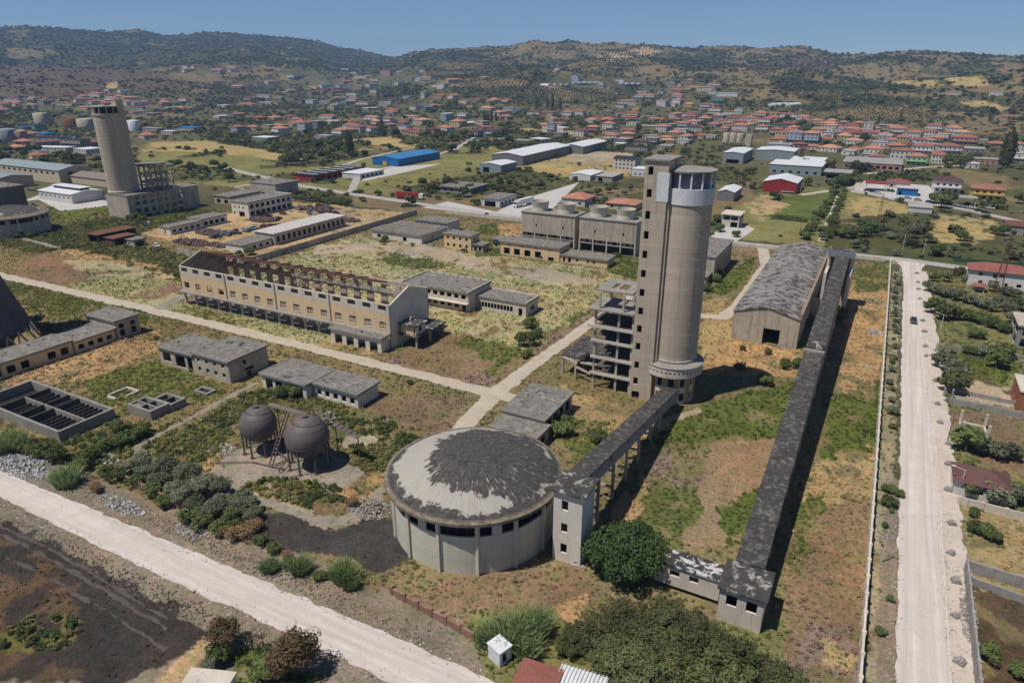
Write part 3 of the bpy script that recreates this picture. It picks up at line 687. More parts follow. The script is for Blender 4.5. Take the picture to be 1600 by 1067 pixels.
# ------------------------------------------------------------------ building helpers
def even(n, w, z0, z1, L, m=0.0, skip=()):
    s = (L-2*m)/n
    return [(m+s*(k+.5)-w/2, m+s*(k+.5)+w/2, z0, z1) for k in range(n) if k not in skip]
def shell(name, label, cat, x0, x1, y0, y1, h, wm, rm, op=None, roof='flat', over=.45, rt=.35, rise=2.0, th=.3, parapet=0, group=None, loc=None, rz=0, z0=0, floors=(), jit=.06, eave=None):
    """walls with real openings on four sides plus a roof; plan coordinates unless loc is given"""
    op = op or {}
    if loc is None:
        c = ((x0+x1)/2, (y0+y1)/2, z0); t = thing(name, label, cat, c, 0, group); NOGROW.append((x0-.4, x1+.4, y0-.4, y1+.4))
    else:
        t = thing(name, label, cat, (0,0,0), 0, group)
    H = z0+h; xm = (x0+x1)/2; ym = (y0+y1)/2
    tops = {}
    if roof == 'gx':      # ridge along x: gables at the x ends
        f = lambda y: H+rise*(1-abs(y-ym)/((y1-y0)/2)); tops = {'e': lambda u: f(y0+u), 'w': lambda u: f(y1-u)}
        fz = lambda x, y: rise*(1-min(1.15, abs(y-ym)/((y1-y0)/2)))
    elif roof == 'gy':
        f = lambda x: H+rise*(1-abs(x-xm)/((x1-x0)/2)); tops = {'s': lambda u: f(x0+u), 'n': lambda u: f(x1-u)}
        fz = lambda x, y: rise*(1-min(1.15, abs(x-xm)/((x1-x0)/2)))
    elif roof == 'arch':
        f = lambda x: H+rise*math.sqrt(max(0, 1-(abs(x-xm)/((x1-x0)/2))**2*.98)); tops = {'s': lambda u: f(x0+u), 'n': lambda u: f(x1-u)}
        fz = lambda x, y: rise*math.sqrt(max(0, 1-min(1, abs(x-xm)/((x1-x0)/2))**2*.98))
    elif roof == 'shed': # rises to +y
        f = lambda y: H+rise*(y-y0)/(y1-y0); tops = {'e': lambda u: f(y0+u), 'w': lambda u: f(y1-u), 'n': lambda u: H+rise}
        fz = lambda x, y: rise*(y-y0)/(y1-y0)
    else: fz = None
    sides = {'s': ((x0,y0),(x1,y0)), 'e': ((x1,y0+th),(x1,y1-th)), 'n': ((x1,y1),(x0,y1)), 'w': ((x0,y1-th),(x0,y0+th))}
    for k, (p, q) in sides.items():
        o = op.get(k, [])
        if k in 'ew': o = [(a-th, b-th, c, d) for a, b, c, d in o]
        mb = MB().wall(p, q, z0-.1, H, th, [(a, b, z0+c, z0+d) for a, b, c, d in o], tops.get(k)); mb.build('wall', wm, t)
    if roof != 'none':
        if roof == 'hip':
            ov = over; d = min(x1-x0, y1-y0)/2; zt = H+rise; a = MB()
            X0, X1, Y0, Y1 = x0-ov, x1+ov, y0-ov, y1+ov
            if x1-x0 >= y1-y0: r0, r1 = (x0+d*.95, ym, zt), (x1-d*.95, ym, zt); fs = [(0,1,5,4),(2,3,4,5),(1,2,5),(3,0,4)]
            else: r0, r1 = (xm, y0+d*.95, zt), (xm, y1-d*.95, zt); fs = [(0,1,4),(1,2,5,4),(2,3,5),(3,0,4,5)]
            a.add([(X0,Y0,H-.05),(X1,Y0,H-.05),(X1,Y1,H-.05),(X0,Y1,H-.05), r0, r1], fs+[(3,2,1,0)]); a.build('roof', rm, t)
        else:
            MB().slab(x0-over, x1+over, y0-over, y1+over, H+.004, H+rt, 1.6 if x1-x0 < 40 else 2.2, jit, fz).build('roof', rm, t)
        if parapet:
            for (a, b, c, d) in ((x0-over, x1+over, y1+over-.3, y1+over), (x0-over, x0-over+.3, y0-over, y1+over-.3), (x1+over-.3, x1+over, y0-over, y1+over-.3)):
                MB().box(a, b, c, d, H+rt-.1, H+rt+parapet).build('parapet', wm, t)
    if roof == 'flat' and rm is bitumen and x1-x0 > 6:
        zt = H+rt
        for a, b2, c, d in ((x0-over, x1+over, y0-over-.02, y0-over+.22), (x0-over, x1+over, y1+over-.22, y1+over+.02), (x0-over-.02, x0-over+.22, y0-over+.23, y1+over-.23), (x1+over-.22, x1+over+.02, y0-over+.23, y1+over-.23)):
            MB().box(a, b2, c, d, H-.02, zt+.1).build('roof_edge', slab_con, t)
        rr_ = random.Random(int(x0*13+y0*7))
        for k in range(int((x1-x0)*(y1-y0)/60)+1):
            w = rr_.uniform(1.0, 3.2); d = rr_.uniform(.5, 2.2); px_ = rr_.uniform(x0, max(x0+.1, x1-w)); py_ = rr_.uniform(y0, max(y0+.1, y1-d))
            m_ = rr_.choice((patchroof, slab_con))
            if rr_.random() < .35: w, d = .5, .5; hh_ = .35
            else: hh_ = .05
            MB().slab(px_, px_+w, py_, py_+d, zt-.15, zt+.03+hh_, .6, .03).build('roof_patch' if hh_ < .1 else 'roof_stub', m_, t)
    for zf in floors:
        MB().box(x0+th, x1-th, y0+th, y1-th, z0+zf-.2, z0+zf).build('floor', wm, t)
    if loc is not None: t.location = loc; t.rotation_euler = (0, 0, rz)
    return t
def cols(t, pts, w, z0, z1, mat, name='column'):
    for x, y in pts: MB().box(x-w/2, x+w/2, y-w/2, y+w/2, z0, z1).build(name, mat, t)

# ------------------------------------------------------------------ prilling tower
TX, TY = -35.3, 143.2
def prilling_tower():
    t = thing('prilling_tower', 'tall round concrete tower with white painted top and square stair shaft', 'tower', (TX,TY,0))
    n = 64; a = MB()
    prof = [(5.12, z) for z in np.linspace(8.5, 44.6, 19)]
    a.lathe(prof, n, TX, TY).build('shaft', tower_m, t, True)
    for k in range(14): MB().lathe([(5.115,11.6+k*2.4),(5.14,11.61+k*2.4),(5.14,11.66+k*2.4),(5.115,11.67+k*2.4)], 64, TX, TY).build('joint_ring', tower_m, t, True)
    # drum with windows: sectors between openings
    d = MB(); segs = 12
    for k in range(segs):
        a0 = 2*math.pi*k/segs; a1 = 2*math.pi*(k+1)/segs; w = (a1-a0)*.26; m = (a0+a1)/2
        d.sector(TX,TY,4.7,5.2,a0,m-w,0,6.9); d.sector(TX,TY,4.7,5.2,m+w,a1,0,6.9)
        for z0, z1 in ((0,.6),(2.6,4.0),(6.1,6.9)): d.sector(TX,TY,4.7,5.2,m-w,m+w,z0,z1,2)
    d.build('drum', white_pl, t)
    for k in range(segs):
        m = 2*math.pi*k/segs; MB().sector(TX,TY,5.21,5.42,m-.085,m+.085,0,6.85,2).build('pilaster', ochre, t)
    MB().lathe([(4.6,.1),(4.6,7)],24,TX,TY,cap0=True).build('shade_core', dark, t)  # near-black cylinder: shade painted behind the drum windows
    # collar gallery with square holes
    c = MB(); hs = 44
    for k in range(hs):
        a0 = 2*math.pi*k/hs; a1 = a0+2*math.pi/hs; m0 = a0+(a1-a0)*.3; m1 = a0+(a1-a0)*.7
        c.sector(TX,TY,6.45,6.75,a0,m0,6.9,9.0,1); c.sector(TX,TY,6.45,6.75,m1,a1,6.9,9.0,1)
        c.sector(TX,TY,6.45,6.75,m0,m1,6.9,7.75,1); c.sector(TX,TY,6.45,6.75,m0,m1,8.3,9.0,1)
    c.build('collar_parapet', pale_con, t)
    MB().lathe([(5.0,9.55),(5.75,9.35),(6.85,9.02),(6.9,9.2),(6.6,9.32),(5.6,9.6),(5.0,9.9)], 64, TX, TY).build('collar_roof', slab_con, t)
    MB().lathe([(5.1,6.85),(6.75,6.85),(6.75,6.98),(5.1,6.98)], 48, TX, TY).build('collar_floor', concrete, t)
    MB().lathe([(5.13,9.8),(5.3,10.0),(5.3,10.25),(5.13,10.4)], 48, TX, TY).build('base_ring', concrete, t)
    # white head: band, open gallery, posts, disc roof
    MB().lathe([(5.13,44.5),(5.32,44.5),(5.36,47.7),(4.95,47.7),(4.95,47.2),(0,47.2)], n, TX, TY).build('white_band', white_paint, t)
    MB().lathe([(4.2,47.2),(4.2,50.9)], 32, TX, TY).build('inner_wall', bluegrey, t, True)
    for k in range(14):
        m = 2*math.pi*k/14+.1; x = TX+5.1*math.cos(m); y = TY+5.1*math.sin(m)
        MB().box(x-.16,x+.16,y-.16,y+.16,47.7,50.85).build('post', white_paint, t)
    MB().lathe([(0,50.85),(5.45,50.85),(5.5,51.15),(2.5,51.45),(0,51.5)], 48, TX, TY).build('roof_disc', slab_con, t)
    # stair shaft
    x0, x1, y0, y1 = -43.1, -38.2, 137.5, 145.6; zt = 53.0
    zs = [51.0,46.5,42,37.8,33.65,29.45,25.2,21,16.85,12.7,8.2,4.3,.9]
    ops = [(.7,1.75,z-.85,z+.85) for z in zs]; ops[-1] = (.5,2.3,0,1.7)
    MB().wall((x0,y0),(x1,y0),-.1,zt,.3,ops).build('stair_wall', tower_m, t)
    MB().wall((x1,y0+.3),(x1,y1-.3),-.1,zt,.3,[(4.2,5.2,51.6,52.9)]).build('stair_wall', tower_m, t)
    MB().wall((x1,y1),(x0,y1),-.1,zt,.3).build('stair_wall', tower_m, t)
    MB().wall((x0,y1-.3),(x0,y0+.3),-.1,zt,.3).build('stair_wall', tower_m, t)
    MB().slab(x0-.35,x1+.35,y0-.35,y1+.35,zt+.004,zt+.35,1.5,.03).build('stair_roof', slab_con, t)
    MB().box(-40.4,-37.9,y0-.06,y0-.004,45.0,50.8).build('white_patch', white_paint, t)
    MB().box(x1-.003,x1+.6,y0+.5,y0+1.6,9.6,44.6).build('joint_rib', tower_m, t)
    for z in zs[:-1]: MB().box(x0+.3,x1-.3,y0+.3,y0+3.2,z-1.9,z-1.7).build('landing', concrete, t)
    NOGROW.append((-43.5,-28,136,150)); landmark(1050,480,'by the tall white topped tower'); return t
prilling_tower()

def frame_tower():
    t = thing('skeleton_building', 'open ruined concrete frame of six stacked slabs beside the tall tower', 'frame', (-49,143,0))
    xs = (-52.6,-47.0,-43.6); ys = (138.7,146.0)
    levels = [(4.1,-53.2,-43.3,138.2,147),(8.2,-53.2,-43.3,138.2,147),(12.3,-53.2,-43.3,138.2,147),(15.9,-54,-43.3,137.8,147.2),(19.8,-54.3,-43.4,137.6,147.4)]
    for z, a, b, c, d in levels:
        if z == 19.8: MB().slab(a,b,c,d,z-.3,z,1.6,.03).build('slab', slab_con, t)
        else:
            MB().slab(a+2.6,b,c,d,z-.28,z,1.2,.06).build('slab', shade_litter_con, t)
            MB().box(a,a+2.597,c+3.6,d,z-.28,z-.003).build('slab', shade_litter_con, t)
            MB().box(a-.1,b+.1,c-.25,c-.003,z-.55,z+.12).build('edge_beam', pale_con, t)
    top = MB()
    for a, b, c, d in ((-52.8,-44.4,138.9,141.3),(-52.8,-50.2,141.303,145.2),(-46.6,-44.4,141.303,145.2),(-52.8,-44.4,145.203,148.4)): top.box(a,b,c,d,23.7,24.1)
    top.build('slab', slab_con, t)
    MB().box(-49.0,-48.6,141.3,145.2,23.75,24.05).build('beam', concrete, t)
    zl = [0,4.1,8.2,12.3,15.9,19.8,24.0]
    for i in range(6):
        for x in xs:
            for y in ys:
                if i == 5 and x == xs[2]: continue
                xx = x if i < 5 else x+.8
                w = .5; MB().box(xx-w/2,xx+w/2,y-w/2,y+w/2,zl[i],zl[i+1]-.3).build('column', concrete, t)
    MB().wall((-43.35,138.4),(-43.35,147),0,19.5,.25,[(2,4,z,z+2.4) for z in (1,5,9,13,16.6)]).build('wall', concrete, t)
    MB().wall((-43.6,147.2),(-53,147.2),0,8.0,.25,[(2,4,1,3),(6,8,1,3),(2,4,5,7)]).build('wall', concrete, t)
    NOGROW.append((-53,-43,138,147.5)); return t
frame_tower()
def frame_annex():
    t = thing('collapsed_annex', 'low collapsed annex with black littered roof on concrete posts beside the frame', 'annex', (-58.5,149,0))
    MB().slab(-62.6,-53.6,146.6,157,4.6,4.95,1.2,.12).build('roof', blackroof, t)
    MB().slab(-62.6,-57.4,142.2,146.597,4.6,4.95,1.2,.1).build('roof', blackroof, t)
    MB().slab(-57.2,-53.4,141.6,146.4,2.2,2.5,1.0,.12,lambda x,y:(146.4-y)*.35).build('fallen_slab', concrete, t)
    cols(t, [(-62.2,142.6),(-58.0,140.8),(-58.2,146.4),(-62.2,149.5),(-62.2,156.5),(-54,156.5),(-54,150)], .45, 0, 4.59, concrete)
    MB().beam((-62.4,142.4,4.4),(-57.5,140.6,4.2),.35,.5).build('beam', concrete, t); MB().beam((-58,140.8,3.2),(-53.6,139.4,2.7),.35,.45).build('beam', concrete, t)
    NOGROW.append((-62.6,-53.5,142,157)); return t
frame_annex()

# ------------------------------------------------------------------ round store with the peeling dome
def dome_material(name, seed, ox, oy, rad, big):
    m, nt, b = nmat(name)
    tc = N(nt, 'ShaderNodeTexCoord').outputs['Object']; sx = N(nt, 'ShaderNodeSeparateXYZ'); nt.links.new(tc, sx.inputs[0])
    def math_(op, a, c=None):
        n = N(nt, 'ShaderNodeMath'); n.operation = op
        for i, v in ((0, a), (1, c)):
            if v is None: continue
            if hasattr(v, 'links'): nt.links.new(v, n.inputs[i])
            else: n.inputs[i].default_value = v
        return n.outputs[0]
    X, Y = sx.outputs[0], sx.outputs[1]
    r = math_('SQRT', math_('ADD', math_('MULTIPLY', X, X), math_('MULTIPLY', Y, Y)))
    ang = math_('ARCTAN2', Y, X)
    cmb = N(nt, 'ShaderNodeCombineXYZ'); nt.links.new(math_('MULTIPLY', ang, 9.5), cmb.inputs[0]); nt.links.new(math_('MULTIPLY', r, .17), cmb.inputs[1]); cmb.inputs[2].default_value = seed
    rad_n = noise(nt, cmb.outputs[0], 1.0, 7, .68)
    iso_n = noise(nt, tc, .55, 8, .72)
    dx = math_('SUBTRACT', X, ox); dy = math_('SUBTRACT', Y, oy)
    dist = math_('SQRT', math_('ADD', math_('MULTIPLY', dx, dx), math_('MULTIPLY', dy, dy)))
    f = math_('SUBTRACT', math_('SUBTRACT', rad, dist), math_('MULTIPLY', math_('SUBTRACT', rad_n, .5), -big))
    low_n = noise(nt, tc, .16, 4, .6)
    f = math_('ADD', f, math_('ADD', math_('MULTIPLY', math_('SUBTRACT', iso_n, .5), big*.65), math_('MULTIPLY', math_('SUBTRACT', low_n, .5), big*1.3)))
    lobe = ramp(nt, f, -.12, .12)
    holes = ramp(nt, noise(nt, cmb.outputs[0], 2.6, 6, .75), .58, .62); holes = math_('MULTIPLY', holes, ramp(nt, r, 3.5, 7.0)); lobe = math_('MULTIPLY', lobe, math_('SUBTRACT', 1, holes))
    rim = ramp(nt, math_('ADD', r, math_('ADD', math_('MULTIPLY', math_('SUBTRACT', iso_n, .5), 5.0), math_('MULTIPLY', math_('SUBTRACT', low_n, .5), 3.0))), 12.5, 12.75)
    dk = math_('MAXIMUM', lobe, rim)
    pale = mix(nt, ramp(nt, noise(nt, cmb.outputs[0], 1.7, 5, .6), .3, .7), (.40,.37,.325), (.335,.31,.27))
    pale = mix(nt, ramp(nt, noise(nt, tc, .9, 6, .7), .58, .75), pale, (.28,.26,.235))
    pale = mix(nt, ramp(nt, noise(nt, mapped(nt, cmb.outputs[0], (3,.6,1)), 2, 3, .6), .66, .7), pale, (.24,.22,.2))
    seam = math_('LESS_THAN', math_('FRACT', math_('MULTIPLY', ang, 40/6.28318)), .05); pale = mix(nt, math_('MULTIPLY', seam, .45), pale, (.22,.2,.18))
    blk = mix(nt, ramp(nt, noise(nt, tc, 1.6, 6, .75), .35, .7), (.03,.028,.027), (.115,.105,.096))
    edge = mix(nt, ramp(nt, r, 13.5, 14.0), mix(nt, dk, pale, blk), mix(nt, ramp(nt, noise(nt, tc, 1.3, 5, .7), .35, .65), (.10,.085,.068), (.27,.22,.16)))
    nt.links.new(edge, b.inputs['Base Color']); b.inputs['Roughness'].default_value = .9
    bn = N(nt, 'ShaderNodeBump'); bn.inputs['Strength'].default_value = .5; bn.inputs['Distance'].default_value = .12
    hh = math_('ADD', math_('MULTIPLY', dk, .8), noise(nt, tc, 2.5, 6, .75)); nt.links.new(hh, bn.inputs['Height']); nt.links.new(bn.outputs[0], b.inputs['Normal'])
    return m
def round_store(name, label, cx, cy_, RW, RR, zr, za, npil, rot, dm, wallm, wins=True, zwin=(6.7,8.7)):
    t = thing(name, label, 'storage building', (cx,cy_,0))
    prof = [(RW-.3, zr-.35),(RR, zr-.35),(RR, zr+.12),(RR-.25, zr+.16)]
    for k in range(9):
        s = k/8; r = (RR-.3)*(1-s); prof.append((max(r, .01), zr+.16+(za-zr-.16)*(1-(r/(RR-.3))**1.75)))
    o = MB().lathe(prof, 96, cx, cy_).build('dome_roof', dm, t)
    panels = MB(); hw = math.pi*2/npil
    for k in range(npil):
        a0 = rot+hw*k; a1 = a0+hw; kind = k % 4
        MB().sector(cx,cy_,RW-.3,RW,a0+.02,a1-.02,-.1,zwin[0],6).build('wall_panel', wallm, t)
        MB().sector(cx,cy_,RW-.3,RW,a0+.02,a1-.02,zwin[1],zr-.36,6).build('lintel', wallm, t)
        if kind in (0, 3):
            m = (a0+a1)/2; MB().sector(cx,cy_,RW-.29,RW-.02,m-hw*.13,m+hw*.13,zwin[0]+.003,zwin[1]-.003,3).build('infill_panel', wallm, t)
        else:
            for j in (1,2,3):
                m = a0+hw*j/4; MB().sector(cx,cy_,RW-.2,RW-.12,m-.003,m+.003,zwin[0]+.003,zwin[1]-.003,1).build('mullion', darkmetal, t)
        x, y = math.cos(a0), math.sin(a0)
        p = MB(); p.beam((cx+(RW+.12)*x,cy_+(RW+.12)*y,0),(cx+(RW+.12)*x,cy_+(RW+.12)*y,zr-.36),.5,.55); p.build('pilaster', pale_con, t)
    MB().lathe([(RW-1,.05),(RW-1,zr-.5)],48,cx,cy_).build('shade_lining', dark, t)  # near-black sheet paints the shade behind the strip windows
    NOGROW.append((cx-RW*.72,cx+RW*.72,cy_-RW*.72,cy_+RW*.72)); DISC.append((cx,cy_,RW+.5))
    return t
DISC = []
round_store('domed_store', 'round concrete store with black peeling shallow dome roof', -50.3, 80.8, 13.1, 14.4, 9.7, 13.9, 14, math.atan2(-80.8,50.3)+.02, dome_material('dome_peel', 3.1, 3.2, 1.9, 10.3, 9.0), panel_con)
landmark(745,780,'by the domed store')
dm2 = dome_material('dome_peel_far', 8.4, 5, 2, 9.5, 6)
round_store('domed_store', 'round grey domed store at the far left edge behind the dirt track', -352, 166, 15.5, 16.6, 8.6, 12.2, 14, .2, dm2, concrete, zwin=(6.2,8.0))
landmark(40,350,'by the left domed store')

# ------------------------------------------------------------------ elevator house and conveyor galleries
EX0, EX1, EY0, EY1 = -35.0, -30.4, 78.4, 83.2
shell('elevator_house', 'slim pale concrete elevator house with three windows attached to the domed store', 'building', EX0, EX1, EY0, EY1, 12.4, white_pl, weedroof,
      {'s': [(1.3,2.35,9.3,11.0),(1.3,2.35,5.4,7.0),(1.3,2.35,1.6,3.3),(3.7,4.1,.3,.7)], 'e': [(1.8,2.6,7.2,7.5),(1.8,2.6,4.2,4.5)]}, over=.5, rt=.3)
def gallery(name, label, x0, x1, y0, z0, y1, z1, hh, roofm, wallm, legs, win=2.0, legm=None, cat='conveyor gallery', legw=.45):
    """inclined box gallery along y; z are roof heights at both ends"""
    t = thing(name, label, cat, ((x0+x1)/2, y0, 0)); L = y1-y0; sl = (z1-z0)/L; zz = lambda y: z0+(y-y0)*sl
    r = MB(); r.slab(x0-.18, x1+.18, y0, y1, -.22, 0, 1.5, .03, lambda x, y: zz(y)); r.build('roof', roofm, t)
    f = MB(); f.slab(x0, x1, y0, y1, -hh-.3, -hh, 4, 0, lambda x, y: zz(y)); f.build('floor', wallm, t)
    n = max(2, int(L/4.2))
    for x in (x0, x1-.18):
        for k in range(n):
            ya = y0+L*k/n; yb = y0+L*(k+1)/n-.04; w = MB(); m = (ya+yb)/2
            def pc(a, b, c, d):
                w.add([(x,a,zz(a)-hh+c),(x+.18,a,zz(a)-hh+c),(x+.18,b,zz(b)-hh+c),(x,b,zz(b)-hh+c),(x,a,zz(a)-hh+d),(x+.18,a,zz(a)-hh+d),(x+.18,b,zz(b)-hh+d),(x,b,zz(b)-hh+d)],
                      [(0,3,2,1),(4,5,6,7),(0,1,5,4),(1,2,6,5),(2,3,7,6),(3,0,4,7)])
            if win and k % 2 == 0:
                pc(ya, m-.4, 0, hh-.23); pc(m+.4, yb, 0, hh-.23); pc(m-.4, m+.4, 0, hh*.42); pc(m-.4, m+.4, hh*.8, hh-.23)
            else: pc(ya, yb, 0, hh-.23)
            w.build('wall_panel', wallm, t)
    for y in legs:
        zt = zz(y)-hh-.3
        for x in (x0+.25, x1-.25): MB().box(x-legw/2,x+legw/2,y-legw/2,y+legw/2,0,zt).build('leg', legm or concrete, t)
        for zc in np.arange(2.6, zt-.8, 3.2): MB().box(x0+.25+legw/2, x1-.25-legw/2, y-.15, y+.15, zc, zc+.35).build('cross_beam', legm or concrete, t)
    return t
gallery('conveyor_gallery', 'short sloping conveyor gallery from the elevator house to the tall tower', -35.0, -32.0, 83.6, 12.4, 137.2, 4.6, 2.5, blackroof, block_m, (90,97,104,111,118,125), 2)
gallery('conveyor_gallery', 'long dark roofed conveyor gallery rising along the boundary wall to the portal', -8.9, -5.3, 83.6, 5.9, 231, 16.9, 2.6, blackroof, concrete, [94,103,112,121,130,139,148,157,166,175,184,193,202,211], 0)
landmark(1215,720,'beside the long conveyor gallery'); landmark(960,700,'beside the short conveyor gallery')
o = MB().lathe([(1.9,0),(1.95,.5),(1.5,1.1),(.9,1.5),(.01,1.65)], 20, -7.1, 158.6).build('roof_hood', weedroof, bpy.data.objects['conveyor_gallery.001']); o.location.z = 11.3
MB().box(-9.2,-5.0,156.2,156.6,10.9,11.75).build('roof_ridge', concrete, bpy.data.objects['conveyor_gallery.001'])
shell('transfer_house', 'small square transfer house with dark roof and two windows at the gallery foot', 'building', -9.8, -4.1, 77.6, 83.3, 5.4, pale_con, weedroof,
      {'s': [(.9,2.3,2.9,4.6),(3.5,4.9,2.9,4.6)]}, over=.4, rt=.3)
gallery_low = shell('low_gallery', 'low gallery with black and white striped roof left of the transfer house', 'gallery', -19.5, -10.25, 80.2, 83.4, 3.3, pale_con, strip_roof, {'s': [(2.2,3.6,1.6,2.6),(5.0,6.3,1.6,2.6)]}, over=.25, rt=.25, z0=.9)
landmark(1165,930,'by the transfer house')
def portal():
    t = thing('portal_house', 'tall concrete portal at the far end of the long conveyor gallery', 'portal', (-7.5,228,0))
    x0, x1, y0, y1, zt = -11.3, -3.7, 222, 234, 17.2
    MB().slab(x0-.2,x1+.2,y0+7,y1,zt+.3,zt+.75,1.5,.06).build('roof', weedroof, t)
    for x in (x0, x1-1.0):
        MB().box(x,x+1.0,y0+8,y1-.3,0,zt+.3).build('pier', pale_con, t)
        MB().box(x+.1,x+.9,y0,y0+7.997,0,12.6).build('side_wall', pale_con, t)
    MB().box(x0+1.003,x1-1.003,y1-.9,y1-.6,0,zt+.29).build('back_wall', concrete, t)
    MB().box(x0-.1,x1+.1,y0+6.6,y0+6.997,zt-1.0,zt+.7).build('lintel', bluegrey, t)
    MB().box(x0-1.6,x0-.003,y0-4,y0+1,0,4.2).build('side_block', pale_con, t)
    NOGROW.append((x0,x1,y0,y1)); return t
portal()
wh = shell('warehouse', 'long concrete warehouse with weathered grey black rounded roof beside the gallery', 'warehouse', -30.2, -13.0, 186, 271, 8.2, concrete, patchroof, {'s': [(8.3,12.6,0,4.6)]}, 'gy', .25, .35, 2.3, jit=.12)
MB().box(-13.3,-12.6,185.9,271.1,8.3,9.9).build('parapet', surf('ochre_parapet', (.30,.22,.15), (.24,.18,.13), .5, STN, (.55,.7)), wh)
for k in range(14): MB().box(-30.6,-30.35,189+6*k,189.3+6*k,0,8.1).build('buttress', concrete, wh)
landmark(1220,440,'by the warehouse')

# ------------------------------------------------------------------ roofless hall
def hall():
    t = thing('roofless_hall', 'long roofless yellow hall with rusty rafters and rows of empty windows', 'industrial hall', (-151,144,0))
    x0, x1, y0, y1 = -192.5, -109.0, 135.0, 152.6; ze, zr, zf = 12.3, 15.3, 4.4; L = x1-x0; ym = (y0+y1)/2
    w1 = even(16, 2.4, 5.2, 7.3, L); w2 = even(16, 2.7, 10.6, 11.9, L)
    MB().wall((x0,y0),(x1,y0),zf,9.6,.4,w1).build('wall', yellow, t)
    MB().wall((x0,y0-.02),(x1,y0-.02),9.603,ze,.4,w2).build('wall', pale_con, t)
    for a, b, c, d in w1:
        MB().box(x0+a-.1,x0+b+.1,y0-.09,y0-.003,c-.14,c).build('sill', pale_con, t)
        if random.random() < .5: MB().box(x0+(a+b)/2-.04,x0+(a+b)/2+.04,y0+.15,y0+.2,c,d).build('window_bar', rust, t)
    for k, (a, b, c, d) in enumerate(w2): MB().box(x0+a+.02,x0+b-.02,y0+.14,y0+.2,c+.02,d-.02).build('louvre', darkmetal, t)
    for k in range(5): MB().box(x0+L*k/4-.25+(.3 if k == 0 else (-.05 if k == 4 else 0)), x0+L*k/4+.05, y0-.2, y0-.023, zf, ze).build('downpipe', bluegrey, t)
    f = lambda y: ze+(zr-ze)*(1-abs(y-ym)/((y1-y0)/2))
    MB().wall((x1,y0+.4),(x1,y1-.4),-.1,ze,.4,[],lambda u: f(y0+.4+u)).build('gable_wall', white_pl, t)
    MB().wall((x0,y1-.4),(x0,y0+.4),zf,ze,.4,[(7,10,5,8)],lambda u: f(y1-.4-u)).build('gable_wall', concrete, t)
    wn_ = even(16, 2.9, 4.6, 8.2, L); wn2 = even(16, 3.6, 9.9, 11.5, L)
    MB().wall((x1,y1),(x0,y1),zf,12.6,.45,wn_+wn2).build('wall', concrete, t)
    MB().slab(x0-.2,x1-.5,y0-1.4,y0-.003,zf-.35,zf,2,.04).build('ledge', slab_con, t)
    MB().box(x0+.1,x1-.41,y0+.1,y1-.5,.02,.1).build('floor', soil_m, t)
    for k in range(17):
        x = x0+.4+(L-.8)*k/16
        for y in (y0+.35, y1-.4): MB().box(x-.3,x+.3,y-.3,y+.3,0,zf-.41).build('column', pale_con, t)
    MB().wall((x0,y0+3.2),(x1-.5,y0+3.2),0,zf-.42,.2,even(16,2.2,.2,2.6,L-.5,.3)).build('ground_wall', concrete, t)
    for k in range(12):
        x = x0+5.2*(k+1); 
        if k == 9:
            MB().beam((x-1.4,y0+.3,ze),(x+.6,ym,zr-.1),.16,.26).build('rafter', rust, t)
        MB().beam((x,y0+.3,ze+.05),(x,ym,zr-.05),.13,.22).build('rafter', rust, t)
        MB().beam((x,ym,zr-.05),(x,y1-.3,12.6),.16,.4).build('rafter', rust, t)
        MB().beam((x,y0+.4,ze-.1),(x,y1-.4,12.4),.07,.07).build('tie_rod', rust, t)
    XR = x0+70
    MB().box(x0+.3,XR,ym-.15,ym+.15,zr-.5,zr+.02).build('ridge_beam', rust, t)
    for j in range(1, 8):
        y = ym+(y1-ym)*j/8; z = f(y); MB().box(x0+.3,XR,y-.12,y+.12,z-.5,z-.02).build('purlin', rust, t)
    for k in range(13):
        x = x0+2.6+5.2*k
        if x > XR: break
        MB().beam((x,ym,zr-.1),(x,ym,12.5),.12,.12).build('truss_post', rust, t); MB().beam((x,ym,12.6),(x,y1-.4,12.6),.12,.2).build('truss_chord', rust, t); MB().beam((x,ym,12.6),(x,ym+4.5,f(ym+4.5)-.1),.1,.14).build('truss_web', rust, t)
    s = MB(); s.slab(x0+.3, x0+30, ym+.2, y1-1, -.06, 0, 2.5, .03, lambda x, y: f(y)+.06); s.build('roof_sheet', rust, t)
    s = MB(); s.slab(x0+30.4, XR-6, ym+.2, ym+4.4, -.06, 0, 2.5, .03, lambda x, y: f(y)+.06); s.build('roof_sheet', rust, t)
    NOGROW.append((x0,x1,y0,y1)); landmark(450,440,'by the roofless hall'); return t
hall()
shell('low_annex', 'low annex with weathered roof and four door openings against the roofless hall', 'annex', -127, -109.6, 131.2, 134.6, 3.9, white_pl, bitumen, {'s': even(4, 2.6, 0, 2.7, 17.4, .6)}, over=.5)
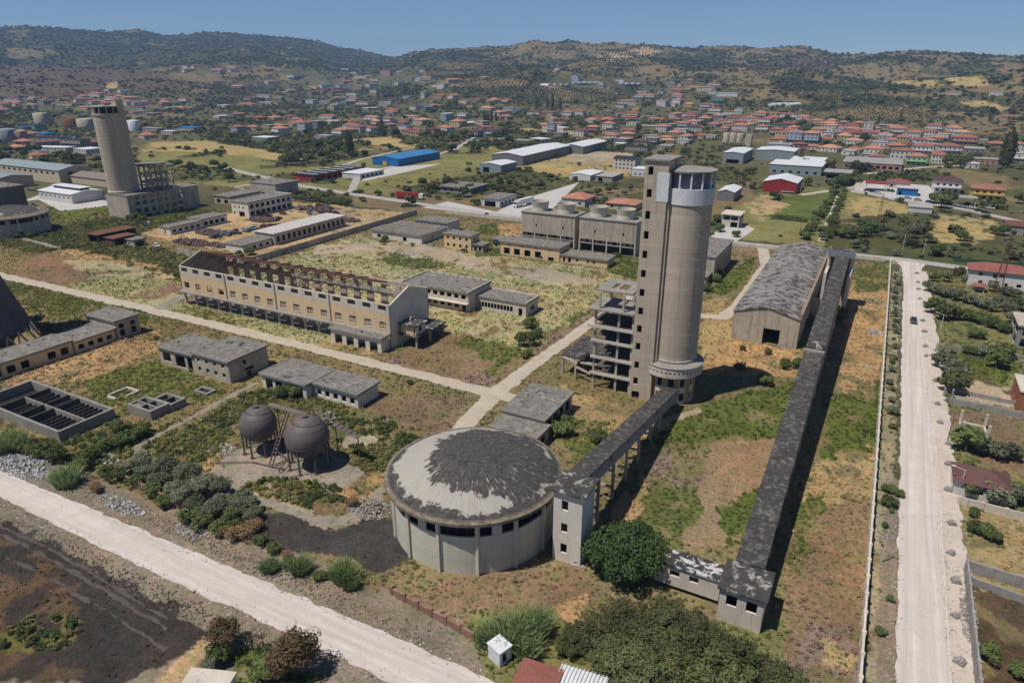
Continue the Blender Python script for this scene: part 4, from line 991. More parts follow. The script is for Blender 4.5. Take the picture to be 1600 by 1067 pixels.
def stair_annex():
    t = thing('raised_annex', 'small raised room on concrete posts at the gable of the roofless hall', 'annex', (-105.5,144,0))
    MB().slab(-108.9,-102.4,137.4,151.5,3.3,3.65,1.5,.05).build('deck', weedroof, t)
    cols(t, [(-108.2,138.2),(-103.2,138.2),(-103.2,144.5),(-103.2,150.8),(-108.2,150.8)], .5, 0, 3.29, concrete)
    MB().wall((-108.3,138.3),(-103.4,138.3),3.66,6.2,.22,[(4.2,4.6,3.7,5.9)]).build('wall', yellow, t)
    MB().wall((-103.4,138.52),(-103.4,142.6),3.66,6.2,.22,[(1.2,2.6,4.4,5.8)]).build('wall', white_pl, t)
    MB().wall((-103.4,142.8),(-108.3,142.8),3.66,6.2,.2).build('wall', white_pl, t)
    MB().slab(-108.8,-102.9,137.7,143.3,6.204,6.55,1.2,.05).build('roof', weedroof, t)
    MB().beam((-107,141,6.5),(-106.8,141.2,7.6),.5,.5).build('chimney', concrete, t)
    NOGROW.append((-108.9,-102.5,137.5,151)); return t
stair_annex()
a = shell('office_block', 'two storey grey office block with flat roof behind the roofless hall', 'building', -131, -106.4, 170, 183.6, 6.0, pale_con, bitumen, {'s': even(9,1.7,4.0,5.4,24.6,.5)+even(9,1.7,1.1,2.5,24.6,.5,(8,))+[(22.3,23.6,0,2.4)], 'e': [(9,10,1,2.2)]}, over=.35, parapet=.45, floors=(3,))
MB().box(-131.3,-106.2,168.6,169.997,2.75,3.0).build('canopy', pale_con, a)
for k in range(9): MB().box(-130.5+k*2.9,-130.2+k*2.9,183.2,183.5,6.75,7.2).build('roof_stub', concrete, a)
for k in range(5): MB().box(-124+k*4.1,-123.8+k*4.1,169.4,169.6,6.3,7.0).build('roof_stub', concrete, a)
shell('office_wing', 'single storey grey wing with a row of tall windows right of the office block', 'building', -106.0, -88.8, 174.6, 182.8, 4.0, pale_con, bitumen, {'s': even(11,.95,.9,2.6,13,.3)+[(14.6,15.9,0,2.5)], 'e': [(3,6,1.2,2.4)]}, over=.3, parapet=.3)
landmark(740,470,'by the grey office block')
# small sheds in front
b = shell('workshop', 'two storey weathered workshop with cracked grey roof south of the dirt track', 'building', -142.2, -129.6, 99.0, 111, 5.4, concrete, bitumen, {'s': even(4,1.0,3.6,4.6,12.6,.6)+even(4,1.1,1.2,2.3,12.6,.6), 'e': [(4.3,5.3,3.3,4.4),(4.6,7.4,1.4,2.2),(5,6.4,0,1.2)]}, over=.4, jit=.09)
shell('workshop_wing', 'lower workshop wing with boarded bays and cracked grey roof', 'building', -155, -142.25, 99.0, 108.4, 4.6, concrete, bitumen, {'s': [(1.2,4.2,1.2,3.6),(6.0,9.6,.6,3.8),(10.5,12.3,0,4.0)]}, over=.4, jit=.09)
c = shell('open_shed', 'long open fronted shed with grey slab roof near the spherical tanks', 'building', -121.4, -107.6, 101.4, 110.6, 3.4, white_pl, bitumen, {'s': even(4,2.3,0,2.6,13.8,.6)}, over=.5, jit=.07)
shell('open_shed', 'right part of the long slab roofed shed with five dark windows', 'building', -107.2, -94.2, 103.4, 110.6, 3.3, white_pl, bitumen, {'s': even(5,1.35,.7,2.2,13,.4), 'e': [(2.4,2.8,2.1,2.3)]}, over=.5, jit=.07)
landmark(320,560,'by the weathered workshop'); landmark(500,590,'by the long slab roofed shed')
shell('pump_house', 'grey pump house with open bays between the domed store and the concrete frame', 'building', -62, -52.3, 111.4, 125.6, 3.7, concrete, bitumen, {'e': even(4,2.3,.4,3.0,14.2,.8)}, over=.4, jit=.08)
shell('pump_house_wing', 'lower pump house wing with pale grey roof behind the domed store', 'building', -61.4, -51.0, 105.3, 111.0, 2.9, concrete, bitumen, {'e': [(2,4,.6,2.2)]}, over=.3, jit=.06)
landmark(840,640,'by the pump house')
# long building on the left
shell('plant_house', 'taller end block of the long grey building with twin tall windows', 'building', -193.2, -180.4, 104.2, 111.2, 5.2, concrete, bitumen, {'e': [(.9,2.4,.7,2.6),(.9,2.4,3.0,4.3),(4.3,5.8,.7,2.6),(4.3,5.8,3.0,4.3)]}, over=.4)
shell('plant_wing', 'low grey wing with square windows beside the taller end block', 'building', -190.5, -180.7, 92.6, 103.8, 3.1, yellow, bitumen, {'e': even(4,1.5,.9,2.2,11.2,.4)}, over=.4)
shell('plant_wing', 'long low building with large dark openings at the left frame edge', 'building', -189.8, -181.0, 62, 92.2, 3.6, yellow, bitumen, {'e': even(9,2.0,.7,2.6,30.2,.5,(6,))}, over=.4)
landmark(100,530,'by the long building at left')
# cooling cells
def cells(x0, x1, label, fx):
    t = thing('cooling_cell', label, 'cooling tower', ((x0+x1)/2,264,0), group='cooling cells behind the yellow sheds')
    y0, y1 = 258.6, 269.5; L = x1-x0
    MB().wall((x0,y0),(x1,y0),5.2,13.6,.3,[(L*.27,L*.27+.7,8,9.3),(L*.77,L*.77+.7,8,9.3)]).build('wall', concrete, t)
    MB().wall((x1,y0+.3),(x1,y1-.3),-.1,13.6,.3).build('wall', concrete, t); MB().wall((x1,y1),(x0,y1),5,13.6,.3).build('wall', concrete, t); MB().wall((x0,y1-.3),(x0,y0+.3),-.1,13.6,.3).build('wall', concrete, t)
    MB().slab(x0-.3,x1+.3,y0-.3,y1+.3,13.6,14.0,2,.03).build('roof', slab_con, t)
    for k in range(5): MB().box(x0+(L-.5)*k/4,x0+(L-.5)*k/4+.5,y0-.1,y0+.4,0,5.3).build('column', pale_con, t)
    MB().box(x0+.5,x1-.5,y0+.05,y0+.3,3.4,3.75).build('beam', concrete, t); MB().box(x0+.4,x1-.4,y0+2.6,y0+2.8,0,5.2).build('inner_wall', dark, t)  # inner wall near black: shade below the cell painted in
    for k in range(8): MB().box(x0+1.2+k*(L-2.4)/7.5,x0+1.25+k*(L-2.4)/7.5+1.2,y0+.6,y0+1.8,3.8,5.1).build('baffle', rubble_m, t)
    for x in fx:
        s = MB().lathe([(3.55,14.0),(3.45,15.6),(3.95,18.0),(3.8,18.0),(3.25,15.6),(3.3,14.05)], 36, x, 264).build('fan_stack', pale_con, t)
    MB().beam((x1-1.2,y0,14),(x1-1.2,y0-.4,0),.06,.06).build('ladder', rust, t)
    NOGROW.append((x0,x1,y0,y1)); return t
cells(-134,-109.2,'left concrete cooling cell block with two round fan stacks',(-127.8,-115.6)); cells(-107.2,-82.8,'right concrete cooling cell block with two round fan stacks',(-101.2,-89.4))
landmark(900,360,'by the cooling cells')
shell('switch_house', 'yellow plaster switch house with arched bays below the cooling cells', 'building', -133, -106.6, 238, 248, 5.2, yellow, bitumen, {'s': even(4,2.7,.4,3.0,20,.6)+[(21.5,24,0,1.4)]+even(4,.9,4.0,4.5,26,.8)}, over=.5)
shell('switch_wing', 'low yellow shed adjoining the switch house', 'building', -106.2, -86.8, 238.2, 245.5, 2.9, yellow, bitumen, {'s': [(1,2,.2,2.2),(3.2,4.4,.2,2.2),(6.5,7.5,1,2),(11,12,1,2),(13.5,14.5,1,2)]}, over=.5)
shell('gate_office', 'two storey cream office with red shuttered windows left of the switch house', 'building', -159.3, -146, 236.4, 243.2, 6.0, yellow, bitumen, {'s': even(4,1.2,3.9,5.1,13,.4)+even(4,1.2,.9,2.2,13,.4), 'e': [(2.5,3.6,3.8,5)]}, over=.4)
shell('gate_wing', 'low flat porch right of the cream office', 'building', -145.6, -140.6, 236.8, 242, 2.8, concrete, bitumen, {'s': [(.8,2.2,.2,2.2),(3,4.2,.2,2.2)]}, over=.5)
shell('meter_house', 'small grey hut between the cream office and the switch house', 'building', -141, -135.5, 246, 251.5, 3.6, concrete, bitumen, {'s': [(1,2,.6,2),(3.4,4.6,.6,2)]}, over=.9)
landmark(730,380,'by the cream office')
sw = shell('ribbed_store', 'low white walled store with sagging ribbed grey roof by the yard wall', 'building', -198, -171, 236.5, 257, 3.4, white_pl, bitumen, {'s': [(3,5,.5,2),(17,19,.2,2.2)], 'e': [(8,9,1,2)]}, over=.5, rt=.2, jit=.15)
for k in range(26): MB().beam((-198+k*1.05,236,3.95),(-198+k*1.05,246,4.1),.35,.22).build('roof_rib', concrete, sw)
for k in range(20): MB().beam((-195+k*1.15,248,4.0),(-195+k*1.15,256.5,4.1),.35,.2).build('roof_rib', concrete, sw)
shell('rear_store', 'grey flat roofed store behind the ribbed roof store', 'building', -190.5, -172, 259, 269, 4.6, white_pl, bitumen, {'s': even(8,1.1,3.2,3.9,18.5,.4)}, over=.4)
shell('boiler_house', 'grey block with stained walls seen right behind the tall tower', 'building', -55.5, -47.6, 240.5, 270, 8.3, concrete, bitumen, {'e': even(7,1.2,2.0,6.0,29.5,.8), 's': [(2,3.4,1,3)]}, over=.3)
shell('boiler_annex', 'small lean annex in front of the stained grey block', 'building', -54.5, -48.6, 234, 240, 2.8, concrete, bitumen, {'s': [(3,4.2,.2,2)]}, over=.5)
landmark(1125,420,'by the stained grey block')
# ------------------------------------------------------------------ spherical tanks
def sphere_tank(cx, cy_, r, zc, label):
    t = thing('spherical_tank', label, 'tank', (cx,cy_,0), group='spherical tanks')
    MB().lathe([(max(.02, r*math.cos(a)), zc+r*math.sin(a)) for a in np.linspace(-math.pi/2, math.pi/2, 25)], 48, cx, cy_).build('tank_shell', rust_grey, t, True)
    for k in range(8):
        a = 2*math.pi*k/8+.25; x, y = math.cos(a), math.sin(a); rl = r*.93
        l = MB().tube((cx+rl*x,cy_+rl*y,0),(cx+rl*x,cy_+rl*y,zc-.2),.17,.17,8).build('leg', rust_grey, t)
        MB().box(cx+rl*x-.35,cx+rl*x+.35,cy_+rl*y-.35,cy_+rl*y+.35,0,.18).build('foot_plate', rust, l)
        a2 = 2*math.pi*(k+1)/8+.25
        MB().tube((cx+rl*x,cy_+rl*y,.5),(cx+rl*math.cos(a2),cy_+rl*math.sin(a2),zc-1.2),.035,.035,5).build('brace', rust, t)
    for f_ in (-.55,-.2,.2,.55):
        rr_ = r*math.sqrt(1-f_*f_); MB().lathe([(rr_*.999,zc+r*f_-.05),(rr_+.025,zc+r*f_-.03),(rr_+.025,zc+r*f_+.03),(rr_*.999,zc+r*f_+.05)], 48, cx, cy_).build('plate_seam', rust_grey, t, True)
    rg = MB(); n = 20; rr = r*.62; zb = zc+r*.784
    for k in range(n):
        a = 2*math.pi*k/n; a2 = 2*math.pi*(k+1)/n; p = (cx+rr*math.cos(a),cy_+rr*math.sin(a)); q = (cx+rr*math.cos(a2),cy_+rr*math.sin(a2))
        rg.tube((*p,zb+.75),(*q,zb+.75),.035,.035,5); rg.tube((*p,zb+.38),(*q,zb+.38),.03,.03,5)
        if k % 2 == 0: rg.tube((*p,zb),(*p,zb+.78),.035,.035,5)
    rg.build('railing', rust, t)
    MB().lathe([(.55,zc+r-.06),(.55,zc+r+.35),(.01,zc+r+.4)], 16, cx, cy_).build('manhole', rust_grey, t)
    DISC.append((cx,cy_,r*.5)); return t
sphere_tank(-99.3,80.4,3.55,5.9,'left of the two rusty grey spherical tanks on legs'); sphere_tank(-86.9,80.8,4.1,6.2,'right and larger of the two rusty grey spherical tanks on legs')
landmark(440,700,'by the spherical tanks')
def catwalk():
    t = thing('tank_platform', 'rusty plank walkway with stair joining the two spherical tanks', 'platform', (-92,84,0))
    for k in range(9):
        x = -98.6+k*1.02; MB().box(x,x+.97,82.6,84.0,9.0,9.1).build('plank', timber, t)
    for k in range(6):
        x = -84.6+k*1.02; MB().box(x,x+.97,85.0,86.5,7.0-k*.25,7.1-k*.25).build('plank', rust_grey, t)
    for x, y in ((-96.8,83.3),(-90.5,83.3),(-84.4,85.8),(-79,85.8)): MB().tube((x,y,0),(x,y,8.9 if x < -89 else (6.8 if x < -80 else 5.6)),.12,.12,6).build('post', rust, t)
    for y in (82.6,84.0): MB().tube((-98.6,y,10),(-89.5,y,10),.035,.035,5).build('handrail', rust, t)
    for dx in (0,.8):
        MB().beam((-93.4+dx,82.4,9.0),(-93.4+dx,76.6,.2),.12,.25).build('stringer', rust_grey, t)
    for k in range(14): MB().box(-93.4,-92.6,82.2-k*.42,82.45-k*.42,8.7-k*.63,8.76-k*.63).build('tread', rust_grey, t)
    return t
catwalk()
def pipes():
    for i, (z, pts) in enumerate(((.6,[(-97,82),(-90,82),(-86,79)]),(.9,[(-98,81),(-91,79.4),(-90,76)]),(.35,[(-104,72),(-97,76),(-90,77)]),(.4,[(-84,78),(-78,75.5),(-74,74.5)]),(1.3,[(-96,83),(-91,83),(-88.5,82.4)]))):
        t = thing('pipe_run', ['thin pipe run between the two spherical tanks','crooked pipe run under the left spherical tank','thin pipe crossing the tank pad towards the path','thin pale pipe running right from the right spherical tank','raised pipe run below the tank walkway'][i], 'pipe', (pts[0][0],pts[0][1],0))
        for k in range(len(pts)-1):
            s = MB().tube((*pts[k],z),(*pts[k+1],z),.11,.11,8).build('pipe', slab_con if i == 3 else rust_grey, t)
        for p in pts: MB().box(p[0]-.08,p[0]+.08,p[1]-.08,p[1]+.08,0,z-.05).build('support', rust, t)
pipes()

# ------------------------------------------------------------------ settling basins
def basin(label, x0, x1, y0, y1, h, xw, yw, baf=()):
    t = thing('settling_basin', label, 'basin', ((x0+x1)/2,(y0+y1)/2,0)); w = .55
    for a, b, c, d in ((x0,x1,y0,y0+w),(x0,x1,y1-w,y1),(x0,x0+w,y0+w+.003,y1-w-.003),(x1-w,x1,y0+w+.003,y1-w-.003)):
        MB().slab(a,b,c,d,0,h,1.5,.03).build('rim_wall', slab_con, t)
    for x in xw: MB().box(x-.14,x+.14,y0+w+.004,y1-w-.004,0,h-.05).build('partition', shade_litter_con, t)
    for y, a, b in yw: MB().box(a,b,y-.16,y+.16,0,h-.06).build('partition', slab_con, t)
    for (a, b, c, d, n) in baf:
        for k in range(n):
            y = c+(d-c)*(k+.5)/n; MB().box(a,b,y-.06,y+.06,.3,h-.35).build('baffle', concrete, t)
    MB().box(x0+w,x1-w,y0+w,y1-w,.01,.12).build('basin_floor', dark, t)  # near-black floor: shade of a deeper basin put into its colour
    NOGROW.append((x0,x1,y0,y1)); return t
# baffles run across: long axis along x, so cells lie side by side in x
def basin_big():
    x0, x1, y0, y1 = -168.5, -137.6, 63.3, 75.2
    t = basin('large open concrete settling basin with many cells at the left edge', x0, x1, y0, y1, 2.3, (-160.5,-153,-149.3), ((69.3,-160.4,-138.2),))
    for y_a, y_b, xs in ((63.9,69.1,(-145.8,-144.2,-142.6,-141.0,-139.5)),(69.5,74.6,(-146.8,-145.2,-143.6,-142,-140.4,-138.9)),(63.9,69.1,(-157,-155)),(69.5,74.6,(-158,-156,-151))):
        for x in xs:
            for k in range(4):
                s = (y_b-y_a-.4)/4; MB().box(x-.07,x+.07,y_a+.2+k*s,y_a+.2+(k+1)*s-.15,.12,1.9).build('baffle', shade_litter_con, t)  # baffle colour darkened to stand in for shade inside the basin
    return t
basin_big()
basin('smaller split concrete basin with inner walls right of the large basin', -137.4, -129.6, 78.0, 82.6, 2.1, (-133.6,), ((80.3,-137,-130),), ((-137,-134,78.5,80,3),))
basin('shallow open concrete tank attached behind the smaller basin', -135.4, -129.2, 82.7, 86.4, 1.8, (-132.4,), ())
basin('tiny concrete pit in the grass below the workshop', -133.4, -129.0, 91.6, 94.3, .55, (), ())
t = thing('foundation_ring', 'broken pale foundation ring half hidden in weeds near the basins', 'foundation', (-146,83,0))
for a, b, c, d in ((-149,-144.6,85.3,85.7),(-144.9,-144.5,82.4,85.27),(-149,-148.6,81,85.27),(-148.5,-145.6,80.2,80.6)): MB().box(a,b,c,d,0,.55).build('footing', pale_con, t)
landmark(90,640,'by the settling basins')

# ------------------------------------------------------------------ hyperboloid cooling tower at the left edge
def hyper():
    cx, cy_ = -214.8, 79.4; t = thing('hyperboloid_cooling_tower', 'dark hyperboloid cooling tower cut by the left frame edge', 'cooling tower', (cx,cy_,0))
    def r(z): return 10.6*math.sqrt(1+((44-z)/27.5)**2)
    prof = [(r(z), z) for z in np.linspace(4.2, 52, 22)]+[(r(z)-.4, z) for z in np.linspace(52, 4.2, 22)]
    dk = surf('dark_concrete', (.135,.12,.11), (.10,.09,.083), .15, (.075,.068,.064), (.5,.7), (.07,.063,.06), (.5,.7), grain=.12, bump=.1)
    MB().lathe(prof, 72, cx, cy_).build('tower_shell', dk, t, True)
    n = 30
    for k in range(n):
        for s in (-1, 1):
            a = 2*math.pi*k/n; a2 = a+s*math.pi/n; MB().beam((cx+(r(4.2)+.9)*math.cos(a),cy_+(r(4.2)+.9)*math.sin(a),0),(cx+(r(4.2)-.2)*math.cos(a2),cy_+(r(4.2)-.2)*math.sin(a2),4.3),.4,.4).build('leg', concrete, t)
    DISC.append((cx,cy_,20)); landmark(20,480,'by the dark cooling tower'); return t
hyper()

# ------------------------------------------------------------------ second tower with its block, left middle distance
def left_tower():
    t = thing('ruined_tower', 'ruined round concrete tower with broken open top in the left distance', 'tower', (-340,221,0))
    cx, cy_ = -343.0, 217.2
    MB().lathe([(6.2,z) for z in np.linspace(11.8,49.2,14)], 56, cx, cy_).build('shaft', tower_m, t, True)
    MB().lathe([(6.2,11.8),(6.7,11.8),(6.7,12.7),(6.2,13.0)], 48, cx, cy_).build('base_ring', concrete, t)
    MB().lathe([(6.2,49.2),(6.45,49.2),(6.45,50.2),(5.7,50.2),(5.7,49.8),(0.1,49.8)], 48, cx, cy_).build('head_band', concrete, t)
    for k in range(12):
        if k in (4,5): continue
        m = 2*math.pi*k/12; x = cx+6.0*math.cos(m); y = cy_+6.0*math.sin(m); MB().box(x-.2,x+.2,y-.2,y+.2,50.2,53.2).build('post', concrete, t)
    rd = MB(); 
    for k in range(12):
        if k in (4,): continue
        rd.sector(cx,cy_,2.0,6.5,2*math.pi*k/12,2*math.pi*(k+1)/12-.02,53.2,53.6,3)
    rd.build('broken_roof', concrete, t)
    MB().lathe([(4.6,49.9),(4.6,52.6)],32,cx,cy_).build('inner_wall', dark, t)  # near-black wall: shade inside the tower head painted in
    MB().wall((cx+.5,cy_+3.2),(cx+4.2,cy_+3.2),49.9,56,.3).build('stair_wall', tower_m, t); MB().wall((cx+4.2,cy_+3.5),(cx+4.2,cy_+7),12,56,.3).build('stair_wall', tower_m, t); MB().slab(cx+.2,cx+4.5,cy_+3,cy_+7.2,56,56.4,2,.05).build('stair_roof', concrete, t)
    NOGROW.append((-348,-330,210,225)); landmark(200,250,'by the ruined left tower')
left_tower()
def left_block():
    t = shell('ruined_block', 'long ruined concrete block with gaping windows at the foot of the left tower', 'building', -347.5, -330.2, 210.6, 252, 11.6, concrete, concrete, {'e': even(7,2.5,6.2,8.2,35,3)+even(7,2.6,2.2,4.8,35,3)+even(7,1.8,9.4,10.4,35,3)+even(6,3,0,1.4,35,3)}, 'none')
    MB().slab(-347.6,-330,210.5,234,11.3,11.7,2,.05).build('roof', bitumen, t)
    for k in range(8): MB().box(-330.6,-330.0,212+k*5.2,212.5+k*5.2,0,11.5).build('pier', concrete, t)
    for k in range(5): MB().box(-347,-330.4,236+k*3.6,236.4+k*3.6,11.1,11.6).build('roof_beam', concrete, t)
left_block()
def left_frame():
    t = thing('ruined_skeleton', 'tall open ruined concrete frame behind the left tower block', 'frame', (-340,234,0))
    xs = (-347,-342.5,-338,-333.5); ys = (228,234,240)
    for i, z in enumerate((11.8,16,20)):
        z2 = (15.8,19.8,24)[i]
        for x in xs:
            for y in ys:
                if i == 2 and random.random() < .2: continue
                MB().box(x-.4,x+.4,y-.4,y+.4,z,z2).build('column', concrete, t)
        for y in ys: MB().box(-347.4,-333.1,y-.3,y+.3,z2-.7,z2).build('beam', concrete, t)
        for x in xs:
            if random.random() < .8: MB().box(x-.25,x+.25,228.4,239.6,z2-.65,z2-.06).build('beam', concrete, t)
    MB().slab(-347.6,-337,227.5,240.6,24,24.4,2,.06).build('roof', bitumen, t)
    MB().slab(-347.5,-340,227.6,240.5,15.82,16.0,2,.06).build('floor', concrete, t)
    NOGROW.append((-352,-333,246,264))
left_frame()
shell('ruined_shed', 'grey blank walled ruin right of the left tower block', 'building', -333, -312, 290, 308, 7.5, concrete, bitumen, {'s': [(9,12,0,2.6)]}, over=.2)
shell('ruined_shed', 'low dark ruin with broken roof between the left block and the blank walled ruin', 'building', -331, -318, 262, 284, 4.2, concrete, bitumen, {'s': [(2,5,.4,2.6),(8,11,.4,2.6)], 'e': even(4,2.6,.6,2.6,22,1)}, over=.4, jit=.2)

# ------------------------------------------------------------------ scrap yard
shell('yard_block', 'two storey white ended block with dark openings in the scrap yard', 'building', -293.5, -281.4, 242, 272, 7.2, white_pl, bitumen, {'s': [(2,3,4,5.4),(5,6,4,5.4),(8,9,4,5.4),(5,9,0,2.6),(1,2.4,1,2.2)], 'e': even(8,2.2,4.2,6.2,30,.6)+even(8,2.6,.6,2.8,30,.6)}, over=.35, parapet=.3, floors=(3.5,))
shell('long_shed', 'long pale roofed shed with many windows in the scrap yard', 'building', -236.5, -225, 205, 250, 4.8, concrete, padm, {'e': even(14,1.7,1.2,3.6,45,.6), 's': [(3,5,.5,3)]}, over=.4)
shell('shed_wing', 'low weedy wing at the near end of the long pale roofed shed', 'building', -237, -226.5, 189.5, 204.6, 2.8, white_pl, bitumen, {'e': even(4,1.6,.8,2.0,15,.5)}, over=.3)
shell('yard_store', 'low grey store with windows at the left of the scrap yard', 'building', -288.5, -281.8, 197, 214, 3.2, white_pl, bitumen, {'e': even(5,1.8,1,2.2,17,.5), 's': [(2.4,3.4,.2,2.2)]}, over=.4)
shell('yard_store', 'slightly taller grey store joined behind the low yard store', 'building', -292, -282.2, 214.4, 229, 3.7, white_pl, bitumen, {'e': even(4,2.2,.8,2.6,14,.5)}, over=.4)
shell('red_shed', 'open shed with long red sheet roof near the scrap yard', 'shed', -303, -296, 172, 190, 3.4, darkmetal, rust, {'s': [(1,6,0,3)], 'e': even(4,3.4,.1,3,18,.5)}, over=.5, rt=.15)
shell('red_shed', 'smaller red sheet roofed shed with white junk in front', 'shed', -291, -285, 172, 182, 3.0, rust, rust, {'e': even(2,3.4,.1,2.6,10,.5)}, over=.5, rt=.15)
shell('hut', 'small open hut with flat roof beside the red sheds', 'shed', -280, -275, 174.5, 180, 2.8, concrete, bitumen, {'e': [(1,4.4,.1,2.2)], 's': [(1,2,.6,1.8)]}, over=.3)
landmark(260,375,'by the red sheds'); landmark(430,350,'in the scrap yard'); landmark(310,340,'near the yard stores')
def wallrun(name, label, p, q, h, th, mat, bay=3.0, post=True, cat='wall', jag=0, miss=()):
    t = thing(name, label, cat, (*p,0)); L = math.hypot(q[0]-p[0], q[1]-p[1]); n = max(1, int(L/bay)); d = ((q[0]-p[0])/n, (q[1]-p[1])/n)
    for k in range(n):
        if k in miss: continue
        a = (p[0]+d[0]*k, p[1]+d[1]*k); b = (a[0]+d[0]*.985, a[1]+d[1]*.985)
        MB().beam((a[0],a[1],(h-jag*random.random())/2),(b[0],b[1],h/2),th,h*(1-jag*random.random())).build('wall_panel', mat, t)
        if post: MB().box(a[0]-th*.9,a[0]+th*.9,a[1]-th*.9,a[1]+th*.9,0,h+.12).build('post', mat, t)
    return t
wallrun('boundary_wall', 'long concrete boundary wall left of the white gravel road on the right', (8,66), (7.7,298), 2.2, .3, pale_con, 4)
wallrun('yard_wall', 'grey yard wall between the scrap yard and the gravel yard', (-210.5,176), (-211,289), 2.6, .3, concrete, 4)
wallrun('yard_wall', 'short grey yard wall below the scrap yard', (-250,176), (-211,176), 2.2, .3, concrete, 4)
wallrun('north_wall', 'low pale roadside wall along the north road behind the cooling cells', (-200,299), (-60,297), 1.6, .25, pale_con, 4)
wallrun('north_wall', 'pale roadside wall behind the portal and warehouse', (-56,297), (6,299), 1.4, .25, pale_con, 4)
wallrun('brick_wall', 'broken brown brick wall behind the dark bushes left of the store', (-113,60.6), (-93,59.6), 1.5, .25, brick, 2.5, jag=.15)
wallrun('brick_wall', 'low broken brick wall remnant near the reeds and the white kiosk', (-52,60.4), (-37,58.6), 1.3, .25, brick, 2.5, jag=.25)
wallrun('garden_wall', 'grey block wall along the white road at the right edge', (20.6,62), (20.9,105), 2.2, .25, block_m, 3)
wallrun('garden_wall', 'rear grey block wall running right from the garden corner', (21,105), (40,103.6), 2.0, .25, block_m, 3)
wallrun('garden_wall', 'front grey retaining wall running right from the garden corner', (21.6,102), (40,99.4), 1.3, .25, block_m, 3)
wallrun('garden_wall', 'pale garden wall below the brown roofed house', (21.2,124.5), (48,123), 1.5, .25, pale_con, 3)
wallrun('garden_wall', 'grey lane wall above the roadside concrete columns', (22,168.5), (60,166), 1.4, .25, block_m, 3)
wallrun('garden_wall', 'upper grey lane wall near the red brick house', (22,175.5), (60,172), 1.0, .25, block_m, 3)
wallrun('garden_wall', 'low lane wall below the green lawn at right', (20.6,206), (60,208), 1.0, .25, block_m, 3)
wallrun('hedge_screen', 'green netting fence along the north road right of the junction', R(1490,409), R(1600,418), 1.6, .1, lawn_net, 3, cat='fence')

# spare copies of a car
def car_proto(name, mat):
    t = thing(name, None, 'car')
    b = MB(); P = [(-2.1,.35),(-2.15,.75),(-1.3,.92),(1.5,.95),(2.1,.85),(2.15,.4)]
    vs = []; 
    for x, z in P: vs += [(-.85, x, z), (.85, x, z)]
    m = len(P); fs = [(2*i,2*i+1,2*i+3,2*i+2) for i in range(m-1)]+[(2*m-2,2*m-1,1,0)]+[tuple(2*i for i in range(m))[::-1], tuple(2*i+1 for i in range(m))]
    b.add(vs, fs); b.build('body', mat, t)
    c = MB(); c.add([(-.78,-.95,.93),(.78,-.95,.93),(.78,1.75,.94),(-.78,1.75,.94),(-.62,-.25,1.38),(.62,-.25,1.38),(.62,1.2,1.4),(-.62,1.2,1.4)], [(0,1,5,4),(1,2,6,5),(2,3,7,6),(3,0,4,7)]); c.build('windows', glass, t)
    MB().add([(-.64,-.3,1.39),(.64,-.3,1.39),(.64,1.25,1.41),(-.64,1.25,1.41)], [(0,1,2,3)]).build('roof', mat, t)
    w = MB().tube((-.1,0,0),(.1,0,0),.31,.31,12).mesh('wheel', darkmetal)
    for x in (-.8,.8):
        for y in (-1.35,1.35): inst('wheel', w, t, (x,y,.31))
    for x in (-.6,.6): MB().box(x-.18,x+.18,-2.17,-2.12,.6,.74).build('headlight', whitemetal, t)
    return t
CARP = {}
def car(px, py, ci, rz, name='parked_car', desc='parked car', place=None, group='parked cars'):
    cn, cm = carpaint[ci]
    if (ci, name) not in CARP: o = CARP[(ci, name)] = car_proto(name, cm)
    else: o = copy_tree(CARP[(ci, name)])
    x, y, z = ground_at(px, py); o.location = (x, y, z+.07); o.rotation_euler = (0, 0, rz)
    rep(o, f'{cn} {desc}', 'car', group, place); return o
car(1427,504,0,.03,desc='car driving on the white gravel road', place='at right', group='cars')
for px, py, c, r in ((1355,299,5,1.5),(1364,301,5,1.5),(1382,299,2,.3),(1388,299,5,.2),(1394,300,0,.3),(1372,303,1,1.6),(1418,311,2,1.5),(1434,314,2,1.5),(1452,317,3,1.5),(1494,322,1,1.4),(1503,324,2,1.4),(1518,326,1,1.0),(1530,331,5,1.5),(1540,334,5,1.5),(1547,327,1,1.2),(1554,325,0,1.3),(930,262,1,.5),(938,258,1,.7),(945,265,2,.4),(958,259,1,.2),(1225,262,1,.4),(1215,268,1,1.2),(1205,266,4,.5)):
    car(px, py, c, r)
rnd = random.Random(5)
for i in range(46):
    if i < 18: px = 333+i*6.6+rnd.uniform(-2,2); py = 370-(i*1.0)+rnd.uniform(-3,3)
    elif i < 30: px = rnd.uniform(395,445); py = rnd.uniform(334,348)
    else: px = rnd.uniform(462,525); py = rnd.uniform(322,336)
    car(px, py, rnd.choice([0,1,2,3,6,6,7,4,6]), rnd.uniform(0,3.1), 'wrecked_car', 'wrecked car', 'in the scrap yard', 'wrecked cars in the scrap yard')
for px, py, c, r in ((232,352,1,.6),(229,353,5,.6),(245,386,1,1.2)): car(px, py, c, r, 'wrecked_car', 'wrecked car', 'beside the red sheds', 'wrecked cars in the scrap yard')

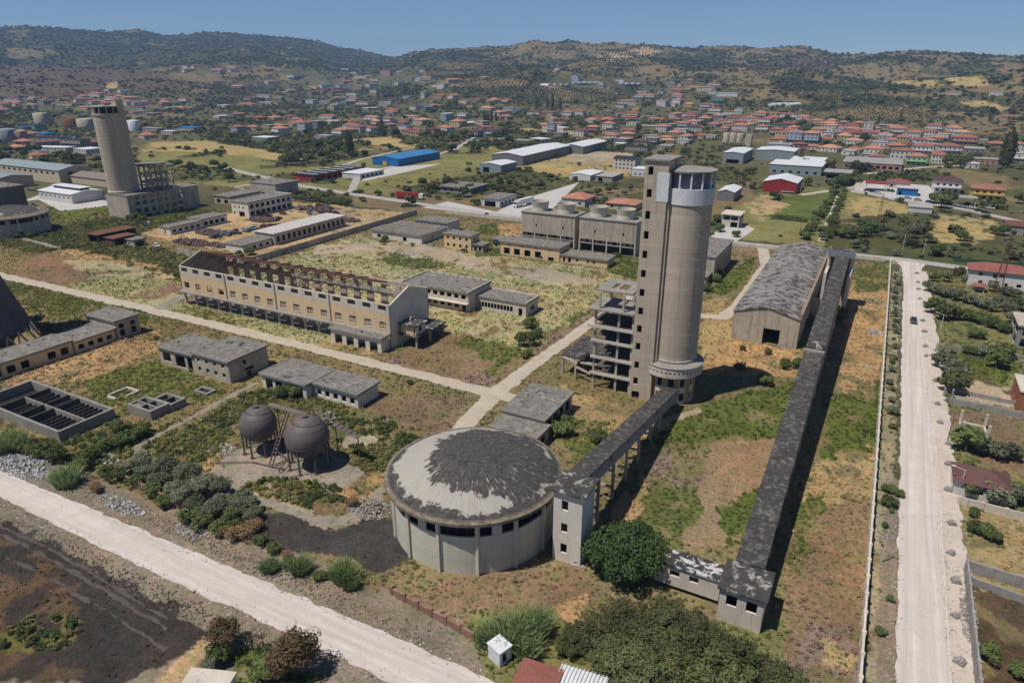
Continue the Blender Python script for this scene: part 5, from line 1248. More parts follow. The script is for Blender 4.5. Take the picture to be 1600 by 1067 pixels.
def heap(name, label, px, py, rx, ry, n, s, mat, cat='heap', seed=0):
    """a heap: many loose pieces (uncountable) as one mass"""
    rg = random.Random(seed+int(px*7+py)); x0, y0, z0 = ground_at(px, py); m = MB()
    for k in range(n):
        a = rg.uniform(0, 6.283); r = math.sqrt(rg.random()); x = rx*r*math.cos(a); y = ry*r*math.sin(a); h = (1-r)*min(rx, ry)*.22
        d = s*rg.uniform(.4, 1.4); c = Vector((x, y, rg.uniform(0, h)+d*.15)); q = Matrix.Rotation(rg.uniform(0, 3.1), 3, Vector((rg.gauss(0,1), rg.gauss(0,1), rg.gauss(0,1)+.01)).normalized())
        b = (d*.5, d*rg.uniform(.25,.5), d*rg.uniform(.1,.3)); o = len(m.v)
        for sx in (-1,1):
            for sy_ in (-1,1):
                for sz in (-1,1): m.v.append(tuple(c+q @ Vector((sx*b[0], sy_*b[1], sz*b[2]))))
        m.f += [tuple(o+i for i in f) for f in ((0,1,3,2),(4,6,7,5),(0,4,5,1),(2,3,7,6),(0,2,6,4),(1,5,7,3))]
    ob = m.build(name, mat); ob.location = (x0, y0, z0); tag(ob, label, cat, None, 'stuff'); return ob
heap('rubbish_heap', 'scattered white and grey rubbish beside the road at far left', 35, 728, 8, 3, 620, .42, trash_m)
heap('rubbish_heap', 'small white rubbish heap by the grey path left', 168, 717, 3.2, 1.6, 130, .4, trash_m)
heap('rubbish_heap', 'rubbish strewn along the road bank below the brick wall', 190, 790, 6, 1.6, 200, .35, trash_m)
heap('rubbish_heap', 'litter on the bank below the end of the brick wall', 300, 830, 4, 1.4, 110, .3, trash_m)
heap('rubble_heap', 'pale rubble heap left of the spherical tanks', 345, 702, 4, 2, 230, .35, rubble_m)
heap('rubble_heap', 'pale rubble heap against the left of the domed store', 578, 795, 4.2, 3, 330, .35, rubble_m)
heap('rubble_heap', 'broken slabs right of the spherical tanks', 505, 652, 4.5, 3, 90, .6, rubble_m)
heap('rubble_heap', 'rubble at the foot of the elevator house', 903, 880, 1.6, 1.2, 60, .3, rubble_m)
heap('rubbish_heap', 'white litter by the boundary wall right of the gallery', 1368, 520, 2, 3, 90, .35, trash_m)
heap('rubble_heap', 'pale stone rubble along the right edge of the white road', 1512, 960, 1.0, 6, 260, .35, rubble_m)
heap('rubble_heap', 'white earth pile by the garden wall corner', 1500, 895, 1.2, 1.2, 120, .4, pale_con)
heap('rubble_heap', 'pale broken blocks in the weeds beside the gravel yard', 640, 405, 18, 7, 200, .4, rubble_m)
for i, (px, py, rx, ry, lab) in enumerate(((330,365,9,4,'rusty scrap rows in front of the yard stores'),(410,345,7,4,'scrap heap in front of the two storey yard block'),(490,328,12,5,'scrap metal strewn along the far edge of the scrap yard'),(300,380,10,4,'rusty scrap in the near corner of the scrap yard'),(455,365,5,3,'scrap beside the long pale roofed shed'),(440,395,4,2,'junk machinery at the near end of the long shed'),(545,345,6,3,'orange scrap and machines by the yard gate'),(340,385,5,2,'rusty frame scrap pile near the red sheds'))):
    heap('scrap_heap', lab, px, py, rx, ry, 260, 1.5, scrap_m)
heap('earth_bank', 'bare earth bank with stones above the white gravel road', 393, 879, 40, 1.5, 1000, .2, soil_m)
heap('earth_bank', 'stony earth bank with clods below the white gravel road', 222, 916, 34, 1.6, 900, .2, soil_m)

# ------------------------------------------------------------------ concrete kerb stacks on the right road shoulder
kp = None
for px, py in ((1432,428),(1434,442),(1435,453),(1437,468),(1449,482),(1441,502),(1444,519),(1446,542),(1447,557),(1463,596),(1465,632),(1469,661),(1481,694),(1482,726),(1481,766),(1487,819),(1485,865),(1494,909),(1492,963),(1499,1035)):
    if kp is None:
        o = kp = thing('kerb_stack', None, 'stack')
        for i, (x, z) in enumerate(((-.3,0),(.03,0),(.36,0),(-.14,.27),(.2,.27))): MB().box(x-.15,x+.15,-.55,.55,z,z+.26).build('kerb_stone', block_m, o)
        MB().box(-.6,.6,-.6,.6,-.1,-.004).build('pallet', timber, o)
    else: o = copy_tree(kp)
    x, y, z = ground_at(px, py); o.location = (x, y, .17); o.rotation_euler = (0,0,random.uniform(-.7,.7)); s = random.uniform(.75,1.05); o.scale = (s*1.15, s, s)
    rep(o, 'stack of grey kerb stones', 'stack', 'kerb stone stacks beside the gravel road', 'on the right road shoulder')
# ------------------------------------------------------------------ sheds and works beyond the site
sh = shell
b = sh('blue_shed', 'large bright blue metal shed in the meadow', 'shed', -359, -334, 436, 494, 5.6, bluemetal, bluemetal2, {'s': [(9,15,0,3.6)]}, 'gy', .3, .15, 1.6, jit=0)
MB().box(-349,-344.5,435.7,435.9,.4,3.4).build('door', houseyellow, b)
t = sh('red_store', 'low red and white store with dark panelled roof left of the blue shed', 'store', -356, -338, 348, 402, 4.0, redmetal, darkmetal, {'e': even(9,3,.6,2.6,54,1)}, over=.6, rt=.2)
for k in range(6): MB().box(-356.4,-337.6,352+k*9,353+k*9,4.205,4.4).build('roof_strip', whitemetal, t)
sh('white_works', 'white works building with parking between the red store and the blue shed', 'building', -334, -318, 372, 398, 3.2, housewhite, whitemetal, {'e': even(5,2.6,.6,2.2,26,1)}, over=.3)
sh('grey_shed', 'long dark grey metal shed with white roof', 'shed', -280, -252, 488, 580, 7.2, greymetal, whitemetal, {'s': [(10,16,0,4)]}, 'gy', .3, .15, 1.8, jit=0)
sh('grey_shed', 'white roofed extension at the far end of the long grey shed', 'shed', -262, -240, 581, 640, 6.5, greymetal, whitemetal, {}, 'gy', .3, .15, 1.6, jit=0)
sh('small_shed', 'small grey metal shed with white roof in front of the long grey shed', 'shed', -264, -246, 442, 466, 5.6, greyblue, whitemetal, {'s': [(3,8,0,3.6)]}, 'gy', .25, .15, 1.3, jit=0)
sh('tent_store', 'low white roofed depot beside the yellow field', 'building', -190, -175, 438, 462, 3.6, housewhite, whitemetal, {'s': [(3,6,0,2.4)], 'e': even(4,2,.8,2.2,24,1)}, 'gy', .2, .12, 1.0, jit=0)
sh('lean_store', 'grey lean store right of the low white depot', 'building', -172, -160, 440, 462, 3.2, housegrey, flatroof_far, {'s': [(2,5,0,2.4)]}, over=.3)
h = sh('red_roof_house', 'white house with large red hipped roof behind the left cooling cells', 'house', -156, -142, 349, 364, 4.2, housewhite, redtile, {'s': even(3,1.3,1,2.4,14,1), 'e': even(3,1.3,1,2.4,15,1)}, 'hip', .6, rise=2.6)
sh('red_roof_house', 'low house with orange red roof behind the right cooling cells', 'house', -130, -114, 350, 366, 3.4, housecream, redtile, {'s': even(3,1.3,1,2.2,16,1)}, 'hip', .6, rise=1.8)
sh('white_house', 'white three storey house with dark window slots near the tower top', 'house', -181, -164, 498, 512, 8.4, housewhite, darkmetal, {'s': even(5,1.2,1,2.4,17,1)+even(5,1.2,3.8,5.2,17,1)+even(5,1.2,6.4,7.6,17,1), 'e': even(3,1.2,3.8,5.2,14,1)}, 'gx', .3, .2, 1.5, jit=0)
sh('white_house', 'plain white box building left of the tower top', 'building', -158, -146, 474, 488, 5.0, housewhite, whitemetal, {'s': even(3,1.2,1,2.2,12,1)}, over=.2)
sh('flat_house', 'flat roofed dark house among trees by the truck yard', 'house', -240, -218, 354, 374, 3.4, housegrey, bitumen, {'s': even(4,1.6,1,2.4,22,1), 'e': even(3,1.6,1,2.4,20,1)}, over=.8)
sh('white_shop', 'white garage with flat roof beside the parked trailer truck', 'building', -194, -182.5, 326, 345, 4.2, housewhite, bitumen, {'s': [(2,9,0,3)], 'e': even(4,2,.8,2.6,19,1)}, over=.4)
sh('grey_barn', 'small grey barn with white gable roof right of the tall tower', 'shed', -83, -73.5, 404, 426, 5.2, greymetal, whitemetal, {}, 'gy', .25, .15, 1.4, jit=0)
r = sh('red_shed', 'red metal shed with broad white gable roof right of the tall tower', 'shed', -65, -45.5, 448, 474, 6.4, redmetal, whitemetal, {'s': [(12,18,0,1.6)]}, 'gy', .3, .15, 2.2, jit=0)
MB().wall((-45.2,448),(-45.2,474),0,6.3,.12).build('dark_cladding', darkmetal, r)
for k in range(9): MB().box(-54+k*.8,-53.45+k*.8,447.8,447.9,.9,1.5).build('white_mark', whitemetal, r)
f = sh('frame_house', 'unfinished two storey concrete frame house with flat slabs', 'house', -65, -57, 333.5, 344, 6.0, pale_con, pale_con, {'s': [(.6,3.8,3.4,5.6),(4.2,7.4,3.4,5.6),(4.2,7.4,.2,2.7)], 'e': [(1,4.6,3.4,5.6),(5.6,9.6,3.4,5.6),(1,4.6,.3,2.7)]}, over=.7, floors=(3,))
sh('white_works', 'tall white roofed works behind the tower top', 'building', -118, -102, 580, 622, 8, greyblue, whitemetal, {'s': [(3,13,0,3)]}, 'gy', .3, .2, .8, jit=0)
sh('white_works', 'long white industrial hall with blue side right of the tower', 'building', -75, -40, 535, 566, 6.5, greyblue, whitemetal, {'s': even(6,2,1,2.6,35,1)}, over=.3, rt=.2, jit=0)
sh('white_works', 'white hall with pale roof behind the long industrial hall', 'building', -98, -68, 612, 640, 8, greyblue, whitemetal, {}, 'gy', .3, .2, 1, jit=0)
sh('white_works', 'flat white roofed depot joining the long industrial hall', 'building', -66, -42, 570, 600, 6.0, housewhite, whitemetal, {}, over=.2, rt=.2, jit=0)
sh('tan_works', 'long tan flat roofed works at the village edge', 'building', -30, 10, 590, 630, 4.6, housepink, flatroof_far, {'s': even(9,2.6,1,3,40,1)}, over=.3)
sh('balcony_house', 'dark flat roofed house with deep balconies behind the red shed', 'house', -35, -20, 500, 516, 7.6, housegrey, flatroof_far, {'s': [(1,7,.4,2.8),(8,14,.4,2.8),(1,14,3.8,6.4)]}, over=1.0, floors=(3.3,))
sh('villa', 'white villa with long red hipped roof behind the right pylon', 'house', 32, 50, 277.5, 286, 5.8, housewhite, redtile, {'s': [(3,4.2,.9,2.1),(6,9,.2,2.5),(10.5,11.5,1,2.1),(14,15.4,1,2.2),(2.5,3.8,3.8,5),(6.8,8,3.4,5),(8.6,9.8,3.8,5)], 'w': [(3,4.4,1,2.4)]}, 'hip', .7, rise=2.0)
sh('villa_wing', 'pink wing of the villa at the right frame edge', 'house', 50.4, 60, 276, 286, 5.2, housepink, redtile, {'s': [(1,3,.4,2.4),(4,6,.4,2.4),(1,3,3.2,4.6)]}, 'hip', .6, rise=1.8)
y = sh('yellow_house', 'yellow two storey house with split orange roof on the right', 'house', 46, 62, 478, 492, 6.4, houseyellow, orangetile, {'s': even(4,1.4,.9,2.4,16,1)+even(4,1.4,3.9,5.3,16,1), 'w': even(3,1.4,3.9,5.3,14,1)}, 'hip', .7, rise=2.0)
MB().box(46.5,61.5,476.4,477.9,3.0,3.9).build('balcony', houseyellow, y)
p = sh('pink_house', 'grey pink house with maroon hipped roof beside the petrol station', 'house', 27, 42, 496, 510, 7.0, housewhite, browntile, {'s': even(4,1.4,1,2.4,15,1)+even(4,1.4,4.2,5.6,15,1), 'w': even(3,1.4,4.2,5.6,14,1)}, 'hip', .7, rise=2.2)
MB().box(27.5,41.5,494.4,495.9,3.2,4.1).build('balcony', housewhite, p)
def canopy(name, label, px, py, w, d, h, rm, legs=4):
    x, y, z = ground_at(px, py); t = thing(name, label, 'canopy', (x,y,0))
    MB().box(x-w/2,x+w/2,y-d/2,y+d/2,h,h+.6).build('roof', rm, t)
    for sx in (-1,1):
        for q in (-1,1): MB().box(x+sx*(w/2-.8)-.15,x+sx*(w/2-.8)+.15,y+q*(d/2-.8)-.15,y+q*(d/2-.8)+.15,0,h).build('post', whitemetal, t)
    return t
canopy('station_canopy', 'red topped petrol station canopy beside the parked cars', 1367, 297, 12, 9, 4.2, redmetal); canopy('station_canopy', 'white topped canopy with cars under it by the road bend', 1503, 320, 13, 8, 4, flatroof_far)
sh('blue_kiosk', 'blue walled kiosk with pale roof at the petrol station', 'building', 8, 19, 474, 484, 4.2, bluemetal, padm, {'s': [(1,2.5,.2,2.4)]}, over=.6)
sh('small_house', 'small white house with dark red roof behind the petrol station', 'house', 2, 15, 500, 511, 3.8, housewhite, redtile, {'s': even(3,1.5,1,2.4,13,1)}, 'hip', .7, rise=1.8)
sh('low_shed', 'low cream flat shed beside the brown plot', 'shed', 14, 25, 418, 430, 2.6, housewhite, flatroof_far, {}, over=.3)
sh('field_shed', 'small white shed with rusty roof near the right field', 'shed', 53, 60, 379, 393, 4.0, housegrey, rust, {}, 'gx', .4, .15, 1.0, jit=0)
# left works
sh('left_works', 'long works hall with grey blue roof at the left edge', 'building', -560, -478, 262, 284, 8.4, housecream, greyblue, {'s': even(12,3,5.5,7,80,1), 'e': [(6,9,3,4.6),(6,9,5.4,7)]}, 'gx', .4, .2, 2.2, jit=0)
sh('left_works', 'lower works hall with grey blue roof in front of the long hall', 'building', -560, -486, 226, 250, 6.4, housecream, greyblue, {}, 'gx', .4, .2, 1.8, jit=0)
sh('brown_barn', 'long brown roofed barn behind the white factory shed', 'building', -490, -400, 268, 284, 4.6, housecream, soil_m, {}, 'gx', .4, .2, 2.4, jit=0)
w = sh('factory_shed', 'white factory shed with raised clerestory near the left tower', 'building', -430, -398, 222, 240, 5.2, housewhite, whitemetal, {'s': even(7,1.6,2.6,3.6,32,1), 'w': [(4,7,.4,4)]}, 'gx', .4, .2, 1.2, jit=0)
MB().box(-426,-400,229,234,6.5,7.6).build('clerestory', darkmetal, w); MB().box(-427,-399,228,235,7.6,7.8).build('clerestory_roof', whitemetal, w)
sh('ruined_block', 'brown block rising behind the left domed store', 'building', -400, -380, 172, 190, 16, rust_grey, bitumen, {}, over=.2)
landmark(40,290,'among the left works')
# silos, tanks, greenhouse
def silos():
    x, y, z = ground_at(1147, 228); t = thing('silo_row', 'row of pale concrete silos on legs in the village', 'silo', (x,y,z))
    for k in range(3):
        cx = x-8.4+k*6.6; MB().lathe([(3.15,z+3.4),(3.15,z+11.5),(2.8,z+12),(.1,z+12.2)], 24, cx, y).build('silo', concrete, t, True)
        for a in range(4): MB().box(cx+2.1*math.cos(a*1.57+.8)-.25,cx+2.1*math.cos(a*1.57+.8)+.25,y+2.1*math.sin(a*1.57+.8)-.25,y+2.1*math.sin(a*1.57+.8)+.25,z,z+3.4).build('leg', slab_con, t)
    MB().box(x+10,x+16,y-1,y+6,z,z+11).build('head_house', concrete, t); MB().box(x-12,x+10,y-3.3,y+3.3,z+3.0,z+3.4).build('deck', slab_con, t)
silos(); landmark(1148,225,'near the silos')
for i, (px, py, r, h, m_, lab) in enumerate(((66,190,9,13,concrete,'grey storage tank beside the green shed'),(113,196,10,11,rust,'brown storage tank behind the left tower'),(135,197,10,11,concrete,'pale brown storage tank touching the left tower'),(210,202,7,12,whitemetal,'white storage tank right of the left tower top'),(203,202,4,10,rust,'rusty slim tank beside the white tank'),(223,200,6,8,rust,'low red brown tank right of the white tank'),(10,220,11,13,greyblue,'silver storage tank at the left edge'),(30,219,9,11,housepink,'brown storage tank right of the silver tank'))):
    x, y, z = ground_at(px, py+3); t = thing('storage_tank', lab, 'tank', (x,y,z), group='storage tanks in the left works')
    MB().lathe([(r,0),(r,h),(r*.98,h+.1)], 32).build('tank_shell', m_, t, True, org=(0,0,0)); MB().lathe([(r,h+.05),(r*.5,h+.7),(.1,h+1)], 32).build('tank_roof', m_, t, True, org=(0,0,0))
def greenhouse(px0, px1, py, n, depth, label):
    (xa, ya, za), (xb, yb, zb) = ground_at(px0, py+4), ground_at(px1, py+4); t = thing('greenhouse', label, 'greenhouse', (xa,ya,za)); ang = math.atan2(yb-ya, xb-xa); L = math.hypot(xb-xa, yb-ya); t.rotation_euler = (0,0,ang)
    w = L/n; prof = [(w/2*math.cos(a)*-1, 2.2+2.6*math.sin(a)) for a in np.linspace(0, math.pi, 7)]
    m = MB(); vs = []
    for d in (0, depth):
        vs += [(-w/2*.98,d,0)]+[(x*.98,d,z) for x, z in prof]+[(w/2*.98,d,0)]
    k = len(vs)//2; m.add(vs, [(i,i+1,k+i+1,k+i) for i in range(k-1)]+[tuple(range(k))[::-1], tuple(range(k,2*k))]); me = m.mesh('greenhouse_bay', plastic)
    for i in range(n): inst('greenhouse_bay', me, t, (w*(i+.5), 0, (zb-za)*(i+.5)/n))
greenhouse(856,893,131,4,60,'left end section of the long white greenhouse on the hillside'); greenhouse(894,938,127.5,5,60,'middle section of the long white greenhouse on the hillside'); greenhouse(939,1006,129.5,7,60,'right section of the long white greenhouse on the hillside')
greenhouse(1200,1236,162.5,4,30,'small white greenhouse above the village roofs'); landmark(930,130,'near the long greenhouse')
# trucks
def truck(px, py, rz, cm, label, L=13.0):
    x, y, z = ground_at(px, py); t = thing('truck', label, 'truck', (0,0,0))
    MB().box(-1.25,1.25,-L/2,L/2,1.1,3.9).build('trailer', cm, t); MB().box(-1.2,1.2,-L/2-3.2,-L/2-.5,.7,3.4).build('cab', whitemetal, t); MB().box(-1.0,1.0,-L/2-3.26,-L/2-3.2,2.0,3.0).build('windscreen', glass, t)
    wme = MB().tube((-.2,0,0),(.2,0,0),.5,.5,12).mesh('wheel', darkmetal)
    for yy in (-L/2-2.4,-L/2+1,L/2-3.6,L/2-2.3,L/2-1):
        for xx in (-1.05,1.05): inst('wheel', wme, t, (xx,yy,.5))
    t.location = (x,y,.1); t.rotation_euler = (0,0,rz)
truck(637,311,1.75,redmetal,'red trailer truck parked on the pale yard',14); truck(821,321,-.15,whitemetal,'white trailer truck parked beside the hedge and garage',13)
# right-hand gardens
h = sh('brown_roof_house', 'bungalow with maroon hipped roof beside the white road at right', 'house', 20.4, 28.5, 127.6, 134, 2.9, housewhite, browntile, {'w': [(1,2.4,.9,2.1),(4,5.4,.9,2.1)], 's': [(3,4.4,.9,2.1)]}, 'hip', .5, rise=1.7)
sh('brick_house', 'unfinished red brick house cut by the right frame edge', 'house', 34.5, 46, 171, 181, 4.6, redbrick, pale_con, {'w': [(3,4.6,1,2.6),(6.4,8,1,2.6)], 's': [(2,3.6,1,2.6)]}, over=.2)
sh('frame_house', 'unfinished grey concrete house frame at the right edge', 'house', 39, 50, 216, 228, 6, block_m, concrete, {'w': [(1,5,.3,2.6),(6.4,10.8,.3,2.6),(1,5,3.4,5.6),(6.4,10.8,3.4,5.6)], 's': [(1,4.6,.3,2.6),(6,10,.3,2.6),(1,4.6,3.4,5.6),(6,10,3.4,5.6)]}, over=.4, floors=(3,))
t = thing('unfinished_columns', 'row of bare concrete columns with low beams beside the white road', 'frame', (26,157,0))
cols(t, [(23.2,153),(27.6,153),(23.2,158.5),(27.6,158.5)], .45, 0, 3.2, pale_con); 
for a, b in (((23.2,153),(27.6,153)),((23.2,158.5),(27.6,158.5)),((23.2,153.3),(23.2,158.2)),((27.6,153.3),(27.6,158.2))): MB().beam((*a,.3),(*b,.3),.35,.4).build('ground_beam', pale_con, t)
sh('umbrella_base', 'small round red parasol roof in the villa garden', 'parasol', 33.2, 36.2, 269, 272, 2.2, housewhite, redtile, {'s': [(.3,2.7,0,2.1)], 'w': [(.3,2.7,0,2.1)], 'e': [(.3,2.7,0,2.1)]}, 'hip', .6, rise=.9)
t = thing('gate', 'dark metal gate with posts on the lane at right', 'gate', (21.4,170,0))
for x in (20.8,22.4): MB().box(x-.2,x+.2,171.8,172.2,0,2.2).build('gate_post', block_m, t)
for k in range(7): MB().box(20.9+k*.2,20.97+k*.2,171.9,171.96,.2,1.9).build('gate_bar', darkmetal, t)
# foreground roofs and the kiosk
x, y = R(776,1035); k = sh('kiosk', 'small white kiosk with flat roof beside the reeds', 'kiosk', -1.15, 1.15, -1.0, 1.0, 2.3, white_paint, whitemetal, {'e': [(.5,1.3,.2,1.9)]}, over=.12, rt=.12, loc=(x,y+.8,0), rz=-.35)
x, y = R(846,1050,3); k = sh('red_roof_shed', 'shed with flat red tiled roof at the bottom edge', 'shed', -2.4, 2.4, -2.6, 2.6, 2.9, housewhite, redtile, {}, 'gx', .2, .12, .3, loc=(x,y-1.4,0), rz=.12, jit=0)
x, y = R(912,1062,2.7); k = sh('metal_roof_shed', 'shed with white ribbed metal roof at the bottom edge', 'shed', -2.7, 2.7, -2.8, 2.8, 2.6, housewhite, whitemetal, {}, 'gx', .2, .1, .3, loc=(x,y-1.6,0), rz=.12, jit=0)
for i in range(13): MB().box(-2.85+i*.46,-2.79+i*.46,-2.9,2.9,2.98,3.06).build('roof_rib', whitemetal, k, org=(0,0,0))
x, y = R(335,1062,2.5); sh('concrete_roof_shed', 'small shed with pale flat concrete roof at the bottom left edge', 'shed', -2.7, 2.7, -3.4, 3.0, 2.3, pale_con, pale_con, {}, loc=(x,y-2.0,0), rz=.38, over=.2)
landmark(870,1040,'by the red roofed shed'); landmark(400,1030,'by the concrete roofed shed at bottom left')
# poles, lamps, pylons
def pole(px, py, h, label, arm=0, cat='pole', m_=None):
    x, y, z = ground_at(px, py); t = thing('lamp_post' if arm else 'utility_pole', label, cat, (x,y,z)); o = (0,0,0)
    MB().tube((0,0,0),(0,0,h),.12,.08,8).build('mast', m_ or pale_con, t, org=o)
    if arm:
        MB().tube((0,0,h-.1),(-1.6,0,h+.35),.05,.04,6).build('arm', whitemetal, t, org=o); MB().box(-2.2,-1.5,-.14,.14,h+.3,h+.42).build('lamp_head', whitemetal, t, org=o)
    else:
        MB().box(-.9,.9,-.06,.06,h-.5,h-.38).build('crossarm', timber, t, org=o)
        for q in (-.7,0,.7): MB().tube((q,0,h-.38),(q,0,h-.15),.05,.03,6).build('insulator', darkmetal, t, org=o)
pole(1469,517,5,'lamp post by the lane entrance on the right road',1,'lamp post'); pole(1476,606,5,'lamp post above the column frame on the right road',1,'lamp post'); pole(1498,772,5,'lamp post below the maroon roofed bungalow',1,'lamp post')
pole(1409,397,8,'utility pole at the junction of the white road',0); pole(1377,878,6,'utility pole on the verge with a long shadow',0); pole(1413,391,7,'wooden pole behind the road junction',0,m_=timber); pole(1442,398,7,'utility pole along the north road right of the junction',0)
pole(1250,305,8,'utility pole at the field edge near the red shed',0); pole(1460,268,14,'tall pale pole in the scrub before the village',0); pole(1250,362,7,'thin pole in the meadow behind the warehouse',0,m_=timber); pole(1480,690,7,'wooden pole above the lane gate',0,m_=timber)
def pylon(px, py, h, w, label):
    x, y, z = ground_at(px, py); t = thing('pylon', label, 'pylon', (x,y,z)); o = (0,0,0); n = 9
    P = lambda k, i: (((-1,-1),(1,-1),(1,1),(-1,1))[i % 4][0]*w*(1-.82*k/n), ((-1,-1),(1,-1),(1,1),(-1,1))[i % 4][1]*w*(1-.82*k/n), h*k/n)
    for i in range(4): MB().beam(P(0,i), P(n,i), .14, .14).build('leg', rust, t, org=o)
    for k in range(n):
        for i in range(4):
            MB().beam(P(k,i), P(k+1,i+1), .07, .07).build('brace', rust, t, org=o)
            if k: MB().beam(P(k,i), P(k,i+1), .07, .07).build('brace', rust, t, org=o)
    for zz, a in ((h*.72,2.6),(h*.86,2.2)): MB().beam((-a,0,zz),(a,0,zz),.14,.25).build('crossarm', rust, t, org=o)
pylon(1556,462,20,1.3,'rusty lattice pylon in front of the villa at right'); pylon(1372,348,14,1.0,'dark lattice pylon in the scrub field behind the road')
landmark(1540,440,'by the villa'); landmark(1530,735,'by the maroon roofed bungalow'); landmark(1440,420,'by the road junction'); landmark(1560,600,'by the red brick house')
landmark(1390,560,'along the boundary wall'); landmark(1385,790,'along the lower boundary wall'); landmark(1350,300,'by the petrol station'); landmark(1220,295,'by the red shed'); landmark(640,250,'by the blue shed')
landmark(840,250,'by the long grey shed'); landmark(700,300,'by the truck yard'); landmark(270,235,'in the left meadow'); landmark(1400,370,'in the scrub behind the road'); landmark(1540,360,'by the brown field at right'); landmark(1530,560,'on the lawn at right'); landmark(800,980,'by the white kiosk'); landmark(290,775,'by the brick wall'); landmark(500,880,'on the road bank below the store')

# ------------------------------------------------------------------ village houses
PANE = MB().box(-.55,.55,-.05,.05,-.65,.65).mesh('window', glass); DOOR = MB().box(-.5,.5,-.05,.05,-1.0,1.0).mesh('door', browntile)
WALLS = {'w':('white',housewhite),'c':('cream',housecream),'g':('grey',housegrey),'b':('blue',houseblue),'p':('pink',housepink),'n':('green',housegreen),'y':('yellow',houseyellow),'t':('teal',houseteal)}
ROOFS = {'r':('red',redtile,'hip'),'o':('orange',orangetile,'hip'),'d':('brown',browntile,'hip'),'f':('flat grey',flatroof_far,'flat'),'m':('flat white',whitemetal,'flat'),'k':('flat dark',darkmetal,'flat'),'l':('flat blue',bluemetal2,'flat'),'h':('flat red',redtile,'flat')}
def village(px, py, pw, wall, roof, st):
    wn_, wm = WALLS[wall]; rn, rm, rt = ROOFS[roof]; h = 3.1*st+.5
    x, y, z = ground_at(px, py, h*.75); D = math.hypot(x, y); w = max(5.5, pw/4/FOC*math.sqrt(D*D+70*70)*.95); d = w*rnd.uniform(.7,.95) if w < 22 else w*rnd.uniform(.3,.45)
    rz = rnd.choice((0,0,.12,-.15,.3,-.3,1.57,1.4))
    t = thing('house' if w < 24 else 'long_building', None, 'house' if w < 24 else 'building', (x,y,z), rz); o0 = (0,0,0); x0, x1, y0, y1 = -w/2, w/2, -d/2, d/2
    MB().box(x0,x1,y0,y1,-4,h).build('wall', wm, t, org=o0)
    if rt == 'hip':
        rise = min(w, d)*rnd.uniform(.14,.22); a = .45; q = min(w, d)/2*.95; m = MB(); X0, X1, Y0, Y1 = x0-a, x1+a, y0-a, y1+a
        if w >= d: m.add([(X0,Y0,h),(X1,Y0,h),(X1,Y1,h),(X0,Y1,h),(x0+q,0,h+rise),(x1-q,0,h+rise)], [(0,1,5,4),(2,3,4,5),(1,2,5),(3,0,4),(3,2,1,0)])
        else: m.add([(X0,Y0,h),(X1,Y0,h),(X1,Y1,h),(X0,Y1,h),(0,y0+q,h+rise),(0,y1-q,h+rise)], [(0,1,4),(1,2,5,4),(2,3,5),(3,0,4,5),(3,2,1,0)])
        m.build('roof', rm, t, org=o0)
    else:
        MB().box(x0-.3,x1+.3,y0-.3,y1+.3,h+.004,h+.3).build('roof', rm, t, org=o0)
        if st > 1 and rnd.random() < .5: MB().box(-1.5,1.5,-1,1.5,h+.31,h+2.2).build('stair_hut', wm, t, org=o0)
    # balcony slabs and windows on the sides that show
    ll = math.atan2(-x, -y)
    for s in range(st):
        zc = 1.7+3.1*s
        n = max(2, min(5, int(w/3.2)))
        faces = [(lambda u: (x0+w*u, y0-.03), 0), (lambda u: (x1+.03, y0+d*u), 1.5708), (lambda u: (x0-.03, y0+d*u), 1.5708), (lambda u: (x0+w*u, y1+.03), 0)]
        nrm = [(0,-1),(1,0),(-1,0),(0,1)]; c, q = math.cos(rz), math.sin(rz)
        for (fn, fr), (nx, ny) in zip(faces, nrm):
            gx, gy = c*nx-q*ny, q*nx+c*ny
            if gx*(-x)+gy*(-y) <= .25*D: continue
            m_ = n if fr == 0 else max(2, n-1)
            for k in range(m_):
                u = (k+.5)/m_; a, b = fn(u)
                if s == 0 and k == m_//2 and fr == 0: inst('door', DOOR, t, (a,b,1.0), fr)
                else: inst('window', PANE, t, (a,b,zc), fr)
    if st >= 2 and rnd.random() < .6: MB().box(x0,x1,y0-1.2,y0-.004,2.95,3.15).build('balcony', wm, t, org=o0)
    zone = 'behind the left tower' if px < 300 else 'left of the blue shed' if px < 600 else 'behind the blue shed' if px < 800 else 'below the greenhouse' if px < 1100 else 'right of the silos' if px < 1330 else 'at far right'
    st_ = {1:'one-storey',2:'two-storey',3:'three-storey',4:'four-storey'}[st]
    rep(t, f'{wn_} {st_} house with {rn} roof', 'house' if w < 24 else 'building', 'village houses', zone); return x, y, max(w, d)
HOUSES = []
def hs(ox, s):
    for e in s.split():
        a = e.split(','); HOUSES.append(village(ox+float(a[0])/4, float(a[1])/4, float(a[2]), a[3][0], a[3][1], int(a[3][2])))
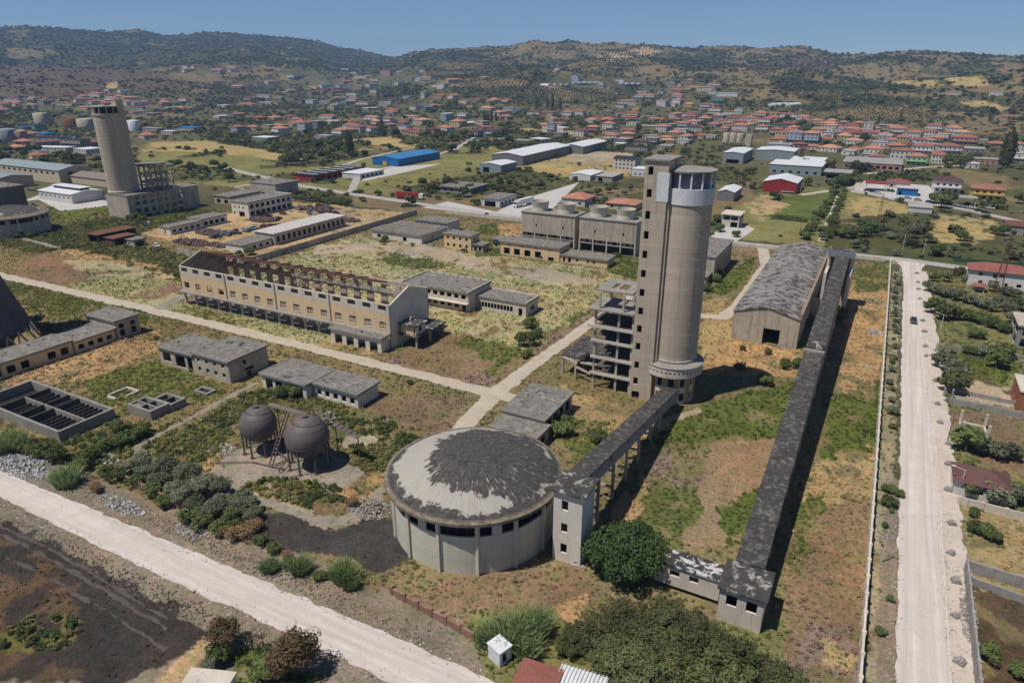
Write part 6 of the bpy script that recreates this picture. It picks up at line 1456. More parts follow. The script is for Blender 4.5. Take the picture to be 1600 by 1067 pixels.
hs(0, '''40,648,80,wr1 100,652,80,wr1 200,660,70,wr2 290,635,60,gf2 370,645,70,wr1 430,652,80,wr1 600,590,80,wr2 520,605,50,wr1 530,672,80,cr1 590,640,60,wr2 690,560,50,wf1 810,612,90,wr1 795,640,50,wr2 870,645,80,wr2 900,640,50,wr1
 860,672,80,cd1 1030,645,60,pr2 1030,625,40,wr1 770,568,50,wm1 1485,545,80,pr2 1560,618,50,cd2 1545,655,120,wr1 1400,660,60,wm1 1490,715,80,pr1 1385,728,70,wm1 1490,800,70,br2 1580,797,60,wr1 1185,802,100,wl1 925,848,90,wr1 1060,825,70,wm1 950,805,150,gf1 245,790,60,tk2 165,797,60,gl1 270,838,90,gl1 190,840,70,co1
 360,862,200,gk1 150,887,80,gr1 310,890,160,gh1 105,922,90,gr1 330,925,220,wm1 550,893,120,gh1 550,935,110,wm1 240,972,90,co1 470,880,150,gk2 10,690,60,wr1 25,655,50,cr1 870,700,90,wf1 950,712,90,gf1 1160,415,50,wd1 1090,420,60,pr1 1230,412,60,wr1 160,1035,100,gf1 690,600,50,wr1 745,605,40,cr1''')
hs(400, '''270,472,150,wl1 228,492,50,bl1 615,457,60,wf2 660,482,90,wr1 815,450,70,pf4 1030,487,75,bk3 1045,440,40,wf2 740,497,60,wf1 220,567,70,wr1 360,545,80,co1 365,580,70,pr2 350,632,60,wf3 300,628,60,gf2 150,612,70,gf2 50,602,80,wm1 60,640,80,wm1 610,592,90,wf2 555,607,40,nf2 740,572,70,cf3 670,647,90,wr2 805,641,70,wm1
 725,678,110,gm1 570,640,60,gf2 960,602,80,bl1 1062,582,75,wf3 1145,602,80,pr1 1235,602,60,wr1 1060,675,70,gl1 1385,627,90,gr1 1490,627,70,cr1 1570,628,60,wr1 1195,722,100,bm3 1300,717,70,wf2 1445,682,80,co2 1520,707,70,cr2 1580,682,60,wf2 1310,773,210,cm1 1430,797,110,gr1 1190,802,90,wr1 1040,757,90,co2 965,732,110,wr1
 725,738,100,wr2 757,765,60,co2 840,782,60,cr1 830,748,60,wr2 935,792,70,wl1 632,798,90,wo2 570,814,70,wr1 722,808,50,wr2 450,728,110,wr1 480,760,80,wm1 372,770,70,gf3 305,780,70,br3 240,778,70,wr1 250,748,60,cr1 215,732,60,wr1 120,738,65,cr1 25,737,65,pr1 80,787,70,cf1 480,668,50,cf3 60,862,120,gm1 510,652,60,wf2
 565,762,60,co1 1000,832,80,cr1 430,852,90,wf1 920,770,60,pr1 1130,535,70,wr1 1170,530,60,wf2 1560,730,80,wr1 330,560,50,wf1 480,425,70,wm1 560,430,60,wf1 900,450,40,wf2''')
hs(800, '''145,702,80,wd1 255,708,90,cr2 255,745,60,wr1 215,782,70,bf2 250,785,50,bf3 350,708,65,wr2 420,700,75,wr2 465,702,50,cf1 430,822,80,wr2 505,802,75,pr2 500,752,80,wr1 590,752,80,wr1 690,717,90,wr1 730,738,100,cr1 720,638,110,wr2 685,658,70,wk1 780,682,50,yf2 850,600,80,wo2 795,602,60,wf2 940,575,80,wl1
 1000,522,50,bf2 1055,527,60,co1 1110,507,50,pr2 1030,572,70,pr2 1035,600,70,br2 1040,628,60,wr2 1135,547,90,co1 945,637,65,wf3 1000,652,60,wf1 1105,655,55,yo1 1285,622,70,tf2 1255,577,50,wf1 1210,662,60,wr2 1275,687,80,wr2 1245,662,50,wr1 1380,702,110,wr1 1205,742,80,wr1 1120,732,70,pr1 1025,717,110,wr2 1015,748,80,pr1
 905,747,100,wr1 1070,777,80,br2 1290,722,60,pr1 1310,757,70,wr1 1390,742,100,wr1 1430,792,90,wr2 1490,742,70,pr1 1555,712,80,co2 1590,752,70,wr2 1565,797,70,wr2 1020,832,80,gr1 630,847,90,wo1 700,872,90,gf1 530,882,100,ph1 810,885,90,cd1 880,872,70,gf2 975,880,80,co1 965,915,110,cf1 680,902,70,wm1 790,922,150,gk1
 630,812,80,gk1 1090,882,60,wf1 1240,852,70,wf1 870,792,100,cf1 70,882,90,gf1 180,872,110,wm1 310,802,80,wm1 760,772,70,wf1 1160,800,70,wr1 1180,850,70,cr1 660,580,60,wk1 400,482,45,bf3 285,432,30,wf2 675,505,60,wm1 560,530,40,bf2 30,690,60,bl1 1350,590,120,wm1 1420,690,50,wf2 600,700,60,gf1 540,735,60,gr1 1330,805,60,pr1
 1000,780,60,gf1 930,800,60,cf1 1480,780,60,wr1 1535,760,60,cr1 480,905,60,wf1''')
hs(1200, '''40,742,80,wr2 130,722,90,wr2 220,737,70,wr2 310,757,70,co1 100,782,110,gd1 90,837,80,co2 175,842,90,bf3 70,872,90,co1 75,918,130,wf3 270,845,90,br3 390,792,80,wr2 380,837,70,wf2 480,852,90,co1 520,792,80,wr2 630,785,55,wf4 590,862,80,wf1 645,832,90,wr1 575,817,60,pr1 730,857,80,bf2 810,812,80,wr2 920,835,90,wr2
 845,862,90,co1 1015,837,80,wr1 1095,850,60,wf2 1060,867,70,pr1 980,877,70,wr1 1215,832,80,wo1 1245,870,100,pr2 970,922,100,wr2 800,912,90,cr1 890,912,80,gd1 1130,922,110,wr2 1050,907,80,gf1 840,950,110,wo2 660,932,110,wr1 280,917,90,co1 390,927,110,wr1 510,947,80,wf1 930,988,100,nr2 1065,972,160,wr2 680,982,70,pr1
 620,970,60,gf1 1290,932,110,gf1 1430,902,80,pr1 1560,907,80,wr2 1510,967,60,wr1 1370,1000,120,pf1 1260,1027,80,wm1 1580,972,70,wf2 700,892,80,wf1 1160,580,70,wr1 1430,580,60,wf1 1490,730,80,cr1 230,760,70,cr1 160,800,60,wr1 440,810,60,wf1 550,880,60,wr1 770,880,70,wr1 1010,880,60,co1 880,830,50,wr1 1330,880,60,cf1''')
fr = random.Random(23)
for x0, x1, y0, y1, n in ((850,1090,172,212,26),(1090,1320,180,212,24),(1210,1500,190,236,30),(430,780,182,206,20),(20,290,150,166,14),(600,760,150,178,8),(300,560,122,165,16),(560,760,112,140,10),(280,400,103,111,10),(1000,1120,128,150,10)):
    for k in range(n):
        px = fr.uniform(x0, x1); py = fr.uniform(y0, y1)+(px-x0)*.02; X, Y, Z = ground_at(px, py)
        if min((abs(X-a)+abs(Y-b))/(q+6) for a, b, q in HOUSES) < .8: continue
        HOUSES.append(village(px, py, fr.uniform(62,95), fr.choice('wwwwccpg'), fr.choice('rrrrrrodf'), fr.choice((1,1,2,2))))
for px, py, s in ((100,165,'in the settlement behind the left tower'),(450,185,'in the village left of the blue shed'),(700,185,'in the village behind the blue shed'),(1000,180,'in the village below the greenhouse'),(1250,205,'in the village right of the silos'),(1460,225,'in the village at far right'),(1500,270,'in the scrub before the far right village'),(350,215,'by the left meadow track'),(800,115,'on the orchard slope'),(300,120,'on the left foothill')): landmark(px, py, s)
# ------------------------------------------------------------------ plants
def crown_mesh(name, mat, rx, rz, n, leaf, seed, clumps=14, flat=0.0, base=.15, shell_=.62, crs=(.32,.55), cin=(.35,.8)):
    """crown of leaf-sized faces gathered in clumps; uneven outline with gaps. sits on z=0"""
    rg = np.random.RandomState(seed)
    u = rg.normal(size=(clumps, 3)); u /= np.linalg.norm(u, axis=1)[:, None]; u[:, 2] = np.abs(u[:, 2])*1.0-.25
    C = u*np.array([rx, rx, rz*.5])*rg.uniform(cin[0], cin[1], (clumps, 1)); cr = rg.uniform(crs[0], crs[1], clumps)*rx
    k = rg.randint(0, clumps, n); d = rg.normal(size=(n, 3)); d /= np.linalg.norm(d, axis=1)[:, None]
    rad = np.power(rg.uniform(shell_**3, 1, n), 1/3.)[:, None]
    p = C[k]+d*rad*cr[k][:, None]*np.array([1, 1, .8]); p[:, 2] += rz*.55
    p[:, 2] = np.maximum(p[:, 2], rz*base*rg.uniform(.3, 1, n))
    nr = d+rg.normal(scale=.55, size=(n, 3)); nr[:, 2] += .35; nr /= np.linalg.norm(nr, axis=1)[:, None]
    a = np.cross(nr, rg.normal(size=(n, 3))); a /= np.linalg.norm(a, axis=1)[:, None]; b = np.cross(nr, a)
    s = leaf*rg.uniform(.6, 1.35, (n, 1)); a *= s; b *= s*.62
    V = np.stack([p-a, p-b*.9, p+a, p+b], 1).reshape(-1, 3)
    me = bpy.data.meshes.new(name); me.vertices.add(len(V)); me.vertices.foreach_set('co', V.ravel())
    me.loops.add(len(V)); me.loops.foreach_set('vertex_index', np.arange(len(V), dtype=np.int32)); me.polygons.add(n)
    me.polygons.foreach_set('loop_start', np.arange(0, 4*n, 4, dtype=np.int32)); me.polygons.foreach_set('loop_total', np.full(n, 4, np.int32))
    me.update(calc_edges=True); me.materials.append(mat); return me
def column_mesh(name, mat, r, h, n, leaf, seed):
    rg = np.random.RandomState(seed); z = rg.uniform(.04, 1, n); t = rg.uniform(0, 6.283, n)
    w = r*np.sin(np.clip(z*1.02, 0, 1)**.75*math.pi)**.6*(.8+.25*np.sin(t*3+z*9)); rr = w*rg.uniform(.6, 1, n)**.5
    p = np.stack([rr*np.cos(t), rr*np.sin(t), z*h], 1); nr = np.stack([np.cos(t), np.sin(t), .3+0*t], 1)+rg.normal(scale=.4, size=(n, 3)); nr /= np.linalg.norm(nr, axis=1)[:, None]
    a = np.cross(nr, rg.normal(size=(n, 3))); a /= np.linalg.norm(a, axis=1)[:, None]; b = np.cross(nr, a); s = leaf*rg.uniform(.6, 1.3, (n, 1)); a *= s; b *= s*.7
    V = np.stack([p-a, p-b, p+a, p+b], 1).reshape(-1, 3); m = MB(); m.v = [tuple(q) for q in V]; m.f = [(4*i,4*i+1,4*i+2,4*i+3) for i in range(n)]
    return m.mesh(name, mat)
def blade_mesh(name, mat, r, h, n, seed, w=.07, lean=.5):
    rg = random.Random(seed); m = MB()
    for k in range(n):
        a = rg.uniform(0, 6.283); q = r*math.sqrt(rg.random()); x, y = q*math.cos(a), q*math.sin(a); hh = h*rg.uniform(.55, 1); la = rg.uniform(0, 6.283); l = lean*rg.uniform(.2, 1)*hh
        l2 = (x*.5*lean/r+math.cos(la)*l*.5, y*.5*lean/r+math.sin(la)*l*.5); t = rg.uniform(0, 3.14); dx, dy = w*math.cos(t), w*math.sin(t)
        m.add([(x-dx,y-dy,0),(x+dx,y+dy,0),(x+l2[0]*.4+dx,y+l2[1]*.4+dy,hh*.6),(x+l2[0]*.4-dx,y+l2[1]*.4-dy,hh*.6),(x+l2[0],y+l2[1],hh*.95)], [(0,1,2,3),(3,2,4)])
    return m.mesh(name, mat)
def trunk_mesh(name, h, r, seed, limbs=4, spread=.5):
    rg = random.Random(seed); m = MB(); m.tube((0,0,-.1),(0,0,h*.5),r,r*.7,7)
    for k in range(limbs):
        a = 6.283*k/limbs+rg.uniform(-.4,.4); s = h*spread*rg.uniform(.6,1); m.tube((0,0,h*(.35+.15*rg.random())),(s*math.cos(a),s*math.sin(a),h*rg.uniform(.75,1)),r*.5,r*.12,5)
    m.tube((0,0,h*.5),(0,0,h*.95),r*.65,r*.15,6); return m.mesh(name, bark)
TK = {}
def tmpl(key):
    if key in TK: return TK[key]
    kind, v = key
    # crown (unit: metres at scale 1), trunk, description
    if kind == 'fig': r = (crown_mesh('crown', leafmat('leaf_fig', (.05,.082,.028), (.07,.105,.036)), 6.2, 7.2, 13000, .27, 11, 60, crs=(.16,.32), cin=(.5,.95)), trunk_mesh('trunk', 4.5, .35, 3), 'broad dense dark green tree', 'tree', 'tree')
    elif kind == 'mass': r = (crown_mesh('crown', leaf_mid if v % 2 else leaf_dark, 5.4, 6.2, 9500, .23, 30+v, 60, shell_=.3, crs=(.12,.3), cin=(.4,1.0)), trunk_mesh('trunk', 4, .25, 4+v), 'large dark brownish green tree' if v % 2 == 0 else 'large mid green tree', 'tree', 'tree')
    elif kind == 'oliveb': r = (crown_mesh('crown', leaf_olive, 2.3, 3.4, 2600, .17, 50+v, 12), trunk_mesh('trunk', 2, .12, v), 'grey green rounded bush', 'shrub', 'shrub')
    elif kind == 'bush': r = (crown_mesh('crown', leaf_green, 1.6, 2.2, 1400, .16, 60+v, 10, base=.02), trunk_mesh('trunk', 1.4, .08, v), 'green bush', 'shrub', 'shrub')
    elif kind == 'drybush': r = (crown_mesh('crown', leaf_dry, 2.2, 2.6, 1700, .15, 70+v, 11, shell_=.3), trunk_mesh('trunk', 1.8, .09, v), 'dry brown bush', 'shrub', 'shrub')
    elif kind == 'redtree': r = (crown_mesh('crown', leaf_red, 2.6, 5.0, 3600, .16, 80+v, 18, shell_=.3), trunk_mesh('trunk', 4.6, .16, v, 7), 'reddish green drying tree', 'tree', 'tree')
    elif kind == 'dead': r = (crown_mesh('crown', leaf_dry, 1.3, 3, 60, .12, 85+v, 8, shell_=.3), trunk_mesh('trunk', 3.6, .1, 9+v, 9, .6), 'bare leafless shrub', 'shrub', 'shrub')
    elif kind == 'reed': r = (blade_mesh('crown', leaf_reed, 1.3, 3.0, 700, 90+v, .055, 1.1), None, 'bright green reed clump', 'reeds', 'reed_clump')
    elif kind == 'tree': r = (crown_mesh('crown', leaf_green if v % 2 else leaf_dark, 3.2, 5.2, 1100, .42, 100+v, 13), trunk_mesh('trunk', 3.6, .2, v), 'mid green rounded tree' if v % 2 else 'dark green rounded tree', 'tree', 'tree')
    elif kind == 'olive': r = (crown_mesh('crown', leaf_olive, 2.4, 3.6, 800, .33, 120+v, 11), trunk_mesh('trunk', 2.2, .14, v), 'grey green olive tree', 'tree', 'olive_tree')
    elif kind == 'poplar': r = (column_mesh('crown', leaf_dark, 2.1, 15, 1100, .5, 140+v), trunk_mesh('trunk', 4, .2, v, 2, .1), 'tall dark poplar', 'tree', 'poplar_tree')
    elif kind == 'cypress': r = (column_mesh('crown', leaf_dark, 1.6, 10, 800, .4, 150+v), trunk_mesh('trunk', 3, .15, v, 2, .1), 'dark columnar cypress', 'tree', 'cypress_tree')
    TK[key] = r; return r
prnd = random.Random(19)
def plant(px, py, kind, s=1.0, sz=None, place=None, at=None):
    key = (kind, prnd.randint(0, 3) if kind != 'fig' else 0); cm, tm, desc, cat, nm = tmpl(key)
    x, y, z = at if at else ground_at(px, py)
    o = bpy.data.objects.new(nm, None); COL.objects.link(o); o.location = (x, y, z); o.rotation_euler = (0,0,prnd.uniform(0,6.28)); o.scale = (s, s, sz or s*prnd.uniform(.9,1.1))
    inst('crown', cm, o)
    if tm: inst('trunk', tm, o)
    rep(o, desc, cat, {'tree':'trees','olive_tree':'olive trees','shrub':'bushes','reed_clump':'reed clumps','poplar_tree':'poplars','cypress_tree':'cypresses'}[nm], place); return o
plant(972,893,'fig',1.0)
for px, py, s in ((890,1012,.5),(935,1000,.65),(985,985,.75),(1040,988,.8),(1085,1005,.7),(1125,1030,.6),(970,1040,.8),(1030,1045,.9),(1090,1055,.9),(1150,1062,.75),(1200,1078,.6),(1000,1085,.9),(1120,1100,.9),(1215,1100,.7),(1060,1100,.9)): plant(px, py, 'mass', s, s*prnd.uniform(.6,.82)*(1.3 if py > 1040 and prnd.random() < .6 else 1))
for px, py, s, sz in ((800,1000,1.5,1.25),(835,990,1.3,1.3),(768,1003,1.2,.8),(822,1020,1.2,1.0),(18,700,1.7,1.2),(105,757,1.4,1.25),(470,893,1.0,.9),(538,905,1.2,1.0),(422,890,.9,.6),(548,917,.8,.7),(5,706,1.3,1.1)): plant(px, py, 'reed', s, sz)
for px, py, s in ((205,738,.8),(230,748,.9),(250,760,.95),(272,775,.9),(285,790,1.0),(310,800,.9),(322,812,.8),(340,806,.9),(372,806,.85),(396,812,.7),(350,790,.8),(297,771,.9)): plant(px, py, 'oliveb', s)
for px, py, s in ((170,745,1.0),(185,752,1.1),(215,760,1.1),(238,775,1.2),(262,790,1.2),(300,815,1.2),(318,826,1.1),(345,832,1.2),(362,822,1.3),(410,850,.9),(430,862,.8),(130,735,1.2),(60,712,1.4),(90,720,1.4),(40,705,1.3),(140,722,1.3),(175,700,1.3),(205,690,1.4),(225,680,1.3),(190,675,1.2),(500,905,.7),(455,885,.8),(520,900,.6)): plant(px, py, 'bush', s)
for px, py, s in ((260,742,1.1),(318,772,1.2),(345,775,1.1),(385,795,1.1),(295,755,1.1),(225,735,1.1)): plant(px, py, 'oliveb', s)
for px, py, s in ((375,845,1.0),(398,830,.8),(355,838,.8),(150,768,.7),(450,870,.5),(548,790,.6)): plant(px, py, 'drybush', s)
plant(468,1052,'redtree',1.25,1.35); plant(352,1012,'redtree',.9,1.0); plant(440,1060,'redtree',.9,.9); plant(368,1000,'dead',1.2); plant(395,1015,'dead',1.1); plant(412,1010,'dead',.9); plant(330,1050,'oliveb',.6); plant(345,1030,'bush',1.2); plant(420,1055,'bush',1.3); plant(1,1010,'bush',.6)
for px, py, s in ((447,620,1.5),(462,622,1.2),(830,512,1.6),(822,540,1.8),(838,528,1.2),(826,556,.8),(880,680,1.6),(884,665,1.2),(932,690,1.5),(790,640,.6),(820,560,.7),(640,600,.6),(57,508,1.7),(80,520,1.3),(245,530,.5),(1008,700,.9),(1155,580,1.1),(1195,602,1.3),(1225,575,1.1),(1247,575,1.2),(1260,510,1.0),(1310,495,1.6),(1305,505,1.2),(1105,455,1.3),(1118,440,1.4),(1125,432,1.1),(1160,548,.7),(1200,553,.8),(1290,430,.9),
    (345,460,.6),(205,345,1.4),(215,342,1.6),(222,345,1.3),(280,422,1.1),(292,428,1.4),(390,398,1.5),(375,400,1.0),(602,378,1.3),(598,382,1.0),(30,372,1.3),(50,372,1.2),(60,368,.9),(72,370,.8),(500,410,.5),(725,395,.8),(645,385,.7),(860,405,.9),(845,405,.7),(900,410,.8),(965,402,.9),(985,395,1.0),(700,360,.5),(1388,790,.9),(1391,766,.5),(1397,771,.6),(1404,775,.6),(1384,768,.6),(1393,800,.35),(1382,823,.4),(1391,938,.4),(1375,990,.5)): plant(px, py, 'bush', s)
for k in range(24):   # scrub along the verge between wall and road
    y = 150+k*6.1+prnd.uniform(-2,2); plant(0, 0, 'oliveb' if k % 3 else 'bush', prnd.uniform(.35,.6), place='along the verge of the right road', at=(10.2+prnd.uniform(-.7,.5), y, 0))
# gardens right of the road
for px, py, k, s in ((1470,575,'olive',1.2),(1484,590,'olive',1.5),(1490,612,'tree',1.1),(1478,560,'olive',1.1),(1500,600,'bush',1.2),(1475,555,'bush',1.0),(1556,575,'tree',1.0),(1563,560,'tree',1.0),(1525,528,'bush',1.6),(1593,540,'bush',1.4),(1535,555,'olive',.9),(1515,553,'bush',1.1),(1508,705,'tree',1.15),(1515,700,'bush',1.2),(1535,708,'olive',1.0),(1550,712,'olive',.9),(1570,718,'olive',1.0),(1585,712,'bush',.9),(1510,772,'bush',1.4),(1530,775,'olive',1.0),(1550,780,'bush',1.4),(1560,790,'olive',.9),(1585,785,'olive',1.0),(1512,735,'bush',.9),
    (1520,830,'bush',.9),(1535,835,'bush',1.0),(1550,845,'bush',.9),(1520,805,'bush',.7),(1545,1030,'bush',1.0),(1595,1060,'bush',1.0),(1460,440,'tree',.6),(1475,440,'tree',.7),(1490,432,'cypress',.4),(1500,430,'tree',.6),(1510,440,'olive',.9),(1450,455,'olive',1.0),(1465,460,'olive',1.1),(1480,465,'olive',1.1),(1495,470,'olive',1.0),(1515,475,'olive',1.0),(1530,480,'olive',1.1),(1545,485,'olive',1.0),(1560,480,'olive',1.1),(1575,488,'olive',1.0),(1590,485,'tree',.8),(1460,490,'tree',1.0),(1475,500,'tree',1.0),(1490,498,'tree',.9),(1510,500,'bush',1.6),(1530,505,'bush',1.6),(1550,512,'tree',.7),(1565,518,'bush',1.6),(1580,505,'olive',1.0),(1550,455,'olive',.9),(1570,462,'olive',1.0),(1585,465,'olive',.9),(1598,520,'bush',1.4)): plant(px, py, k, s)
# scrub and trees behind the north road
for k in range(46):
    px = prnd.uniform(1285,1600); py = prnd.uniform(345,398)
    if 1455 < px < 1560 and 335 < py < 380: continue
    plant(px, py+ (px-1285)*.04, prnd.choice(['olive','olive','tree','bush','tree']), prnd.uniform(.6,1.1))
for px, py, k, s in ((1355,365,'tree',1.3),(1350,370,'tree',1.2),(1410,380,'olive',1.4),(1425,372,'olive',1.5),(1440,365,'olive',1.4),(1420,385,'tree',1.1),(1470,325,'tree',1.6),(1480,320,'tree',1.5),(1460,318,'tree',1.2),(1500,376,'tree',.9),(1550,365,'bush',1.6),(1512,378,'bush',1.3),(1320,290,'tree',1.6),(1310,294,'tree',1.5),(1335,270,'tree',1.8),(1322,282,'tree',1.6),(1300,296,'tree',1.2),(1262,290,'tree',1.0),(1350,268,'tree',1.3),(1300,272,'cypress',1.0),(1560,325,'tree',1.0),(1590,318,'tree',1.2)): plant(px, py, k, s)
for k in range(16): plant(1256+k*3.6, 375-k*5.2+prnd.uniform(-3,3), 'bush', prnd.uniform(1.2,2.0)); plant(1293+k*1.6, 372-k*4.6, 'bush', prnd.uniform(1.2,1.9))
for k in range(9): plant(1208+k*6, 342+k*.6, 'bush', 1.2)
for k in range(11): plant(452+k*9.3, 311+k*1.0, 'bush', prnd.uniform(1.3,1.7))        # clipped trees along the north road
for px, py, k, s in ((500,314,'bush',1.6),(700,290,'tree',1.1),(712,296,'tree',1.0),(670,300,'tree',1.1),(680,296,'tree',1.2),(660,292,'tree',1.1),(725,308,'tree',1.2),(715,312,'bush',1.8),(735,300,'tree',1.0),(780,300,'tree',.9),(790,298,'bush',2),(800,302,'bush',2),(950,302,'tree',.9),(935,305,'tree',.9),(960,295,'tree',.9),(975,305,'olive',1.0),(965,312,'olive',1.0),(985,298,'olive',1.0),(945,315,'olive',.9),(930,318,'olive',.9),(1120,348,'tree',.8),(1125,362,'bush',1.8),(1150,370,'bush',1.5),(1110,310,'tree',.8),(1170,272,'tree',1.0),(1160,280,'tree',1.0),(1150,276,'tree',.9),(1178,270,'tree',.9)): plant(px, py, k, s)
# mid distance trees
for px, py, k, s in ((230,288,'tree',1.2),(300,268,'tree',1.3),(320,270,'tree',1.2),(335,262,'tree',1.3),(350,268,'tree',1.3),(358,285,'tree',1.3),(280,262,'tree',1.2),(115,262,'poplar',.8),(122,256,'tree',1.6),(128,262,'tree',1.5),(95,250,'tree',1.6),(105,252,'tree',1.5),(10,240,'tree',1.7),(5,252,'tree',1.6),(50,240,'tree',1.5),(38,245,'tree',1.2),(62,238,'tree',1.3),(155,255,'tree',1.3),(455,258,'tree',2.0),(465,252,'tree',1.8),(482,255,'tree',1.6),(508,250,'tree',2.0),(515,242,'tree',1.8),(545,242,'poplar',1.4),(550,238,'poplar',1.2),(530,235,'tree',1.7),(500,232,'tree',1.6),(480,228,'tree',1.7),(575,232,'tree',1.5),(608,233,'tree',1.0),(640,228,'tree',.9),(597,212,'poplar',1.3),(600,214,'cypress',1.4),(620,212,'tree',1.6),(710,222,'tree',1.8),(725,216,'tree',1.7),(735,218,'tree',1.6),(690,216,'tree',1.6),(680,218,'tree',1.5),(668,214,'tree',1.5),(760,212,'tree',1.6),(775,214,'tree',1.5),(785,210,'tree',1.5),(757,190,'cypress',1.6),(762,190,'cypress',1.5),(768,191,'cypress',1.6),(775,190,'cypress',1.4),(790,213,'cypress',1.1),(795,225,'tree',1.8),(780,233,'tree',1.3),(855,172,'poplar',1.5),(863,171,'poplar',1.6),(875,172,'poplar',1.5),(838,170,'poplar',1.1),(830,228,'tree',1.2),(815,232,'tree',1.1),(840,205,'tree',1.6),(835,200,'tree',1.4),(900,165,'tree',2),(1000,222,'tree',1.8),(995,210,'cypress',1.4),(998,205,'tree',1.3),(1080,220,'tree',1.6),(1097,160,'tree',2.4),(1105,158,'tree',2.2),(1300,190,'tree',2.0),(1293,192,'tree',1.7),(1372,192,'cypress',1.0),(1408,193,'tree',1.5),(1407,185,'poplar',.8),(1250,258,'cypress',1.3),(1258,262,'tree',1.4),(1290,262,'tree',1.2),(1275,266,'tree',1.1),(1570,262,'poplar',1.9),(1565,258,'poplar',1.7),(1576,255,'poplar',1.6),(1490,258,'tree',1.6),(1500,262,'tree',1.6),(1480,256,'tree',1.4),(1510,256,'tree',1.4),(1350,222,'tree',1.6),(1230,190,'tree',1.7),(1220,192,'tree',1.5),(1600,180,'tree',2.2),(1580,178,'tree',2),(1550,178,'tree',2)): plant(px, py, k, s)
for k in range(13): plant(596+k*5.0+prnd.uniform(-2,2), 150+prnd.uniform(-3,3), 'cypress' if k > 6 else 'tree', prnd.uniform(1.6,2.1))

# ------------------------------------------------------------------ uncountable cover: weeds on the site, woods and orchards on the hills
TCOL = bpy.data.collections.new('cover_templates')
def tcol(name, meshes):
    c = bpy.data.collections.new(name)
    for i, me in enumerate(meshes): c.objects.link(bpy.data.objects.new(me.name, me))
    return c
def scatter(name, label, cat, pts, sc, tint, coll):
    n = len(pts); me = bpy.data.meshes.new(name); me.vertices.add(n); me.vertices.foreach_set('co', np.asarray(pts, np.float32).ravel())
    a = me.attributes.new('sc', 'FLOAT_VECTOR', 'POINT'); a.data.foreach_set('vector', np.asarray(sc, np.float32).ravel())
    a = me.attributes.new('rz', 'FLOAT_VECTOR', 'POINT'); r = np.zeros((n, 3), np.float32); r[:, 2] = np.random.RandomState(n).uniform(0, 6.28, n); a.data.foreach_set('vector', r.ravel())
    a = me.attributes.new('tint', 'FLOAT_COLOR', 'POINT'); a.data.foreach_set('color', np.concatenate([tint, np.ones((n, 1))], 1).astype(np.float32).ravel())
    o = bpy.data.objects.new(name, me); COL.objects.link(o); tag(o, label, cat, None, 'stuff')
    ng = bpy.data.node_groups.new(name, 'GeometryNodeTree')
    ng.interface.new_socket('Geometry', in_out='INPUT', socket_type='NodeSocketGeometry'); ng.interface.new_socket('Geometry', in_out='OUTPUT', socket_type='NodeSocketGeometry')
    gi = ng.nodes.new('NodeGroupInput'); go = ng.nodes.new('NodeGroupOutput'); ip = ng.nodes.new('GeometryNodeInstanceOnPoints'); ci = ng.nodes.new('GeometryNodeCollectionInfo')
    ci.inputs['Collection'].default_value = coll; ci.inputs['Separate Children'].default_value = True; ci.inputs['Reset Children'].default_value = True
    ip.inputs['Pick Instance'].default_value = True
    mp = ng.nodes.new('GeometryNodeMeshToPoints'); ng.links.new(gi.outputs[0], mp.inputs['Mesh']); ng.links.new(mp.outputs[0], ip.inputs['Points'])
    for nm, sk in (('sc', 'Scale'), ('rz', 'Rotation')):
        na = ng.nodes.new('GeometryNodeInputNamedAttribute'); na.data_type = 'FLOAT_VECTOR'; na.inputs['Name'].default_value = nm; ng.links.new(na.outputs[0], ip.inputs[sk])
    ng.links.new(ci.outputs[0], ip.inputs['Instance']); ng.links.new(ip.outputs[0], go.inputs[0])
    md = o.modifiers.new('scatter', 'NODES'); md.node_group = ng
    return o
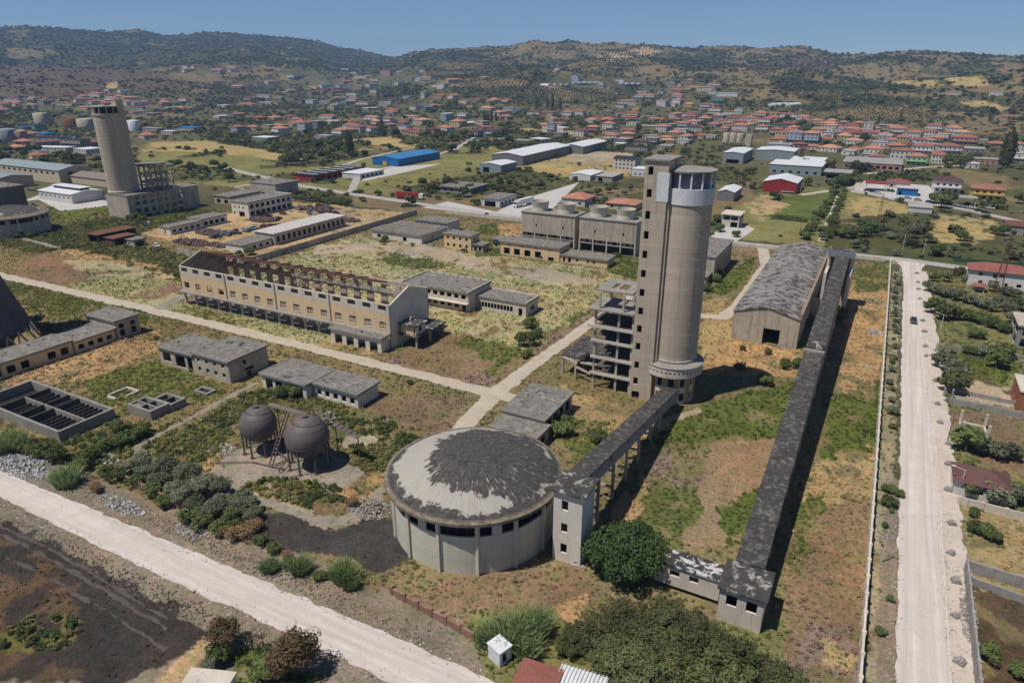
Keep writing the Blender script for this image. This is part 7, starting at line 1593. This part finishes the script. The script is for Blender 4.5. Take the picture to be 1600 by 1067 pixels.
# tufts: small mounded weeds
TUFT = tcol('tufts', [crown_mesh('tuft', leaf_inst, .62, .75, 46, .17, 200+i, 6, base=.0, shell_=.3) for i in range(5)])
rs = np.random.RandomState(3)
def weeds():
    # candidates evenly over the plan, thinner far away
    P_ = []
    for x0, x1, y0, y1, dens in ((-270,8,30,126,2.2),(-345,8,126,300,1.3),(8,60,60,300,1.1),(-440,-300,140,300,.4)):
        n = int((x1-x0)*(y1-y0)*dens); P_.append(np.stack([rs.uniform(x0,x1,n), rs.uniform(y0,y1,n)], 1))
    p = np.concatenate(P_); X, Y = p[:, 0], p[:, 1]
    f = -X*sy+Y*cy; rr = X*cy+Y*sy; d = f*cp+CAMH*sp_; u = 800+FOC*rr/np.maximum(d, 1); v = 533.5-FOC*(f*sp_-CAMH*cp)/np.maximum(d, 1)
    keep = (d > 5) & (u > -60) & (u < 1660) & (v < 1130); p = p[keep]; X, Y = p[:, 0], p[:, 1]
    c = classify(X, Y); dens = np.array([CLS[n][1] for n in NAMES])[c]
    keep = rs.uniform(0, 1, len(c)) < dens*(.35+1.1*fbm(X/5.5, Y/5.5, 55, 3))
    for a, b, e, g in NOGROW: keep &= ~((X > a) & (X < b) & (Y > e) & (Y < g))
    for a, b, r in DISC: keep &= np.hypot(X-a, Y-b) > r
    for poly in NOPOLY:
        q = np.array(poly); m = (X > q[:, 0].min()) & (X < q[:, 0].max()) & (Y > q[:, 1].min()) & (Y < q[:, 1].max()) & keep
        k = np.nonzero(m)[0]
        if len(k): ins = inpoly(X[k], Y[k], [tuple(t) for t in poly]); keep[k[ins]] = False
    X, Y, c = X[keep], Y[keep], c[keep]; n = len(X)
    tint = np.zeros((n, 3)); size = np.zeros(n); patch = fbm(X/6, Y/6, 66, 3)
    for i, nm in enumerate(NAMES):
        k = np.nonzero(c == i)[0]; T = CLS[nm][2]
        if not len(k) or not T: continue
        w = np.clip(((patch[k]-.3)/.4+rs.normal(0, .28, len(k)))*len(T), 0, len(T)-1e-3).astype(int)
        tint[k] = np.array([t[0] for t in T])[w]; size[k] = np.array([t[1] for t in T])[w]
    tint *= rs.uniform(.75, 1.3, (n, 1))*rs.uniform(.93, 1.07, (n, 3)); size *= rs.uniform(.4, 1.35, n)
    sc = np.stack([size*rs.uniform(.9, 1.5, n), size*rs.uniform(.9, 1.5, n), size*rs.uniform(.55, 1.0, n)], 1)
    scatter('weeds', 'weeds and dry grass growing over the derelict site', 'weeds', np.stack([X, Y, np.full(n, -.02)], 1), sc, tint, TUFT)
    print('weeds', n)
weeds()
FAR = tcol('far_trees', [crown_mesh('far_tree', leaf_inst, 3.0, 4.6, 90, 1.0, 300+i, 8, base=.05, shell_=.4) for i in range(5)])
def pixel(X, Y, Z):
    rr = X*cy+Y*sy; f = -X*sy+Y*cy; zz = Z-CAMH; d = np.maximum(f*cp-zz*sp_, 1); return 800+FOC*rr/d, 533.5-FOC*(f*sp_+zz*cp)/d
def woods():
    A = []; 
    PER = []
    for r0, r1, per in ((310,620,26.),(620,1100,36.),(1100,2000,62.),(2000,3300,105.),(3300,4700,190.)):
        n = int(.70*(r1*r1-r0*r0)/per*1.03); a = rs.uniform(-.70, .70, n); r = np.sqrt(rs.uniform(r0*r0, r1*r1, n))
        A.append(np.stack([r*(np.sin(a)*cy-np.cos(a)*sy), r*(np.sin(a)*sy+np.cos(a)*cy)], 1)); PER.append(np.full(n, per))
    p = np.concatenate(A); PER = np.concatenate(PER); X, Y = p[:, 0], p[:, 1]; Z = terrain(X, Y); c = classify(X, Y, Z)
    area = {'scrub':85,'drygrass':330,'hilldark':95,'town':105,'burnthill':320,'garden':300,'meadow':2600,'hay':8000,'crop':4000,'tan':2000,'thicket':400,'grove':26}
    w = PER/np.array([area.get(n, 1e9) for n in NAMES])[c]*np.clip((fbm(X/75, Y/75, 91, 4)-.30)*4.0, .15, 1.3)
    r = np.hypot(X, Y); keep = rs.uniform(0, 1, len(w)) < w
    keep &= ~((X < 60) & (X > -345) & (Y < 298))
    for a, b, e, g in NOGROW: keep &= ~((X > a-2) & (X < b+2) & (Y > e-3) & (Y < g+2))
    for a, b, q in HOUSES: keep &= (np.abs(X-a)+np.abs(Y-b)) > q*1.05
    for poly in NOPOLY:
        k = np.nonzero(keep)[0]; ins = inpoly(X[k], Y[k], [tuple(t) for t in poly]); keep[k[ins]] = False
    u, v = pixel(X, Y, Z); keep &= ~((u > 852) & (u < 1010) & (v > 122) & (v < 137))
    X, Y, Z, c, r = X[keep], Y[keep], Z[keep], c[keep], r[keep]; n = len(X)
    hd = fbm(X/55, Y/55, 93, 3)[:, None]
    tint = np.array([.05,.064,.026])*(1-hd)+np.array([.105,.112,.05])*hd
    tint[c == CID['grove']] *= .85; tint[c == CID['burnthill']] = (.085,.06,.05); tint *= rs.uniform(.7, 1.35, (n, 1))*rs.uniform(.93, 1.07, (n, 3))
    s = np.clip(rs.lognormal(-.25, .42, n), .3, 2.0)*np.where(r < 1200, .95, 1.0+.25*(r-1200)/2000)*np.where(r < 620, .75, 1); s[(c == CID['town'])] *= .85; s[(c == CID['grove'])] *= .72
    scatter('woodland', 'scattered woods and scrub over the plain and the far hills', 'woodland', np.stack([X, Y, Z-.3], 1), np.stack([s*rs.uniform(.8, 1.5, n), s*rs.uniform(.8, 1.5, n), s*rs.uniform(.45, 1.05, n)], 1), tint, FAR); print('woods', n)
    # orchards in rows
    O = []
    for poly, sp in (([(640,112),(700,95),(800,95),(860,105),(860,128),(780,150),(700,128)],9),([(840,140),(1000,136),(1000,152),(900,165),(840,160)],8.5),([(860,95),(980,90),(1000,110),(900,118)],10),([(700,140),(860,135),(850,165),(760,160)],9),([(1200,118),(1300,128),(1440,160),(1420,172),(1300,160),(1220,150)],9),([(340,120),(440,118),(440,140),(330,150)],9),([(300,150),(340,130),(400,150),(330,165)],9),([(1160,95),(1200,88),(1300,110),(1290,125),(1180,125)],11),([(930,80),(1010,72),(1030,86),(950,98)],12),([(1280,150),(1420,165),(1500,190),(1400,195),(1260,175)],10)):
        q = [ground_at(*t) for t in poly]; xs = [t[0] for t in q]; ys = [t[1] for t in q]; an = rs.uniform(-.5, .5)
        cx, cy0 = np.mean(xs), np.mean(ys); R_ = max(max(xs)-min(xs), max(ys)-min(ys)); k = int(R_/sp)+1
        if k > 260: k = 260
        gx, gy = np.meshgrid(np.arange(-k, k)*sp, np.arange(-k, k)*sp*1.0); gx = gx.ravel()+rs.normal(0, .5, gx.size); gy = gy.ravel()+rs.normal(0, .5, gy.size)
        x = cx+gx*math.cos(an)-gy*math.sin(an); y = cy0+gx*math.sin(an)+gy*math.cos(an); z = terrain(x, y); u, v = pixel(x, y, z)
        m = inpoly(u+(fbm(x/90, y/90, 5, 2)-.5)*30, v, poly); m &= rs.uniform(0, 1, len(x)) < .88; m[m] &= (-x[m]*sy+y[m]*cy) < 4200
        O.append(np.stack([x[m], y[m], z[m]], 1))
    p = np.concatenate(O); n = len(p); s = rs.uniform(.55, .85, n); t = np.array([.095,.105,.058])*rs.uniform(.8, 1.25, (n, 1))
    scatter('orchard', 'olive orchards planted in rows on the hill slopes', 'orchard', p, np.stack([s, s, s*.85], 1), np.tile(t, (1, 1)), FAR); print('orchard', n)
woods()
ROCK = tcol('stone_templates', [MB().lathe([(.02,-.3),(.8,-.15),(1,.1),(.55,.45),(.02,.5)], 6, jit=.12*i).mesh('stone', rubble_m) for i in range(1, 4)])
sp = np.array(STONES); n = len(sp); z = rs.uniform(.05, .2, n); scatter('road_stones', 'loose pale stones along the gravel road edges', 'stones', np.stack([sp[:, 0], sp[:, 1], np.full(n, .05)], 1), np.stack([z*rs.uniform(.8,1.5,n), z, z*.8], 1), np.ones((n, 3)), ROCK)
# ------------------------------------------------------------------ the air
m = bpy.data.materials.new('haze_air'); m.use_nodes = True; nt = m.node_tree; nt.nodes.remove(nt.nodes['Principled BSDF'])
pv = nt.nodes.new('ShaderNodeVolumePrincipled'); pv.inputs['Density'].default_value = 0.00011; pv.inputs['Color'].default_value = (.40,.63,1,1); pv.inputs['Anisotropy'].default_value = .0
nt.links.new(pv.outputs[0], nt.nodes['Material Output'].inputs['Volume'])
hz = MB().box(-7600,7600,-7600,7600,-1.5,400).build('haze', m); tag(hz, 'thin summer haze over the whole valley', 'haze', None, 'stuff')
finish_labels()
